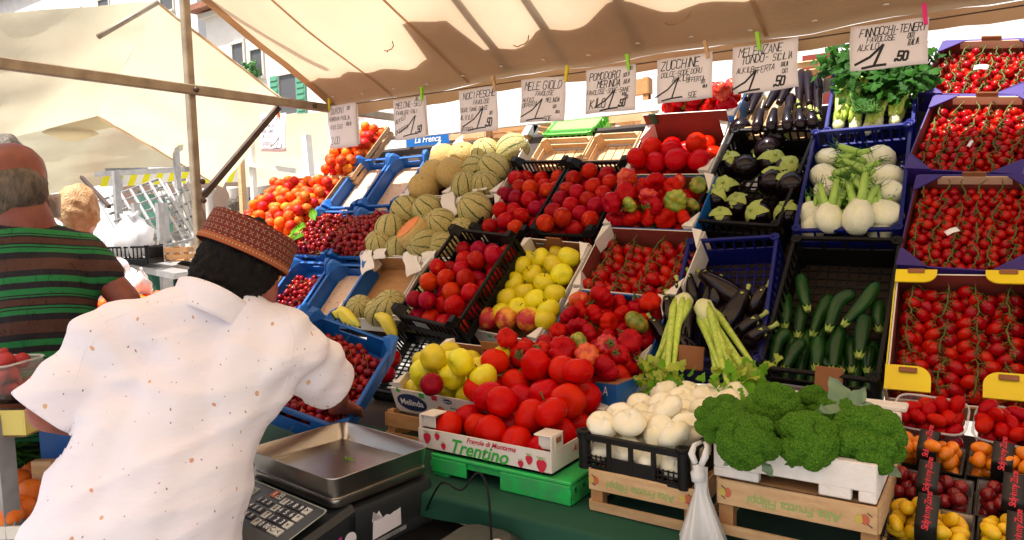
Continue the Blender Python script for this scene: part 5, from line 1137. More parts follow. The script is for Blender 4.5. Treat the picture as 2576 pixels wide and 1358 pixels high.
part('knot', MB().lathe([(0, -.024), (.013, -.022), (.015, -.008), (.011, .002), (.012, .008), (0, .012)], 12, lambda a, r, z: (r*(1+.12*math.sin(3*a+z*200)), z)), bag, 'bag_plastic', M=T(0, -.012, -.022))
# ---- punnets at the right end of the table
def punnet(q, fw, label, kind, n, r, inc, seed, fruits, flab, fgrp, clear=False, handle=True, h=.055, htext='Sicily in my Zone', hy=.055):
    M, w, l = frame_f(q, fw, rad(inc), .97); t = thing('punnet', M, label, 'punnet', kind)
    if clear:
        q_ = MB()
        def wall(u, v):
            a = u*6.283; k = .18; cx, cy = math.cos(a), math.sin(a); s = (abs(cx)**5+abs(cy)**5)**(-1/5); f = .86+.14*v
            return (cx*s*w/2*f, cy*s*l/2*f, -h+h*v)
        part('wall', q_.grid(wall, 48, 4), t, 'clear_plastic'); part('floor', MB().box((0, 0, -h), (w*.8, l*.8, .002)), t, 'clear_plastic')
        part('rim', MB().tube([Vector(wall(i/48, 1)) for i in range(49)], .0028, 6), t, 'clear_rim')
    else:
        for s in (-1, 1):
            part('side_wall', MB().box((s*w/2, 0, -h/2), (.003, l, h), mi=[0, 0, 0, 0 if s > 0 else 1, 0, 1 if s > 0 else 0]), t, 'card_black', 'card_white')
            part('end_wall', MB().box((0, s*l/2, -h/2), (w, .003, h), mi=[0, 0, 0 if s < 0 else 1, 0, 1 if s < 0 else 0, 0]), t, 'card_black', 'card_white')
        part('floor', MB().box((0, 0, -h), (w, l, .003)), t, 'card_white')
        if handle:
            bw = .036; hm = part('handle', MB().grid(lambda u, v: ((u-.5)*bw, -(l/2+.002)*math.cos(v*math.pi)*(1 if .0 <= v else 1), -.01+(hy+.01)*min(1, math.sin(v*math.pi)*1.5)**.8), 1, 24), t, 'card_black', 'card_white', solid=.0012)
            part('lettering', text_mesh('lettering', htext, .0155, 'ink_red', .15, .0003, .8), hm, M=T(0, -.004, hy+.0016) @ rotm(0, 0, rad(90)))
    p, rr = settle(n, w*.90, l*.90, r, seed, floor=-h+.003, g=(0, -.2, -1), iters=110)
    for i in range(n): fruit(fruits[0], fruits[1](i), M @ Matrix.Translation(Vector(p[i])) @ rnd_rot(), rr[i]*fruits[2], flab, 'tomato', fgrp)
    return t
mat('card_black', (.016, .013, .012), .45); mat('clear_rim', (.9, .9, .9), .1, alpha=.45)
two('skin_orange_tomato', (.84, .26, .008), (.78, .18, .006), nscale=1.2, rough=.18, val=.1)
two('skin_yellow_tomato', (.86, .56, .010), (.80, .42, .008), nscale=1.2, rough=.18, val=.08)
two('skin_dark_tomato', (.20, .008, .010), (.30, .012, .012), nscale=1.2, rough=.15, val=.25)
po = lambda i: plumtom(i % 3, 'skin_orange_tomato'); py_ = lambda i: plumtom(i % 3, 'skin_yellow_tomato'); pd = lambda i: shape(f'dark_tomato_{i%2}', lambda: MB().lathe(sphprof(1, 1.0, 8), 12), 'skin_dark_tomato')
pr_ = lambda i: plumtom(i % 3, 'skin_tomato_red')
KP = 'black handled punnets of small tomatoes'
punnet([(2244, 1070), (2440, 1106), (2436, 1010), (2248, 984)], 1.66, 'clear plastic punnet of red plum tomatoes beside the broccoli', 'clear punnets of red tomatoes', 34, .016, 30, 91, ('plum_tomato', pr_, .98), 'red plum tomato in the full clear punnet', 'red tomatoes in the clear punnet beside the broccoli', True)
punnet([(2448, 1104), (2640, 1140), (2634, 1040), (2448, 1012)], 1.58, 'clear plastic punnet of red plum tomatoes cut by the right edge of the photo', 'clear punnets of red tomatoes', 34, .016, 30, 92, ('plum_tomato', pr_, .98), 'red plum tomato in the cropped clear punnet', 'red tomatoes in the clear punnet at the right edge', True)
punnet([(2250, 1160), (2420, 1196), (2432, 1130), (2258, 1096)], 1.53, 'black handled punnet of orange tomatoes beside the broccoli', KP, 30, .014, 38, 93, ('plum_tomato', po, .92), 'orange tomato in the punnet beside the broccoli', 'orange tomatoes in the punnet beside the broccoli')
punnet([(2430, 1194), (2610, 1230), (2616, 1160), (2440, 1128)], 1.47, 'black handled punnet of orange tomatoes at the right edge', KP, 30, .014, 38, 94, ('plum_tomato', po, .92), 'orange tomato in the right edge punnet', 'orange tomatoes in the punnet at the right edge')
punnet([(2228, 1252), (2444, 1298), (2452, 1210), (2240, 1172)], 1.43, 'black handled punnet of dark red tomatoes behind the yellow ones', KP, 40, .013, 36, 95, ('round_tomato', pd, 1.05), 'dark tomato in the punnet behind yellow ones', 'dark tomatoes in the punnet behind the yellow ones', handle=True)
punnet([(2450, 1294), (2650, 1340), (2650, 1240), (2456, 1204)], 1.38, 'black handled punnet of dark red tomatoes at the right edge', KP, 40, .013, 36, 96, ('round_tomato', pd, 1.05), 'dark tomato in the right edge punnet', 'dark tomatoes in the punnet at the right edge')
punnet([(2226, 1352), (2448, 1402), (2452, 1296), (2230, 1250)], 1.34, 'black handled punnet of yellow tomatoes, nearest of its row', KP, 46, .0135, 36, 97, ('plum_tomato', py_, .92), 'yellow plum tomato in the nearest punnet', 'yellow tomatoes in the nearest punnet')
punnet([(2456, 1400), (2670, 1450), (2668, 1340), (2456, 1298)], 1.30, 'black handled punnet of yellow tomatoes at the right edge', KP, 46, .0135, 36, 98, ('plum_tomato', py_, .92), 'yellow plum tomato in the punnet at the right edge', 'yellow tomatoes in the punnet at the right edge')
# sloping board that carries the punnets
bd = thing('display_board', (0, 0, 0), 'dark sloping board under the punnets beside the foam box', 'board')
A, B = pt(2225, 1350, 1.40), pt(2250, 1010, 1.80); C_, D_ = pt(2700, 1440, 1.36), pt(2700, 1080, 1.66)
part('board', MB().quad(A-Vector((0, 0, .06)), C_-Vector((0, 0, .06)), D_-Vector((0, 0, .06)), B-Vector((0, 0, .06))), bd, 'wood_dark', solid=.01)
part('side', MB().quad(A+Vector((-.005, 0, -.055)), B+Vector((-.005, 0, -.055)), Vector((B.x-.005, B.y, .9)), Vector((A.x-.005, A.y, .9))), bd, 'wood_orange', solid=.008)
part('front', MB().quad(A-Vector((0, 0, .055)), C_-Vector((0, 0, .055)), Vector((C_.x, C_.y, .9)), Vector((A.x, A.y, .9))), bd, 'wood_dark', solid=.008)
# ================================================================== the scale
two('steel_pan', (.60, .57, .53), (.48, .45, .40), nscale=5, rough=.30, metal=1.0, bump=.05, bscale=120, stretch=(1, 1, 1))
mat('scale_body', (.010, .013, .015), .5, (.018, .020, .022), 6, .04, 120); mat('key_dark', (.03, .03, .03), .45); mat('key_light', (.62, .62, .56), .5); mat('lcd', (.20, .21, .15), .2); mat('panel', (.055, .055, .05), .4); mat('panel_edge', (.30, .33, .28), .5)
PZ = .985; pc = [O+ray(*a)*((PZ-W_CAM)/ray(*a).z) for a in ((640, 1135), (865, 1218), (1068, 1112), (832, 1053))]
ctr = (pc[0]+pc[1]+pc[2]+pc[3])/4; ang = math.atan2((pc[1]-pc[0]).y, (pc[1]-pc[0]).x)
MS = Matrix.Translation(ctr) @ rotm(0, 0, ang)
pw, pl_ = (pc[1]-pc[0]).length, (pc[3]-pc[0]).length
print('pan', pw, pl_, ctr)
scl = thing('weighing_scale', MS, 'dark electronic scale with a number keypad and steel pan by the man in white', 'scale')
def rrect(w, l, r, z, n=6):
    P = []
    for cx, cy, a0 in ((1, 1, 0), (-1, 1, 90), (-1, -1, 180), (1, -1, 270)):
        for i in range(n+1):
            a = rad(a0+90*i/n); P.append(Vector((cx*(w/2-r)+r*math.cos(a), cy*(l/2-r)+r*math.sin(a), z)))
    return P
def loops(m, L, mi=0, smooth=True):
    n_ = len(L[0]); vs = [v for lp_ in L for v in lp_]
    m.add(vs, [(j*n_+k, j*n_+(k+1) % n_, (j+1)*n_+(k+1) % n_, (j+1)*n_+k) for j in range(len(L)-1) for k in range(n_)], mi, smooth); return m
m = MB(); L_ = [rrect(pw*.93, pl_*.93, .02, -.052), rrect(pw*.985, pl_*.985, .026, -.004), rrect(pw, pl_, .028, 0), rrect(pw*.978, pl_*.978, .024, -.001), rrect(pw*.93, pl_*.93, .022, -.040), rrect(pw*.90, pl_*.90, .02, -.044)]
loops(m, L_); k = len(m.v); m.add(L_[-1], [tuple(range(len(L_[-1])))]); part('pan', m, scl, 'steel_pan')
m = MB(); L_ = [rrect(pw*.90, pl_*.90, .02, -.072), rrect(pw*.95, pl_*.95, .022, -.070), rrect(pw*.95, pl_*.95, .022, -.053)]; loops(m, L_); m.add(L_[-1], [tuple(range(len(L_[-1])))]); part('platter', m, scl, 'steel_pan')
part('platter_support', MB().box((0, 0, -.08), (pw*.5, pl_*.5, .03)), scl, 'scale_body')
zt, zb = -.080, -.185
m = MB(); L_ = [rrect(pw*1.06, pl_*1.0, .03, zb), rrect(pw*1.06, pl_*1.0, .03, zt-.012), rrect(pw*1.03, pl_*.97, .03, zt)]; loops(m, L_); m.add(L_[-1], [tuple(range(len(L_[-1])))])
part('housing', m, scl, 'scale_body')
fy = -pl_*.47; ky, kz = -.19, -.058   # keypad slope in y and z
xw = pw*.53
P0, P1 = Vector((0, fy, zt+.010)), Vector((0, fy+ky, zt+.010+kz))
part('keypad_housing', MB().add([(-xw, P0.y+.04, P0.z), (xw, P0.y+.04, P0.z), (xw, P1.y, P1.z), (-xw, P1.y, P1.z), (-xw, P0.y+.04, zb), (xw, P0.y+.04, zb), (xw, P1.y, zb), (-xw, P1.y, zb)], [(0, 3, 2, 1), (3, 7, 6, 2), (1, 2, 6, 5), (0, 4, 7, 3), (4, 5, 6, 7)]), scl, 'scale_body', bevel=.012)
sl_ = math.atan2(-kz, -ky-.04*0); Lk_ = math.hypot(ky, kz); Mk = Matrix.Translation((P0+P1)/2+Vector((0, -.006, .012))) @ rotm(sl_, 0, 0)
kp = part('keypad', MB().add(rrect(xw*1.9, Lk_*.84, .012, 0), [tuple(range(28))]), scl, 'panel', M=Mk)
kp2 = MB(); loops(kp2, [rrect(xw*1.9, Lk_*.84, .012, .0006), rrect(xw*1.87, Lk_*.80, .011, .0012)]); part('frame', kp2, kp, 'panel_edge')
part('display', MB().box((-xw*.62, Lk_*.12, .002), (.10, .07, .003)), kp, 'lcd', bevel=.001); part('display_frame', MB().box((-xw*.62, Lk_*.12, .001), (.112, .082, .003)), kp, 'panel_edge')
def key(x, y, s, ch, mt, cm):
    k_ = part('key', MB().box((x, y, .0016), (s*.9, s*.86, .003)), kp, mt)
    if ch: part('lettering', text_mesh('lettering', ch, s*.85, cm, 0, s*.015), k_, M=T(x, y, .0036))
ks = .0215
rows_r = ['789', '456', '123', '0*C']
for j in range(4):
    y = Lk_*.30-j*ks*1.15
    for i in range(3):
        ch = rows_r[j][i]; ch = '00' if ch == '*' else ch
        key(xw*.36+i*ks, y, ks, ch, 'key_light' if ch == 'C' else 'key_dark', 'ink' if ch == 'C' else 'ink_white')
    key(xw*.36+3*ks, y, ks, ('>', '^', 'v', '<')[j], 'key_light', 'ink')
    key(xw*.36-ks, y, ks, ('T', '0', 'T', 'P')[j], 'key_light', 'ink')
for j, row in enumerate(('123', '456', '789')):
    for i, ch in enumerate(row): key(xw*.36-ks*4.4+i*ks*.95, Lk_*.20-(j)*ks*1.1, ks*.82, ch, 'panel', 'ink_white')
key(xw*.36-ks*3.4, Lk_*.34, ks, 'I', 'ink_orange', 'ink_white')
for i in range(2): key(xw*.36-ks*(2.4-i*.0)+i*ks*.0, Lk_*.34-.0, ks, 'PLU', 'key_light', 'ink') if i == 0 else None
part('lettering', text_mesh('lettering', 'DIBAL', .013, 'ink_white', .2, .0003), kp, M=T(-xw*.62, -Lk_*.30, .001))
# stickers on the right side of the housing
sx = pw*.53+.001
R = random.Random(5)
P = [(sx, -.05, zt-.02), (sx, -.055, zb+.02), (sx, .03, zb+.028)]+[(sx, .03-.085*i/8, zt-.022-R.uniform(0, .022)) for i in range(9)]
part('torn_sticker', MB().add(P, [tuple(range(len(P)))]), scl, 'paper')
st = part('strip_label', MB().quad((sx, -.08, zb+.005), (sx, .045, zb+.012), (sx, .045, zb+.022), (sx, -.08, zb+.015)), scl, 'ink_grey'); part('lettering', text_mesh('lettering', 'CE M 20', .009, 'ink', 0), st, M=T(sx+.0006, .01, zb+.014) @ rotm(rad(90), 0, rad(90)) @ rotm(0, 0, rad(3)))
part('round_sticker', MB().add([(sx, -.115+.016*math.cos(k*.4488), zb+.045+.016*math.sin(k*.4488)) for k in range(14)], [tuple(range(14))]), scl, 'paper')
ps = part('pink_sticker', MB().quad((sx, -.165, zb+.018), (sx, -.138, zb+.03), (sx, -.138, zb+.06), (sx, -.165, zb+.048)), scl, 'ink_pink' if 'ink_pink' in MATS else mat('ink_pink', (.62, .03, .28), .5))
# green scrap in the pan
gs = thing('leaf_scrap', MS @ T(.0, .03, -.042), 'tiny green leaf scrap lying in the steel scale pan', 'leaf'); part('blade', MB().grid(lambda u, v: ((u-.5)*.04, (v-.5)*.012*math.sin(math.pi*u)+.004*math.sin(u*9), .003+.004*math.sin(u*14)), 10, 3), gs, 'leaf_bright', M=rotm(0, 0, .4))
# stand under the scale: steel topped box, black printer box, dark case
stand_ = thing('scale_stand', MS @ T(0, 0, 0), 'dark metal stand carrying the scale', 'stand')
part('top', MB().box((.04, -.06, zb-.010), (pw*1.35, pl_*1.5, .018)), stand_, 'black_plastic'); 
for x in (-.2, .22):
    for y in (-.24, .12): part('leg', MB().box((x, y, (zb-.02-PZ)/2), (.03, .03, PZ+zb-.02)), stand_, 'steel_grey')
bxp = thing('printer_box', MS @ T(.30, -.03, zb-.10), 'black device box with a torn label beside the scale', 'device box')
part('body', MB().box((0, 0, .0), (.16, .40, .16)), bxp, 'scale_body', bevel=.008); part('torn_sticker', MB().add([(.0812, -.10, -.01), (.0812, -.02, -.03), (.0812, .02, .01), (.0812, -.02, .03), (.0812, -.09, .04)], [(0, 1, 2, 3, 4)]), bxp, 'paper'); part('lid', MB().box((0, 0, .084), (.168, .41, .010)), bxp, 'black_plastic', bevel=.003)
sm = pt(1170, 1352, 1.50)
sc_ = thing('dark_case', Matrix.Translation(sm+Vector((0, 0, -.06))) @ rotm(0, 0, ang+.15), 'dark grey rounded case with silver script at the bottom edge', 'case')
m = MB(); L_ = [rrect(.16, .24, .04, -.15), rrect(.17, .25, .045, 0), rrect(.165, .245, .045, .025), rrect(.13, .21, .04, .040)]; loops(m, L_); m.add(L_[-1], [tuple(range(len(L_[-1])))]); part('body', m, sc_, mat('case_grey', (.045, .047, .042), .4, (.06, .06, .055), 30))
part('lettering', text_mesh('lettering', 'Smart', .03, 'ink_white', .3, .0004), sc_, M=T(-.02, -.02, .0412) @ rotm(0, 0, rad(-20))); part('round_sticker', MB().lathe([(0, 0), (.012, 0), (.012, .001), (0, .0012)], 14), sc_, 'paper', M=T(.045, .05, .0405))
cb = MB(); cpts = [MS @ Vector((.2, .10, -.15)), aty(1110, 1215, 1.20), aty(1160, 1232, 1.20), aty(1200, 1190, 1.22), aty(1222, 1215, 1.22), aty(1232, 1280, 1.20), aty(1238, 1400, 1.18)]
cq_ = []
for k in range(len(cpts)-1):
    a_, b_, c_, d_ = cpts[max(k-1, 0)], cpts[k], cpts[k+1], cpts[min(k+2, len(cpts)-1)]
    for i in range(8):
        f_ = i/8; cq_.append(.5*((2*b_)+(c_-a_)*f_+(2*a_-5*b_+4*c_-d_)*f_*f_+(3*b_-a_-3*c_+d_)*f_**3))
cb.tube(cq_, .0026, 6); tag(link('power_cable', cb.mesh('power_cable', 'black_plastic')), 'thin black power cable drooping from the scale in front of the green cloth', 'cable')
ts = thing('cardboard_box', (-.88, 1.46, .72), 'brown cardboard box with red capitals stored under the table', 'box'); part('wall', MB().box((0, 0, -.12), (.36, .24, .34)), ts, 'card_brown'); part('lettering', text_mesh('lettering', 'TOSINI', .06, 'ink_red', 0, .001), ts, M=T(0, -.122, -.02) @ rotm(rad(90), 0, 0)); part('lettering', text_mesh('lettering', 'ortofrutta', .025, 'ink_red', .2, .0), ts, M=T(0, -.122, .03) @ rotm(rad(90), 0, 0))
ts = thing('cardboard_box', (-.52, 1.50, .66), 'pale cardboard box with a red script stored under the table behind the bag', 'box'); part('wall', MB().box((0, 0, -.10), (.30, .24, .34)), ts, 'card_white'); part('lettering', text_mesh('lettering', 'Frutta', .07, 'ink_red', .3, .0004), ts, M=T(-.05, -.122, .0) @ rotm(rad(90), 0, 0))
ts = thing('cardboard_box', (-1.25, 1.75, .5), 'dark box stored deep under the table', 'box'); part('wall', MB().box((0, 0, -.2), (.5, .3, .55)), ts, 'wood_dark')
# printed crate under the low apple carton
fl_ = wood_crate('wooden_crate', 'dark wooden crate with faded print under the low apple carton', T(MA.translation.x, MA.translation.y, MA.translation.z-.115), wA*1.02, lA*1.1, .12, 'wood_orange', None)
part('lettering', text_mesh('lettering', 'FRUTTA BONIZ', .026, 'ink_lightgreen', .1, .0004), fl_, M=T(.05, -lA*.55-.003, -.04) @ rotm(rad(90), 0, 0))
# ================================================================== price cards on the string
SY = 2.470
PEG = {'y': mat('peg_yellow', (.75, .62, .03), .5), 'g': mat('peg_lime', (.35, .75, .04), .5), 'w': 'wood_pale', 'o': mat('peg_orange', (.75, .20, .02), .5), 'p': mat('peg_pink', (.80, .01, .20), .5)}
def card(P0_, P1_, hgt, lines, label, peg, pegx, peglab, seed, thick_=.0022, back=False):
    A, B = aty(*P0_, SY), aty(*P1_, SY); ex = (B-A).normalized(); w = (B-A).length; ez = Vector((0, -1, 0)); ez = (ez-ex*ez.dot(ex)).normalized(); ey = ez.cross(ex)
    M = Matrix((ex, ey, ez)).transposed().to_4x4(); M.translation = A; R = random.Random(seed); h = hgt*w
    t = thing('price_card', M, label, 'price card', 'handwritten price cards on the string')
    cv = R.uniform(-.006, .008); fn = lambda u, v: (u*w+.002*math.sin(v*5+seed), -v*h+.0015*math.sin(u*6+seed), cv*math.sin(u*3)+.004*math.sin(v*3+seed)*v)
    part('paper', MB().grid(fn, 8, 8), t, 'paper', solid=.0006)
    if back: part('paper', MB().grid(lambda u, v: (u*w+.006, -v*h*.94, -.004-.01*v), 6, 6), t, 'paper', solid=.0006)
    m = MB()
    for (txt, x, y, hh, *k) in lines:
        q = MB(); nc = sum(.6 if ch in " .,'I" else 1 for ch in txt); xs_ = min(.85, max(.46, (.955-x)*w/max(.1, nc*.71*hh*h))) if txt != '!' else 1
        strokes(q, txt, 0, 0, hh*h, thick_*(k[0] if k else 1)*(.5+hh*3), rng=R, rise=k[1] if len(k) > 1 else .0, xs=xs_)
        o = len(m.v)
        for v in q.v:
            px, py2 = v[0]+x*w, v[1]-y*h; bz = fn(px/w, -py2/h)[2]; m.v.append((px, py2, bz+.0012))
        m.f += [tuple(o+i for i in f) for f in q.f]; m.mi += q.mi; m.sm += q.sm
    part('lettering', m, t, 'ink')
    for px, pk in ((pegx, peg),):
        p = A+ex*w*px+ey*.004; g = thing('clothes_peg', Matrix.Translation(p+ez*.0045) @ Matrix((ex, ey, ez)).transposed().to_4x4() @ rotm(0, 0, R.uniform(-.2, .2)), peglab, 'clothes peg', 'clothes pegs on the string')
        for s in (-1, 1): part('prong', MB().add([(-.005, -.026, s*.0015), (.005, -.026, s*.0015), (.006, .012, s*.0022), (.0055, .034, s*.006), (-.0055, .034, s*.006), (-.006, .012, s*.0022), (-.005, -.026, s*.0045), (.005, -.026, s*.0045), (.006, .012, s*.0062), (.0055, .034, s*.009), (-.0055, .034, s*.009), (-.006, .012, s*.0062)], [(0, 1, 2, 3, 4, 5), (11, 10, 9, 8, 7, 6)]+[(i, i+6, (i+1) % 6+6, (i+1) % 6) for i in range(6)]), g, PEG[pk])
        part('spring', MB().tube([(-.007, .004, 0), (.007, .004, 0)], .003, 8), g, 'steel_grey')
card((655, 287), (719, 284), .95, [('ALBICOCCHE', .05, .20, .12), ('EXTRA DOLCI', .12, .36, .09), ('SODE SANE', .06, .50, .09), ('ALKILO', .08, .64, .10), ('OFFERTA', .06, .84, .09), ('!', .52, .92, .30), ('50', .76, .9, .11)], 'price card for apricots hanging at the far left of the string', 'o', .72, 'orange clothes peg on the apricot card', 1)
card((824, 268), (895, 258), 1.05, [('DURONI', .14, .20, .13), ('CATI', .72, .14, .08), ('FERROVIA-PUGLIA', .04, .36, .085), ('KILO 3.50', .1, .55, .09), ('ITALIA', .66, .5, .08), ('2.00', .06, .9, .16)], 'price card for cherries with a curled second sheet, second from the left', 'y', .1, 'yellow clothes peg on the cherry card', 2, back=True)
card((989, 252), (1067, 240), .98, [('MELONE-SEU', .07, .22, .14), ('FAVOLOSE-ITALI', .08, .38, .085), ('CAT', .72, .08, .08), ('ALKILO', .03, .60, .10, 1, .35), ('OFFERTA', .02, .86, .10, 1, .35), ('!', .38, .90, .46), (".'50", .66, .86, .16, 2.2)], 'price card for melons hanging above the blue carton', 'g', .95, 'lime clothes peg on the melon card', 3, back=True)
card((1155, 228), (1250, 214), .93, [('NOCI PESCHE', .10, .22, .15, 1.2), ('FAVOLOSE', .36, .36, .095), ('SODE-SANE-DOLCE', .02, .50, .085), ('AL KILO', .0, .68, .10), ('CATI', .78, .62, .07), ('OFFERTA', .03, .94, .08), ('!', .32, .92, .48), ('.50', .66, .88, .18, 2.2)], 'price card for nectarines hanging above the melons', 'w', .95, 'wooden clothes peg on the nectarine card', 4)
card((1312, 200), (1424, 191), .83, [('MELE GIOLD', .08, .26, .18, 1.2), ('FAVOLOSE', .34, .40, .10), ('ALKILO', .05, .52, .09), ('OFFERTA', .04, .66, .10, 1, .1), ('MELINDA', .58, .56, .10), ('CATI', .74, .70, .075), ('ITALIA', .80, .82, .065), ('!', .24, .94, .46), (',50€'.replace('€', 'E'), .52, .98, .11)], 'price card for golden apples hanging left of the lime crate', 'y', 1.02, 'yellow clothes peg beside the apple card', 5)
card((1474, 177), (1600, 160), .80, [('POMODORO', .08, .26, .16, 1.2), ('MERINDA', .24, .44, .15, 1.3), ('CATI', .86, .12, .08), ('SICILIA', .76, .26, .08, 1, .2), ('ITALIA', .76, .42, .09, 1, .2), ('FAVOLOSE-SODE-SANE', .02, .58, .10), ('ALKILO', .74, .66, .06), ('2.00', .78, .74, .08), ('KILO', .08, .88, .20, 1.4), ('!', .38, .94, .42, 1.2), ('.50', .66, .90, .15, 2.2)], 'price card for tomatoes hanging above the lime crate', 'g', .86, 'lime clothes peg on the tomato card', 6)
card((1652, 152), (1791, 129), .77, [('ZUCCHINE', .08, .26, .20, 1.2), ('DOLCE-SODE DORU', .08, .42, .11), ('ALKILO', .28, .56, .12, 1, .05), ('OFFERTA', .54, .60, .10), ('CATI', .80, .66, .075), ('ITALIA', .82, .76, .065), ('!', .16, .92, .46), (',', .44, .92, .12), ('50E', .56, .94, .12)], 'price card for zucchini hanging above the topmost ribbed tomatoes', 'w', .92, 'wooden clothes peg on the zucchini card', 7)
card((1842, 121), (2007, 94), .74, [('MELENZANE', .10, .22, .17), ('TONDO-', .14, .38, .16, 1.2), ('SICILIA', .62, .40, .14), ('ALKILO', .06, .56, .11), ('OFFERTA', .28, .62, .12, 1, .1), ('ITALIA', .74, .54, .09), ('CATI', .76, .68, .09), ('!', .16, .96, .42, 1.3), (".50", .62, .92, .18, 2.4)], 'price card for aubergines hanging above the long aubergines', 'g', .42, 'lime clothes peg on the aubergine card', 8)
card((2140, 68), (2338, 42), .64, [('FINNOCCHI-TENERI', .12, .26, .17, 1.1), ('FAVOLOSE', .22, .40, .12), ('ALKILO', .10, .56, .13), ('CATI', .74, .40, .11), ('ITALIA', .74, .56, .13, 1, .1), ('!', .24, .94, .46, 1.5), (".50", .58, .86, .19, 2.6)], 'biggest price card for fennel hanging above the celery', 'p', .95, 'pink clothes peg on the fennel card', 9)
# ================================================================== people
def capsule(mb, a, ra, b, rb, n=14, sc_=None):
    a, b = Vector(a), Vector(b); d = b-a; L = d.length
    if L < 1e-5: d = Vector((0, 0, 1)); L = 1e-5
    d.normalize(); pts_, rs = [], []
    for t in (-88, -60, -30): pts_.append(a+d*ra*math.sin(rad(t))); rs.append(ra*math.cos(rad(t)))
    pts_.append(a); rs.append(ra); pts_.append(b); rs.append(rb)
    for t in (30, 60, 88): pts_.append(b+d*rb*math.sin(rad(t))); rs.append(rb*math.cos(rad(t)))
    mb.tube(pts_, rs, n)
def blob(name, caps, voxel=.011, smooth=8, disp=None, mt=None, cut=None, org=Vector((0, 0, 0))):
    mb = MB()
    for c in caps: capsule(mb, *c)
    o = bpy.data.objects.new('tmp', mb.mesh('tmp')); COL.objects.link(o)
    r_ = o.modifiers.new('r', 'REMESH'); r_.mode = 'VOXEL'; r_.voxel_size = voxel
    s_ = o.modifiers.new('s', 'SMOOTH'); s_.iterations = smooth; s_.factor = .5
    bpy.context.view_layer.update()
    me = bpy.data.meshes.new_from_object(o.evaluated_get(bpy.context.evaluated_depsgraph_get())); bpy.data.objects.remove(o); me.name = name
    if cut:
        bm = bmesh.new(); bm.from_mesh(me)
        for p_, n_ in cut:
            bmesh.ops.bisect_plane(bm, geom=bm.verts[:]+bm.edges[:]+bm.faces[:], plane_co=p_, plane_no=n_, clear_outer=True)
        bm.to_mesh(me); bm.free()
    nv = len(me.vertices); co = np.zeros(nv*3); me.vertices.foreach_get('co', co); co = co.reshape(-1, 3)
    if disp:
        no = np.zeros(nv*3); me.vertices.foreach_get('normal', no); no = no.reshape(-1, 3)
        co = co+no*np.array([disp(Vector(c)) for c in co])[:, None]
    co -= np.array(org); me.vertices.foreach_set('co', co.reshape(-1)); me.update()
    me.polygons.foreach_set('use_smooth', [True]*len(me.polygons))
    me.materials.clear()
    if mt: me.materials.append(MATS[mt] if isinstance(mt, str) else mt)
    return me
two('skin_tan', (.26, .060, .035), (.32, .085, .05), nscale=20, rough=.5, bump=.1, bscale=150, sss=.0)
two('skin_red', (.17, .042, .026), (.23, .062, .038), nscale=20, rough=.5, bump=.1, bscale=150)
two('skin_light', (.52, .26, .17), (.46, .21, .13), nscale=20, rough=.5)
two('hair_black', (.004, .0032, .003), (.008, .006, .005), nscale=90, rough=.75, bump=.6, bscale=120, spec=.2)
two('hair_grey', (.13, .10, .07), (.05, .038, .027), nscale=60, rough=.6, bump=.6, bscale=150, stretch=(1, 1, .3))
two('hair_blond', (.50, .30, .13), (.36, .19, .07), nscale=40, rough=.6, bump=.8, bscale=90)
two('denim', (.03, .10, .15), (.045, .14, .20), nscale=60, rough=.85, bump=.2, bscale=250)
two('trousers_dark', (.03, .03, .035), (.05, .05, .055), nscale=40, rough=.9)
two('tee_red', (.45, .03, .05), (.40, .025, .04), nscale=8, rough=.9); two('tee_white', (.80, .78, .78), (.74, .72, .72), nscale=8, rough=.9); two('tee_blue', (.05, .10, .30), (.05, .08, .25), nscale=8, rough=.9)
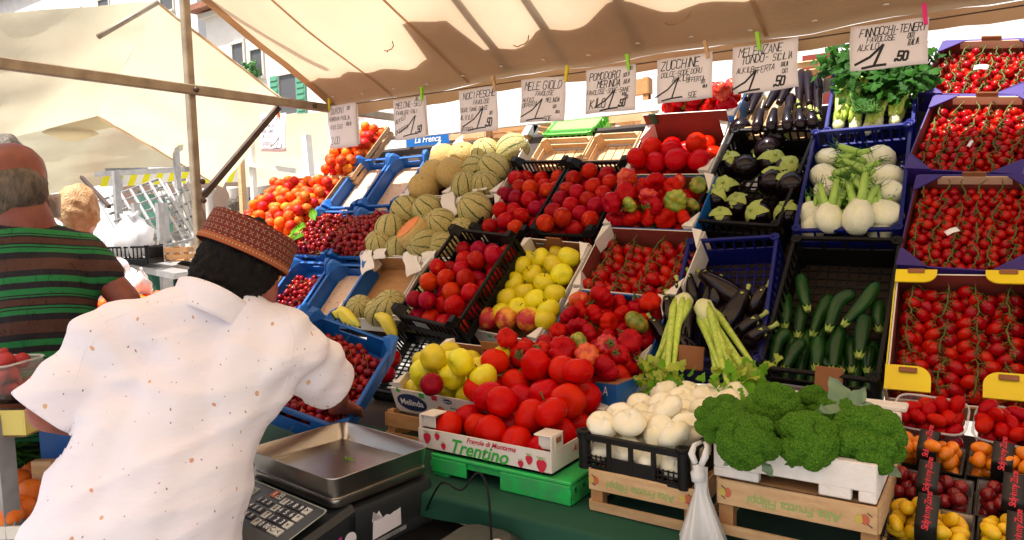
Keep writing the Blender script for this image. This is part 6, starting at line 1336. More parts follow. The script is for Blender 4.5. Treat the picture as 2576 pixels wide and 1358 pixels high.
# ---- printed white shirt
two('shirt_white', (.89, .86, .92), (.86, .82, .89), nscale=5, rough=.85, bump=.3, bscale=16, stretch=(1, 1, 3.2))
def shirt_print(m):
    t = m.node_tree; N = t.nodes; L = t.links.new; b = N['Principled BSDF']; src = b.inputs['Base Color'].links[0].from_socket
    tc = N.new('ShaderNodeTexCoord'); prev = src
    for sc_k, th, cols, st, off in ((22, .088, ((.72, .40, .10), (.62, .22, .07)), (1.0, 1.0, .72), 0), (25, .066, ((.16, .13, .17), (.22, .14, .18)), (1.5, 1.5, 1.0), 3.3), (42, .07, ((.55, .35, .30), (.40, .32, .36)), (1, 1, 1), 7.7)):
        mp = N.new('ShaderNodeMapping'); mp.inputs['Scale'].default_value = st; mp.inputs['Location'].default_value = (off, off, off); mp.inputs['Rotation'].default_value = (.3, .2, off); L(tc.outputs['Object'], mp.inputs[0])
        nz = N.new('ShaderNodeTexNoise'); nz.inputs['Scale'].default_value = 45; nz.inputs['Detail'].default_value = 1; L(mp.outputs[0], nz.inputs[0])
        ad = N.new('ShaderNodeVectorMath'); ad.operation = 'MULTIPLY_ADD'; L(nz.outputs['Color'], ad.inputs[0]); ad.inputs[1].default_value = (.012, .012, .012); L(mp.outputs[0], ad.inputs[2])
        vo = N.new('ShaderNodeTexVoronoi'); vo.inputs['Scale'].default_value = sc_k; vo.inputs['Randomness'].default_value = .85; L(ad.outputs[0], vo.inputs['Vector'])
        lt = N.new('ShaderNodeMath'); lt.operation = 'LESS_THAN'; L(vo.outputs['Distance'], lt.inputs[0]); lt.inputs[1].default_value = th
        sp = N.new('ShaderNodeSeparateColor'); L(vo.outputs['Color'], sp.inputs[0])
        mc = N.new('ShaderNodeMix'); mc.data_type = 'RGBA'; L(sp.outputs[0], mc.inputs[0]); mc.inputs[6].default_value = (*cols[0], 1); mc.inputs[7].default_value = (*cols[1], 1)
        mx = N.new('ShaderNodeMix'); mx.data_type = 'RGBA'; mu = N.new('ShaderNodeMath'); mu.operation = 'MULTIPLY'; mu.inputs[1].default_value = .8; L(lt.outputs[0], mu.inputs[0]); L(mu.outputs[0], mx.inputs[0]); L(prev, mx.inputs[6]); L(mc.outputs[2], mx.inputs[7]); prev = mx.outputs[2]
    L(prev, b.inputs['Base Color'])
shirt_print(MATS['shirt_white'])
def strands(o, n_, L_, curl_, r_, down=0.0, seed=3):
    R = random.Random(seed); me = o.data; m = MB(); nv = len(me.vertices)
    for k in range(n_):
        v = me.vertices[R.randrange(nv)]; nn = v.normal; t = Vector((R.gauss(0, 1), R.gauss(0, 1), R.gauss(0, 1)-down*2)); t = (t-nn*t.dot(nn)).normalized()
        a = v.co-nn*.002; l = L_*R.uniform(.6, 1.3); b = a+nn*l*.55*(1-down*.6)+t*l*.4; c = a+nn*l*(.9-curl_*.6)*(1-down*.8)+t*l*1.1
        m.tube([a, b, c], [r_, r_, r_*.5], 3, caps=False)
    s_ = link('hair_strands', m.mesh('hair_strands', o.data.materials[0]), None, o); s_['kind'] = 'stuff'
def hand(caps, wrist, tip, side, r=.030, curl=Vector((0, 0, -.02))):
    d = (tip-wrist); L = d.length; d.normalize(); s = Vector(side).normalized(); k = wrist+d*L*.5
    caps += [(wrist, r*.8, k-s*.018, r*.62), (wrist, r*.8, k+s*.018, r*.62)]
    for i, (o, f) in enumerate(((-.032, .82), (-.011, 1.0), (.011, .95), (.032, .75))):
        b = k+s*o; m_ = b+d*L*.28*f; caps += [(b, .0105, m_, .0095), (m_, .0095, m_+d*L*.2*f+curl, .008)]
    caps += [(wrist+d*L*.15, .015, wrist+d*L*.45+s*.055, .011), (wrist+d*L*.45+s*.055, .011, wrist+d*L*.65+s*.06+curl*.5, .009)]
# ---------- man in the white printed shirt, bent over the cherries
W = pt
o0 = Vector((*W(345, 1358, 1.42).xy, 0))
man = thing('person', o0, 'man in white printed short sleeved shirt and red embroidered cap bending over the cherries', 'person')
def N_(v): return v
hd = W(588, 690, 1.62); nb = W(552, 752, 1.585)
ax = (rgt*.36+upv*.90+fwd*.22).normalized()      # head axis, tilted to the right and forward
SL_, SR_ = W(285, 862, 1.50), W(722, 868, 1.64); EL, ER = W(128, 1030, 1.44), W(826, 958, 1.76)
WL, WR = W(300, 1085, 1.70), W(852, 1000, 2.04)
HLc, HRc = W(262, 1380, 1.41), W(418, 1380, 1.45)
caps = [(hd-ax*.035, .082, hd+ax*.045, .086), (hd+fwd*.05-ax*.05, .060, hd+fwd*.06-ax*.06, .055), (hd+fwd*.11-ax*.02, .016, hd+fwd*.125-ax*.045, .014), (nb, .062, hd-ax*.05, .060), (W(606, 772, 1.64), .055, hd-ax*.05+rgt*.02, .058),
        (nb, .05, SL_, .042), (nb, .05, SR_, .042), (SL_, .045, EL, .045), (EL, .046, WL, .030), (SR_, .045, ER, .044), (ER, .045, WR, .030),
        (W(360, 920, 1.55), .055, HLc+rgt*.03, .075), (W(600, 920, 1.62), .055, HRc-rgt*.03, .075), (W(480, 900, 1.6), .06, (HLc+HRc)/2, .08), (nb, .05, W(480, 900, 1.6), .06)]
for s_, hp in ((-1, HLc), (1, HRc)):
    hp2 = hp+Vector((0, 0, -.10)); kn = Vector((hp.x-.02+.02*s_, hp.y+.07, .52)); an = Vector((hp.x-.03+.04*s_, hp.y-.0, .09))
    caps += [(hp, .075, hp2, .075), (hp2, .075, kn, .05), (kn, .06, an, .042), (an-Vector((0, .03, .03)), .04, an+Vector((.0, .14, -.05)), .035)]
er = hd+rgt*.086-upv*.040+fwd*.0
caps += [(er+upv*.028, .014, er-upv*.028+fwd*.006, .011), (er+upv*.02+rgt*.010, .009, er-upv*.012+rgt*.010, .007)]
el = hd-rgt*.088-upv*.01; caps += [(el+upv*.015, .010, el-upv*.02, .008)]
hand(caps, WR, WR+(WR-ER).normalized()*.17-Vector((0, 0, .05)), rgt); hand(caps, WL, WL+(WL-EL).normalized()*.17, upv)
part('body', blob('body', caps, .010, 5, org=o0, mt='skin_tan'), man)
sh = [(nb-upv*.02, .072, SL_+upv*.0, .070), (nb-upv*.02, .072, SR_, .070), (SL_, .074, EL+(SL_-EL)*.02, .064), (SR_, .076, ER+(SR_-ER)*.06, .066),
      (W(330, 905, 1.53), .095, W(330, 1090, 1.49), .102), (W(330, 1090, 1.49), .102, HLc, .138), (W(620, 905, 1.6), .098, W(518, 1090, 1.53), .100), (W(518, 1090, 1.53), .100, HRc, .136),
      (W(470, 880, 1.57), .10, W(430, 1100, 1.50), .12), (W(430, 1100, 1.50), .12, (HLc+HRc)/2, .15), (SL_, .08, W(370, 960, 1.53), .09), (SR_, .08, W(610, 980, 1.58), .09),
      (HLc, .142, HLc+Vector((0, .02, -.14)), .145), (HRc, .138, HRc+Vector((0, .02, -.14)), .142), ((HLc+HRc)/2, .15, (HLc+HRc)/2+Vector((0, .02, -.14)), .15)]
def wr(c):
    q = c-o0; a = rgt.dot(q); h = q.z
    f = .0035*math.sin(h*42+a*9+3*noise.noise(q*5))*noise.noise(q*3+Vector((3, 0, 0)))*1.5
    f += .008*noise.noise(Vector((a*3.5, h*7, q.y*4)))+.011*(1-abs(noise.noise(Vector((a*3.2+h*3, h*13-a*5, 2)))))**3-.004+.009*(1-abs(noise.noise(Vector((a*2.0, h*9+a*3, 7)))))**4
    # drag folds at the arm holes
    for S, E in ((SL_, EL), (SR_, ER)):
        d = (c-S).length; f += .007*math.exp(-(d/.16)**2)*math.sin((c-S).dot((E-S).normalized())*75+2*noise.noise(q*6))
    return f
shm = blob('shirt', sh, .009, 9, wr, 'shirt_white', org=o0)
def hem_cut(me, org, E, S, back, rr=.092):
    """open the sleeve where the arm comes out"""
    bm = bmesh.new(); bm.from_mesh(me); d = (E-S).normalized(); p_ = E-org+d*back
    ge_ = [f for f in bm.faces if (f.calc_center_median()-p_).length < rr and (f.calc_center_median()-p_).dot(d) > -.03]
    vs_ = set(v for f in ge_ for v in f.verts); es_ = set(e for f in ge_ for e in f.edges)
    bmesh.ops.bisect_plane(bm, geom=list(vs_)+list(es_)+ge_, plane_co=p_, plane_no=d, clear_outer=True); bm.to_mesh(me); bm.free()
hem_cut(shm, o0, EL, SL_, .012); hem_cut(shm, o0, ER, SR_, .016)
shirt = part('shirt', shm, man, solid=.0035)
cl = MB(); cdir = (ax*.55+(hd-nb).normalized()*.45).normalized(); fr3 = facing(cdir, 0)
def colf(u, v):
    a = u*6.283; q = fr3 @ Vector((math.cos(a), math.sin(a), 0)); back = max(0, -q.dot(fwd)); lf = max(0, -q.dot(rgt))
    return nb-o0-rgt*.006+cdir*(-.048+v*(.050+.010*back+.004*lf))+q*(.082+.006*v+.004*math.sin(a*3))
cl.grid(colf, 48, 6); part('collar', cl, shirt, 'shirt_white', solid=.004)
from mathutils.bvhtree import BVHTree
bvh = BVHTree.FromPolygons([v.co+o0 for v in shm.vertices], [tuple(p_.vertices) for p_ in shm.polygons])
def seam(P, r_=.0022):
    m = MB(); L_ = []
    for k in range(len(P)-1):
        for t in range(8):
            x = P[k][0]+(P[k+1][0]-P[k][0])*t/8; y = P[k][1]+(P[k+1][1]-P[k][1])*t/8
            h_ = bvh.ray_cast(O, ray(x, y).normalized())
            if h_[0]: L_.append(h_[0]-o0+h_[1]*.0005)
    if len(L_) > 2: m.tube(L_, r_, 5); part('seam', m, shirt, 'shirt_white')
seam([(722, 790), (738, 850), (728, 930), (712, 990)]); seam([(470, 742), (360, 772), (250, 815)]); seam([(640, 760), (690, 775), (735, 805)]); seam([(270, 818), (215, 880), (190, 960)])
seam([(400, 800), (520, 812), (660, 800), (716, 812)], .0016)
part('trousers', blob('trousers', [(HLc+Vector((0, 0, -.12)), .12, HLc+Vector((-.04, .07, .52-HLc.z)), .085), (HLc+Vector((-.04, .07, .52-HLc.z)), .085, Vector((HLc.x-.07, HLc.y, .14)), .07), (HRc+Vector((0, 0, -.12)), .12, HRc+Vector((.0, .07, .52-HRc.z)), .085), (HRc+Vector((0, .07, .52-HRc.z)), .085, Vector((HRc.x+.01, HRc.y, .14)), .07), ((HLc+HRc)/2+Vector((0, 0, -.1)), .13, (HLc+HRc)/2+Vector((0, 0, -.2)), .11)], .014, 5, org=o0, mt='trousers_dark'), man)
def curl(c): return .006*noise.noise(c*70)+.004*noise.noise(c*140)
hb = hd-fwd*.015
part('hair', blob('hair', [(hb+ax*.055, .087, hb-ax*.022, .086), (hb-ax*.015-rgt*.008-fwd*.004, .074, nb+(hd-nb)*.66+fwd*.010+rgt*.010, .050), (hb+ax*.02+rgt*.012, .088, hb-ax*.02+rgt*.012-fwd*.004, .075)], .006, 4, curl, 'hair_black', org=o0), man); strands(man.children[-1], 1500, .012, .9, .0011)
# cap with embroidery
two('cap_red', (.17, .022, .010), (.13, .016, .008), nscale=70, rough=.85, bump=.3, bscale=400); mat('thread', (.60, .42, .30), .8); mat('cap_band', (.36, .10, .03), .85)
fcap = facing(ax, 0).to_3x3(); cc = hd+ax*.040
def capp(u, v, e=0):   # u around, v height 0..1
    rx, ry = (.1045-.006*v)+e, (.112-.006*v)+e; a = u*6.283
    q = (rgt-ax*rgt.dot(ax)).normalized(); p_ = ax.cross(q)
    return cc+ax*(.004+.074*v)+q*rx*math.cos(a)+p_*ry*math.sin(a)-o0
m = MB(); m.grid(lambda u, v: capp(u, v), 64, 8)
top_ = cc+ax*.086-o0
m.grid(lambda u, v: capp(u, 1)*(1-v)+(top_*(v)) if v < 1 else top_, 64, 4)
cp_ = part('cap', m, man, 'cap_red', solid=.002)
m = MB(); m.grid(lambda u, v: capp(u, .02+.20*v, .0016), 64, 1); part('cap_band', m, cp_, 'cap_band')
m = MB()
def patch(u, v, du, dv, e=.0022):
    m.quad(capp(u-du[0], v-dv[0], e), capp(u+du[1], v-dv[1], e), capp(u+du[0], v+dv[0], e), capp(u-du[1], v+dv[1], e))
NU = 46
for i in range(NU):
    for j, v0 in enumerate((.40, .60, .80)):
        u0 = (i+.5*(j % 2))/NU
        for a in range(4):
            an_ = rad(45+90*a); 
            for t in (.35, .75, 1.0):
                u1, v1 = u0+math.cos(an_)*.0075*t, v0+math.sin(an_)*.072*t; s = .0011; sv = .012
                m.quad(capp(u1-s, v1, .0022), capp(u1, v1-sv, .0022), capp(u1+s, v1, .0022), capp(u1, v1+sv, .0022))
for i in range(90):
    u1 = i/90
    m.quad(capp(u1-.0022, .12, .0034), capp(u1, .09, .0034), capp(u1+.0022, .12, .0034), capp(u1, .15, .0034))
    for vv in (.255, .955): m.quad(capp(u1-.004, vv-.008, .0026), capp(u1+.004, vv-.008, .0026), capp(u1+.004, vv+.008, .0026), capp(u1-.004, vv+.008, .0026)) if i % 2 else None
em = part('embroidery', m, cp_, 'thread'); em['kind'] = 'stuff'
# ---------- bald man in the striped shirt
def stripes():
    m = mat('shirt_striped', (.02, .25, .06), .85, bump=.1, bscale=600); t = m.node_tree; N = t.nodes; L = t.links.new
    tc = N.new('ShaderNodeTexCoord'); dp = N.new('ShaderNodeVectorMath'); dp.operation = 'DOT_PRODUCT'; v = Vector((0, 0, 1))+rgt*-.10+fwd*.25; dp.inputs[1].default_value = v
    L(tc.outputs['Object'], dp.inputs[0]); mu = N.new('ShaderNodeMath'); mu.operation = 'MULTIPLY'; mu.inputs[1].default_value = 1/.172; L(dp.outputs['Value'], mu.inputs[0])
    fr_ = N.new('ShaderNodeMath'); fr_.operation = 'FRACT'; L(mu.outputs[0], fr_.inputs[0]); cr = N.new('ShaderNodeValToRGB'); cr.color_ramp.interpolation = 'CONSTANT'; L(fr_.outputs[0], cr.inputs[0])
    g, k, b = (.008, .17, .042, 1), (.006, .005, .009, 1), (.065, .024, .014, 1)
    st = [(0, k), (.10, b), (.30, k), (.40, g), (.47, k), (.49, g), (.52, k), (.545, b), (.64, k), (.67, g), (.69, k), (.71, g), (.80, k), (.90, g)]
    e = cr.color_ramp.elements
    while len(e) < len(st): e.new(.5)
    for el_, (p_, c_) in zip(e, st): el_.position = p_; el_.color = c_
    L(cr.outputs[0], N['Principled BSDF'].inputs['Base Color'])
stripes()
F = 2.02
b0 = Vector((*W(130, 1000, F).xy, 0)); bald = thing('person', b0, 'bald man in green, brown and black striped t-shirt and jeans seen from behind', 'person')
bh = W(34, 452, F-.02); bn = W(72, 545, F-.02); bl, br_ = W(-85, 650, F-.05), W(212, 634, F+.06); be, bel = W(318, 758, F+.08), W(-90, 830, F-.02)
bw, bwl = W(300, 790, F+.34), W(-20, 850, F+.25); h1, h2 = W(125, 1030, F-.0), W(185, 1030, F+.05)
caps = [(bh-upv*.03, .080, bh+upv*.022, .083), (bh+fwd*.04-upv*.05, .065, bh+fwd*.05-upv*.06, .06), (bh+fwd*.10-upv*.01, .014, bh+fwd*.115-upv*.03, .013), (bn-upv*.02, .066, bh-upv*.03, .064), (bn-upv*.05, .055, bl, .04), (bn-upv*.05, .055, br_, .04), (br_, .04, be, .043), (be, .042, bw, .030), (bl, .04, bel, .044), (bel, .042, bwl, .03), (W(40, 720, F), .06, h1, .07), (W(150, 720, F), .06, h2, .07)]
ea = bh+rgt*.084-upv*.012; caps += [(ea+upv*.022-fwd*.01, .010, ea-upv*.022, .009), (bh-rgt*.084+upv*.01, .01, bh-rgt*.084-upv*.03, .009)]
for s_, hp in ((-1, h1), (1, h2)):
    kn = Vector((hp.x, hp.y+.03, .50)); an = Vector((hp.x+.01*s_, hp.y, .09)); caps += [(hp, .07, hp-Vector((0, 0, .12)), .07), (hp-Vector((0, 0, .12)), .07, kn, .05), (kn, .05, an, .042), (an-Vector((0, .03, .03)), .04, an+Vector((-.03, .14, -.05)), .034)]
hand(caps, bw, bw+(bw-be).normalized()*.15, upv); hand(caps, bwl, bwl+(bwl-bel).normalized()*.15, upv)
part('body', blob('body', caps, .011, 5, org=b0, mt='skin_red'), bald)
def wr2(c): q = c-b0; return .010*noise.noise(Vector((rgt.dot(q)*7, q.z*3, 1)))+.004*noise.noise(q*14)
part('t_shirt', blob('t_shirt', [(bn-upv*.075, .078, bl-upv*.01, .068), (bn-upv*.072, .074, br_-upv*.008, .064), (br_, .064, br_+(be-br_)*.46, .060), (bl, .075, bl+(bel-bl)*.6, .07), (W(10, 700, F), .105, h1, .112), (W(135, 705, F), .100, h2, .105), (W(75, 690, F), .11, (h1+h2)/2, .125), (h1, .118, h1-Vector((0, 0, .06)), .118), (h2, .118, h2-Vector((0, 0, .06)), .118)], .011, 10, wr2, 'shirt_striped', org=b0), bald)
part('jeans', blob('jeans', [(h1-Vector((0, 0, .05)), .105, Vector((h1.x, h1.y+.03, .5)), .08), (Vector((h1.x, h1.y+.03, .5)), .08, Vector((h1.x, h1.y, .12)), .07), (h2-Vector((0, 0, .05)), .105, Vector((h2.x, h2.y+.03, .5)), .08), (Vector((h2.x, h2.y+.03, .5)), .08, Vector((h2.x, h2.y, .12)), .07)], .014, 5, lambda c: .006*noise.noise(c*9), 'denim', org=b0), bald)
def grey(c): return .003*noise.noise(c*60)
part('hair', blob('hair', [(bh-upv*.028-fwd*.022-rgt*.03, .072, bh-upv*.028-fwd*.022+rgt*.03, .072), (bh-upv*.01+rgt*.045, .045, bh-upv*.03+rgt*.04-fwd*.03, .045), (bh-upv*.01-rgt*.045, .045, bh-upv*.03-rgt*.04-fwd*.03, .045), (bh-upv*.05-fwd*.03, .062, bh-upv*.06-fwd*.02, .058)], .007, 4, grey, 'hair_grey', org=b0), bald); strands(bald.children[-1], 1600, .016, .3, .0007, 1.0)
mk = MB(); mk.tube([ea+fwd*.015-upv*.02-b0, ea+fwd*.05-upv*.045-b0, ea+fwd*.08-upv*.05-rgt*.02-b0], .0015, 4); part('mask_loop', mk, bald, 'white_paint')
part('face_mask', MB().grid(lambda u, v: bh+fwd*(.075+.035*math.sin(u*3.14))+rgt*(.085*(2*u-1))-upv*(.03+.07*v)-b0, 8, 4), bald, 'tee_blue' if False else 'card_white', solid=.002)
# ---------- simple passers-by
def passer(x, y, fw, hr, label, hair, top, skin='skin_light', turn=0, group='passers-by in the market'):
    hd_ = W(x, y, fw); k = hr/.1; b_ = Vector((hd_.x, hd_.y, 0)); z = hd_.z; p_ = thing('person', b_, label, 'person', group)
    s = rgt; u = Vector((0, 0, 1)); sh_ = z-.27*k; hp = z-.80*k
    c = Vector((hd_.x, hd_.y, 0)); P_ = lambda a, h, f=0: c+s*a*k+u*h+fwd*f*k
    caps = [(P_(0, z-.02), .085*k, P_(0, z+.03), .088*k), (P_(0, z-.06, .04), .06*k, P_(0, z-.07, .05), .055*k), (P_(0, sh_+.03), .055*k, P_(0, z-.08), .055*k), (P_(0, z-.02, .10), .015*k, P_(0, z-.035, .11), .013*k)]
    for q in (-1, 1):
        caps += [(P_(q*.04, sh_), .06*k, P_(q*.17, sh_-.03), .055*k), (P_(q*.17, sh_-.03), .05*k, P_(q*.23, sh_-.30), .04*k), (P_(q*.23, sh_-.30), .038*k, P_(q*.20, sh_-.52, .10), .03*k), (P_(q*.06, sh_-.06), .07*k, P_(q*.08, hp), .08*k), (P_(q*.09, hp), .07*k, P_(q*.09, hp*.52), .05*k), (P_(q*.09, hp*.52), .058*k, P_(q*.09, .08), .042*k), (P_(q*.09, .05), .04*k, P_(q*.1, .04, .14), .035*k)]
        hand(caps, P_(q*.20, sh_-.52, .10), P_(q*.19, sh_-.66, .16), fwd)
    part('body', blob('body', caps, .016, 4, org=b_, mt=skin), p_)
    part('top', blob('top', [(P_(-.06, sh_-.01), .075*k, P_(.06, sh_-.01), .075*k)]+[(P_(q*.06, sh_-.04), .075*k, P_(q*.17, sh_-.05), .07*k) for q in (-1, 1)]+[(P_(q*.17, sh_-.04), .066*k, P_(q*.21, sh_-.22), .058*k) for q in (-1, 1)]+[(P_(q*.08, sh_-.08), .115*k, P_(q*.08, hp-.02), .118*k) for q in (-1, 1)], .018, 6, lambda c: .006*noise.noise(c*9), top, org=b_), p_)
    part('trousers', blob('trousers', [(P_(q*.09, hp), .11*k, P_(q*.09, hp*.5), .08*k) for q in (-1, 1)]+[(P_(q*.09, hp*.5), .08*k, P_(q*.09, .12), .065*k) for q in (-1, 1)], .02, 4, org=b_, mt='denim'), p_)
    part('hair', blob('hair', [(P_(0, z+.03, -.01), .096*k, P_(0, z-.01, -.03), .095*k), (P_(-.03, z-.0, -.02), .08*k, P_(.03, z-.03, -.02), .08*k), (P_(0, z-.04, -.04), .07*k, P_(0, z-.08, -.04), .06*k)], .012, 4, lambda c: .010*noise.noise(c*28), hair, org=b_), p_); strands(p_.children[-1], 500, .022, .9, .0016) if fw < 5 else None
    return p_
passer(200, 524, 3.6, .098, 'woman with short curly blond hair standing beyond the striped shirt man', 'hair_blond', 'tee_white')
passer(14, 412, 3.0, .100, 'grey haired person almost hidden behind the bald head', 'hair_grey', 'tee_blue')
passer(592, 512, 10.5, .098, 'distant person in a white top below the diagonal brace', 'hair_grey', 'tee_white')
passer(622, 514, 11.5, .098, 'distant person in a red top left of the apricots', 'hair_black', 'tee_red')
passer(664, 520, 6.6, .098, 'person with brown hair behind the apricots', 'hair_black', 'tee_blue')
passer(466, 690, 5.4, .08, 'person in a red top bending behind the cap', 'hair_black', 'tee_red')
# ================================================================== stalls on the left
gr = thing('grid_rack', (0, 0, 0), 'empty grey metal display rack with sloping lattices behind the striped shirt man', 'rack')
a, b, c, d = W(238, 520, 5.2), W(345, 640, 4.6), W(480, 640, 5.0), W(400, 452, 6.0)
def lat(o, a, b, c, d, nu, nv, r_, mt, name='lattice'):
    m = MB()
    for i in range(nu+1): m.bar(a.lerp(b, i/nu), d.lerp(c, i/nu), r_, r_)
    for j in range(nv+1): m.bar(a.lerp(d, j/nv), b.lerp(c, j/nv), r_, r_)
    return part(name, m, o, mt)
two('galv', (.46, .45, .43), (.36, .35, .34), nscale=20, rough=.45, metal=.4)
lat(gr, W(250, 505, 5.6), W(330, 640, 4.9), W(490, 600, 5.2), W(400, 450, 6.0), 7, 6, .018, 'galv'); lat(gr, W(380, 470, 5.9), W(470, 610, 5.3), W(500, 560, 5.6), W(470, 450, 6.1), 4, 5, .018, 'galv')
for (x, y, f) in ((340, 640, 4.9), (400, 640, 5.0), (412, 640, 5.1), (290, 560, 5.4), (440, 470, 5.9)):
    e = W(x, y-130, f); part('leg', MB().bar(e, (e.x, e.y, 0), .04), gr, 'galv')
part('shelf', MB().bar(W(300, 654, 4.9), W(475, 690, 4.8), .30, .04), gr, 'galv'); part('shelf', MB().bar(W(320, 590, 5.3), W(480, 600, 5.3), .04, .04), gr, 'galv')
part('top_bar', MB().bar(W(240, 438, 6.0), W(480, 425, 6.1), .04, .04), gr, 'galv'); part('brace', MB().bar(W(205, 445, 5.8), W(275, 520, 5.4), .025, .025), gr, 'steel_dark')
gt_ = thing('tarpaulin', (0, 0, 0), 'dark green tarpaulin hanging behind the grey lattices', 'tarpaulin'); sheet([W(330, 560, 6.6), W(440, 640, 6.4), W(430, 500, 6.6), W(345, 480, 6.8)], 'sheet', 'cloth_green', parent=gt_, sag=.03)
gt_ = thing('tarpaulin', (0, 0, 0), 'dark green tarpaulin under the grey shelf beyond the striped shirt man', 'tarpaulin'); sheet([W(300, 790, 5.4), W(480, 800, 5.4), W(480, 690, 5.4), W(300, 670, 5.4)], 'sheet', 'cloth_green', parent=gt_, sag=.03)
Mx = Matrix.Translation(W(335, 618, 4.75)) @ rotm(0, 0, YAW); cr_ = plastic_crate('plastic_crate', 'small black plastic crate with a white bag on the grey metal shelf', Mx, .30, .22, .12, 'black_plastic', None, sides=(9, .3), ends=(10, .3))
def sackmesh(r, h, k): return MB().lathe([(0, 0), (r*.8, .0), (r, h*.3), (r*.92, h*.6), (r*.5, h*.85), (r*.22, h*.95), (r*.4, h*1.05), (0, h)], 24, lambda a, rr, z: (rr*(1+.10*math.sin(a*5+k+z*30)+jit(a, k, .35)+.10*math.sin(a*9-z*60)), z+.02*math.sin(a*3+k)))
bgw = thing('plastic_bag', Mx @ T(0, 0, -.06), 'bulging white plastic bag standing in the small black crate', 'bag'); part('sack', sackmesh(.12, .26, 1), bgw, 'bag_plastic')
bgw = thing('plastic_bag', W(350, 738, 3.6), 'knotted white plastic bag lying behind the arm of the striped shirt man', 'bag'); part('sack', sackmesh(.06, .11, 2), bgw, 'bag_plastic')
wood_crate('wooden_crate', 'small orange wooden crate on the grey metal shelf beside the post', Matrix.Translation(W(456, 622, 4.9)) @ rotm(0, 0, YAW), .16, .16, .09, 'wood_orange', None)
# apricots on the stall behind the striped man
st2 = thing('fruit_table', (0, 0, 0), 'low table of apricots behind the man in the striped shirt', 'table'); A, B = W(250, 775, 3.5), W(450, 775, 3.5)
part('tabletop', MB().bar(A-Vector((0, 0, .06)), B-Vector((0, 0, .06)), .5, .03), st2, 'wood_pale')
for e in (A, B): part('leg', MB().bar(e-Vector((0, 0, .07)), (e.x, e.y, 0), .05), st2, 'steel_grey')
p, rr = settle(70, .42, .32, .03, 101, floor=0, iters=90)
Mt = Matrix.Translation((A+B)/2-Vector((0, 0, .045))) @ rotm(0, 0, YAW)
for i in range(70): fruit('apricot', apricot(i % 3), Mt @ Matrix.Translation(Vector(p[i])) @ rnd_rot(), rr[i], 'pale orange apricot on the low table behind the striped shirt man', 'apricot', 'apricots on the low table behind the striped shirt man')
# near left rack: metal post, punnet, printed crate, beans, oranges
nr = thing('metal_rack', (0, 0, 0), 'grey metal rack at the left edge beside the man in white', 'rack'); Fn = 1.68
part('post', MB().bar(W(2, 1040, Fn), Vector((*W(32, 1370, Fn).xy, 0)), .035, .035), nr, 'steel_grey'); part('bar', MB().bar(W(-120, 1056, Fn-.1), W(78, 1042, Fn+.12), .03, .035), nr, 'steel_grey'); part('bar', MB().bar(W(-120, 1062, Fn-.1)+Vector((0, .25, 0)), W(78, 1046, Fn+.12)+Vector((0, .25, 0)), .03, .035), nr, 'steel_grey'); part('bar', MB().bar(W(20, 1320, Fn), W(110, 1290, Fn+.2), .03, .035), nr, 'steel_grey')
for k in range(4): part('shelf_slat', MB().bar(W(-130, 1050, Fn-.05)+Vector((0, .05+.06*k, .022)), W(80, 1036, Fn+.15)+Vector((0, .05+.06*k, .022)), .05, .01), nr, 'wood_dark')
Mq = Matrix.Translation(W(-22, 1004, Fn+.10)) @ rotm(0, 0, YAW*.9)
yc = carton('cardboard_box', 'yellow printed box upside down on the metal rack at the left edge', Mq, .34, .22, .062, 'card_yellow2' if False else 'peg_straw' if 'peg_straw' in MATS else mat('peg_straw', (.70, .60, .16), .7), 'card_brown', None, flaps=False, tab=False)
part('lettering', text_mesh('lettering', 'Filippi', .042, 'ink_red', 0, .001), yc, M=T(.06, -.112, -.032) @ rotm(rad(90), 0, 0) @ rotm(0, 0, rad(180)))
Mq2 = Mq @ T(.0, .0, .095)
pu = thing('punnet', Mq2, 'clear plastic punnet of dark red strawberries at the left edge', 'punnet'); m = MB(); loops(m, [rrect(.17, .13, .02, -.09), rrect(.20, .16, .03, 0)]); m.add(rrect(.17, .13, .02, -.09), [tuple(range(28))]); part('wall', m, pu, 'clear_plastic'); m = MB(); m.tube(rrect(.20, .16, .03, 0)+[rrect(.20, .16, .03, 0)[0]], .003, 6); part('rim', m, pu, 'clear_rim')
p, rr = settle(34, .17, .14, .021, 102, floor=-.088, iters=90); SB = MB().lathe([(0, -1.2), (.35, -.95), (.75, -.3), (.95, .3), (.75, .8), (0, .9)], 12).mesh('strawberry', two('skin_strawberry', (.40, .01, .02), (.5, .03, .02), nscale=40, rough=.3, bump=.4, bscale=120))
for i in range(34): fruit('strawberry', SB, Mq2 @ Matrix.Translation(Vector(p[i])) @ rnd_rot(), rr[i], 'dark red strawberry in the clear punnet at the left edge', 'strawberry', 'strawberries in the clear punnet')
for k, (x, y, f) in enumerate([(47, 1209, 1.80), (76, 1236, 1.77), (84, 1188, 1.88), (54, 1276, 1.74), (16, 1244, 1.78), (24, 1296, 1.70), (96, 1268, 1.80), (-15, 1210, 1.8)]):
    fruit('orange', apricot(k % 3, 'skin_orange'), Matrix.Translation(W(x, y, f)) @ rnd_rot(), .031, 'bright orange in the pale crate low at the left edge', 'orange', 'oranges low at the left edge')
wood_crate('wooden_crate', 'pale crate of oranges low at the left edge', Matrix.Translation(W(50, 1282, 1.77)) @ rotm(0, 0, YAW), .24, .20, .09, 'white_paint', None)
wbd = thing('board', W(112, 1196, 1.80), 'pale wooden board standing by the oranges', 'board'); part('board', MB().box((0, 0, 0), (.05, .02, .08)), wbd, 'wood_pale', M=rotm(0, 0, YAW))
R = random.Random(8)
bnm = MB()
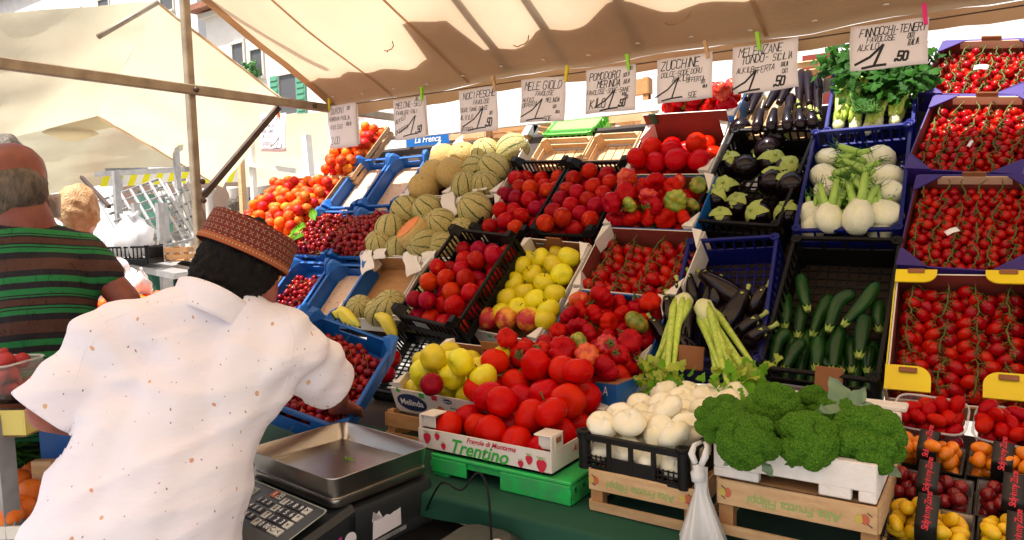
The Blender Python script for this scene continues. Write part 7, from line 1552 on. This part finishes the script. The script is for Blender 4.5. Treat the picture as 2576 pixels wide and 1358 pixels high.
for i in range(60):
    q = W(42+R.uniform(-40, 26), 1145+R.uniform(-24, 28), 1.92+R.uniform(-.05, .08)); dd = rgt*R.uniform(.05, .09)+Vector((0, 0, R.uniform(-.03, .05)))+fwd*R.uniform(-.05, .05); bnm.tube([q-dd, q+Vector((0, 0, .01)), q+dd], [.004, .006, .003], 5)
tag(link('green_beans', bnm.mesh('green_beans', 'leaf_dark')), 'heap of green beans above the oranges at the left edge', 'beans', kind='stuff')
bc = carton('cardboard_box', 'dark tray carrying the green beans at the left edge', Matrix.Translation(W(38, 1178, 1.92)) @ rotm(0, 0, YAW), .14, .16, .04, 'wood_dark', 'wood_dark', None, flaps=False, tab=False)
bp_ = thing('folded_tray', W(150, 1110, 1.86), 'bright blue folded tray standing behind the jeans', 'tray'); part('panel', MB().box((0, 0, -.05), (.09, .02, .36)), bp_, 'blue_tray', M=rotm(0, 0, YAW))
# ------------------------------------------------------------------ labels that single out: countable groups get their place in the crate
ORD = ['', 'first', 'second', 'third', 'fourth', 'fifth', 'sixth', 'seventh', 'eighth', 'ninth', 'tenth', 'eleventh', 'twelfth']
def distinguish(maxn=40, maxw=16):
    bpy.context.view_layer.update(); gs_ = {}
    for o in sc.objects:
        if o.parent is None and o.get('group') and o.get('label'): gs_.setdefault((o['group'], o['label']), []).append(o)
    for (g_, lb_), os_ in gs_.items():
        if len(os_) < 2 or len(os_) > maxn: continue
        P = []
        for o in os_:
            v = o.matrix_world.translation-O; d = v.dot(fwd); P.append((v.dot(rgt)/d, -v.dot(upv)/d, o))
        nr_ = max(1, min(6, round(math.sqrt(len(os_))))); P.sort(key=lambda q: q[1]); per = math.ceil(len(P)/nr_)
        rows = [P[i:i+per] for i in range(0, len(P), per)]
        for i, row in enumerate(rows):
            row.sort(key=lambda q: q[0])
            for j, q in enumerate(row):
                a = '' if len(rows) == 1 else (f', {ORD[i+1]} row down' if i < len(rows)-1 else ', bottom row')
                b = f', {ORD[j+1]} from the left' if j < len(ORD)-1 else ''
                n_ = lb_+a+b
                if len(n_.replace(',', '').split()) <= maxw: q[2]['label'] = n_
distinguish()
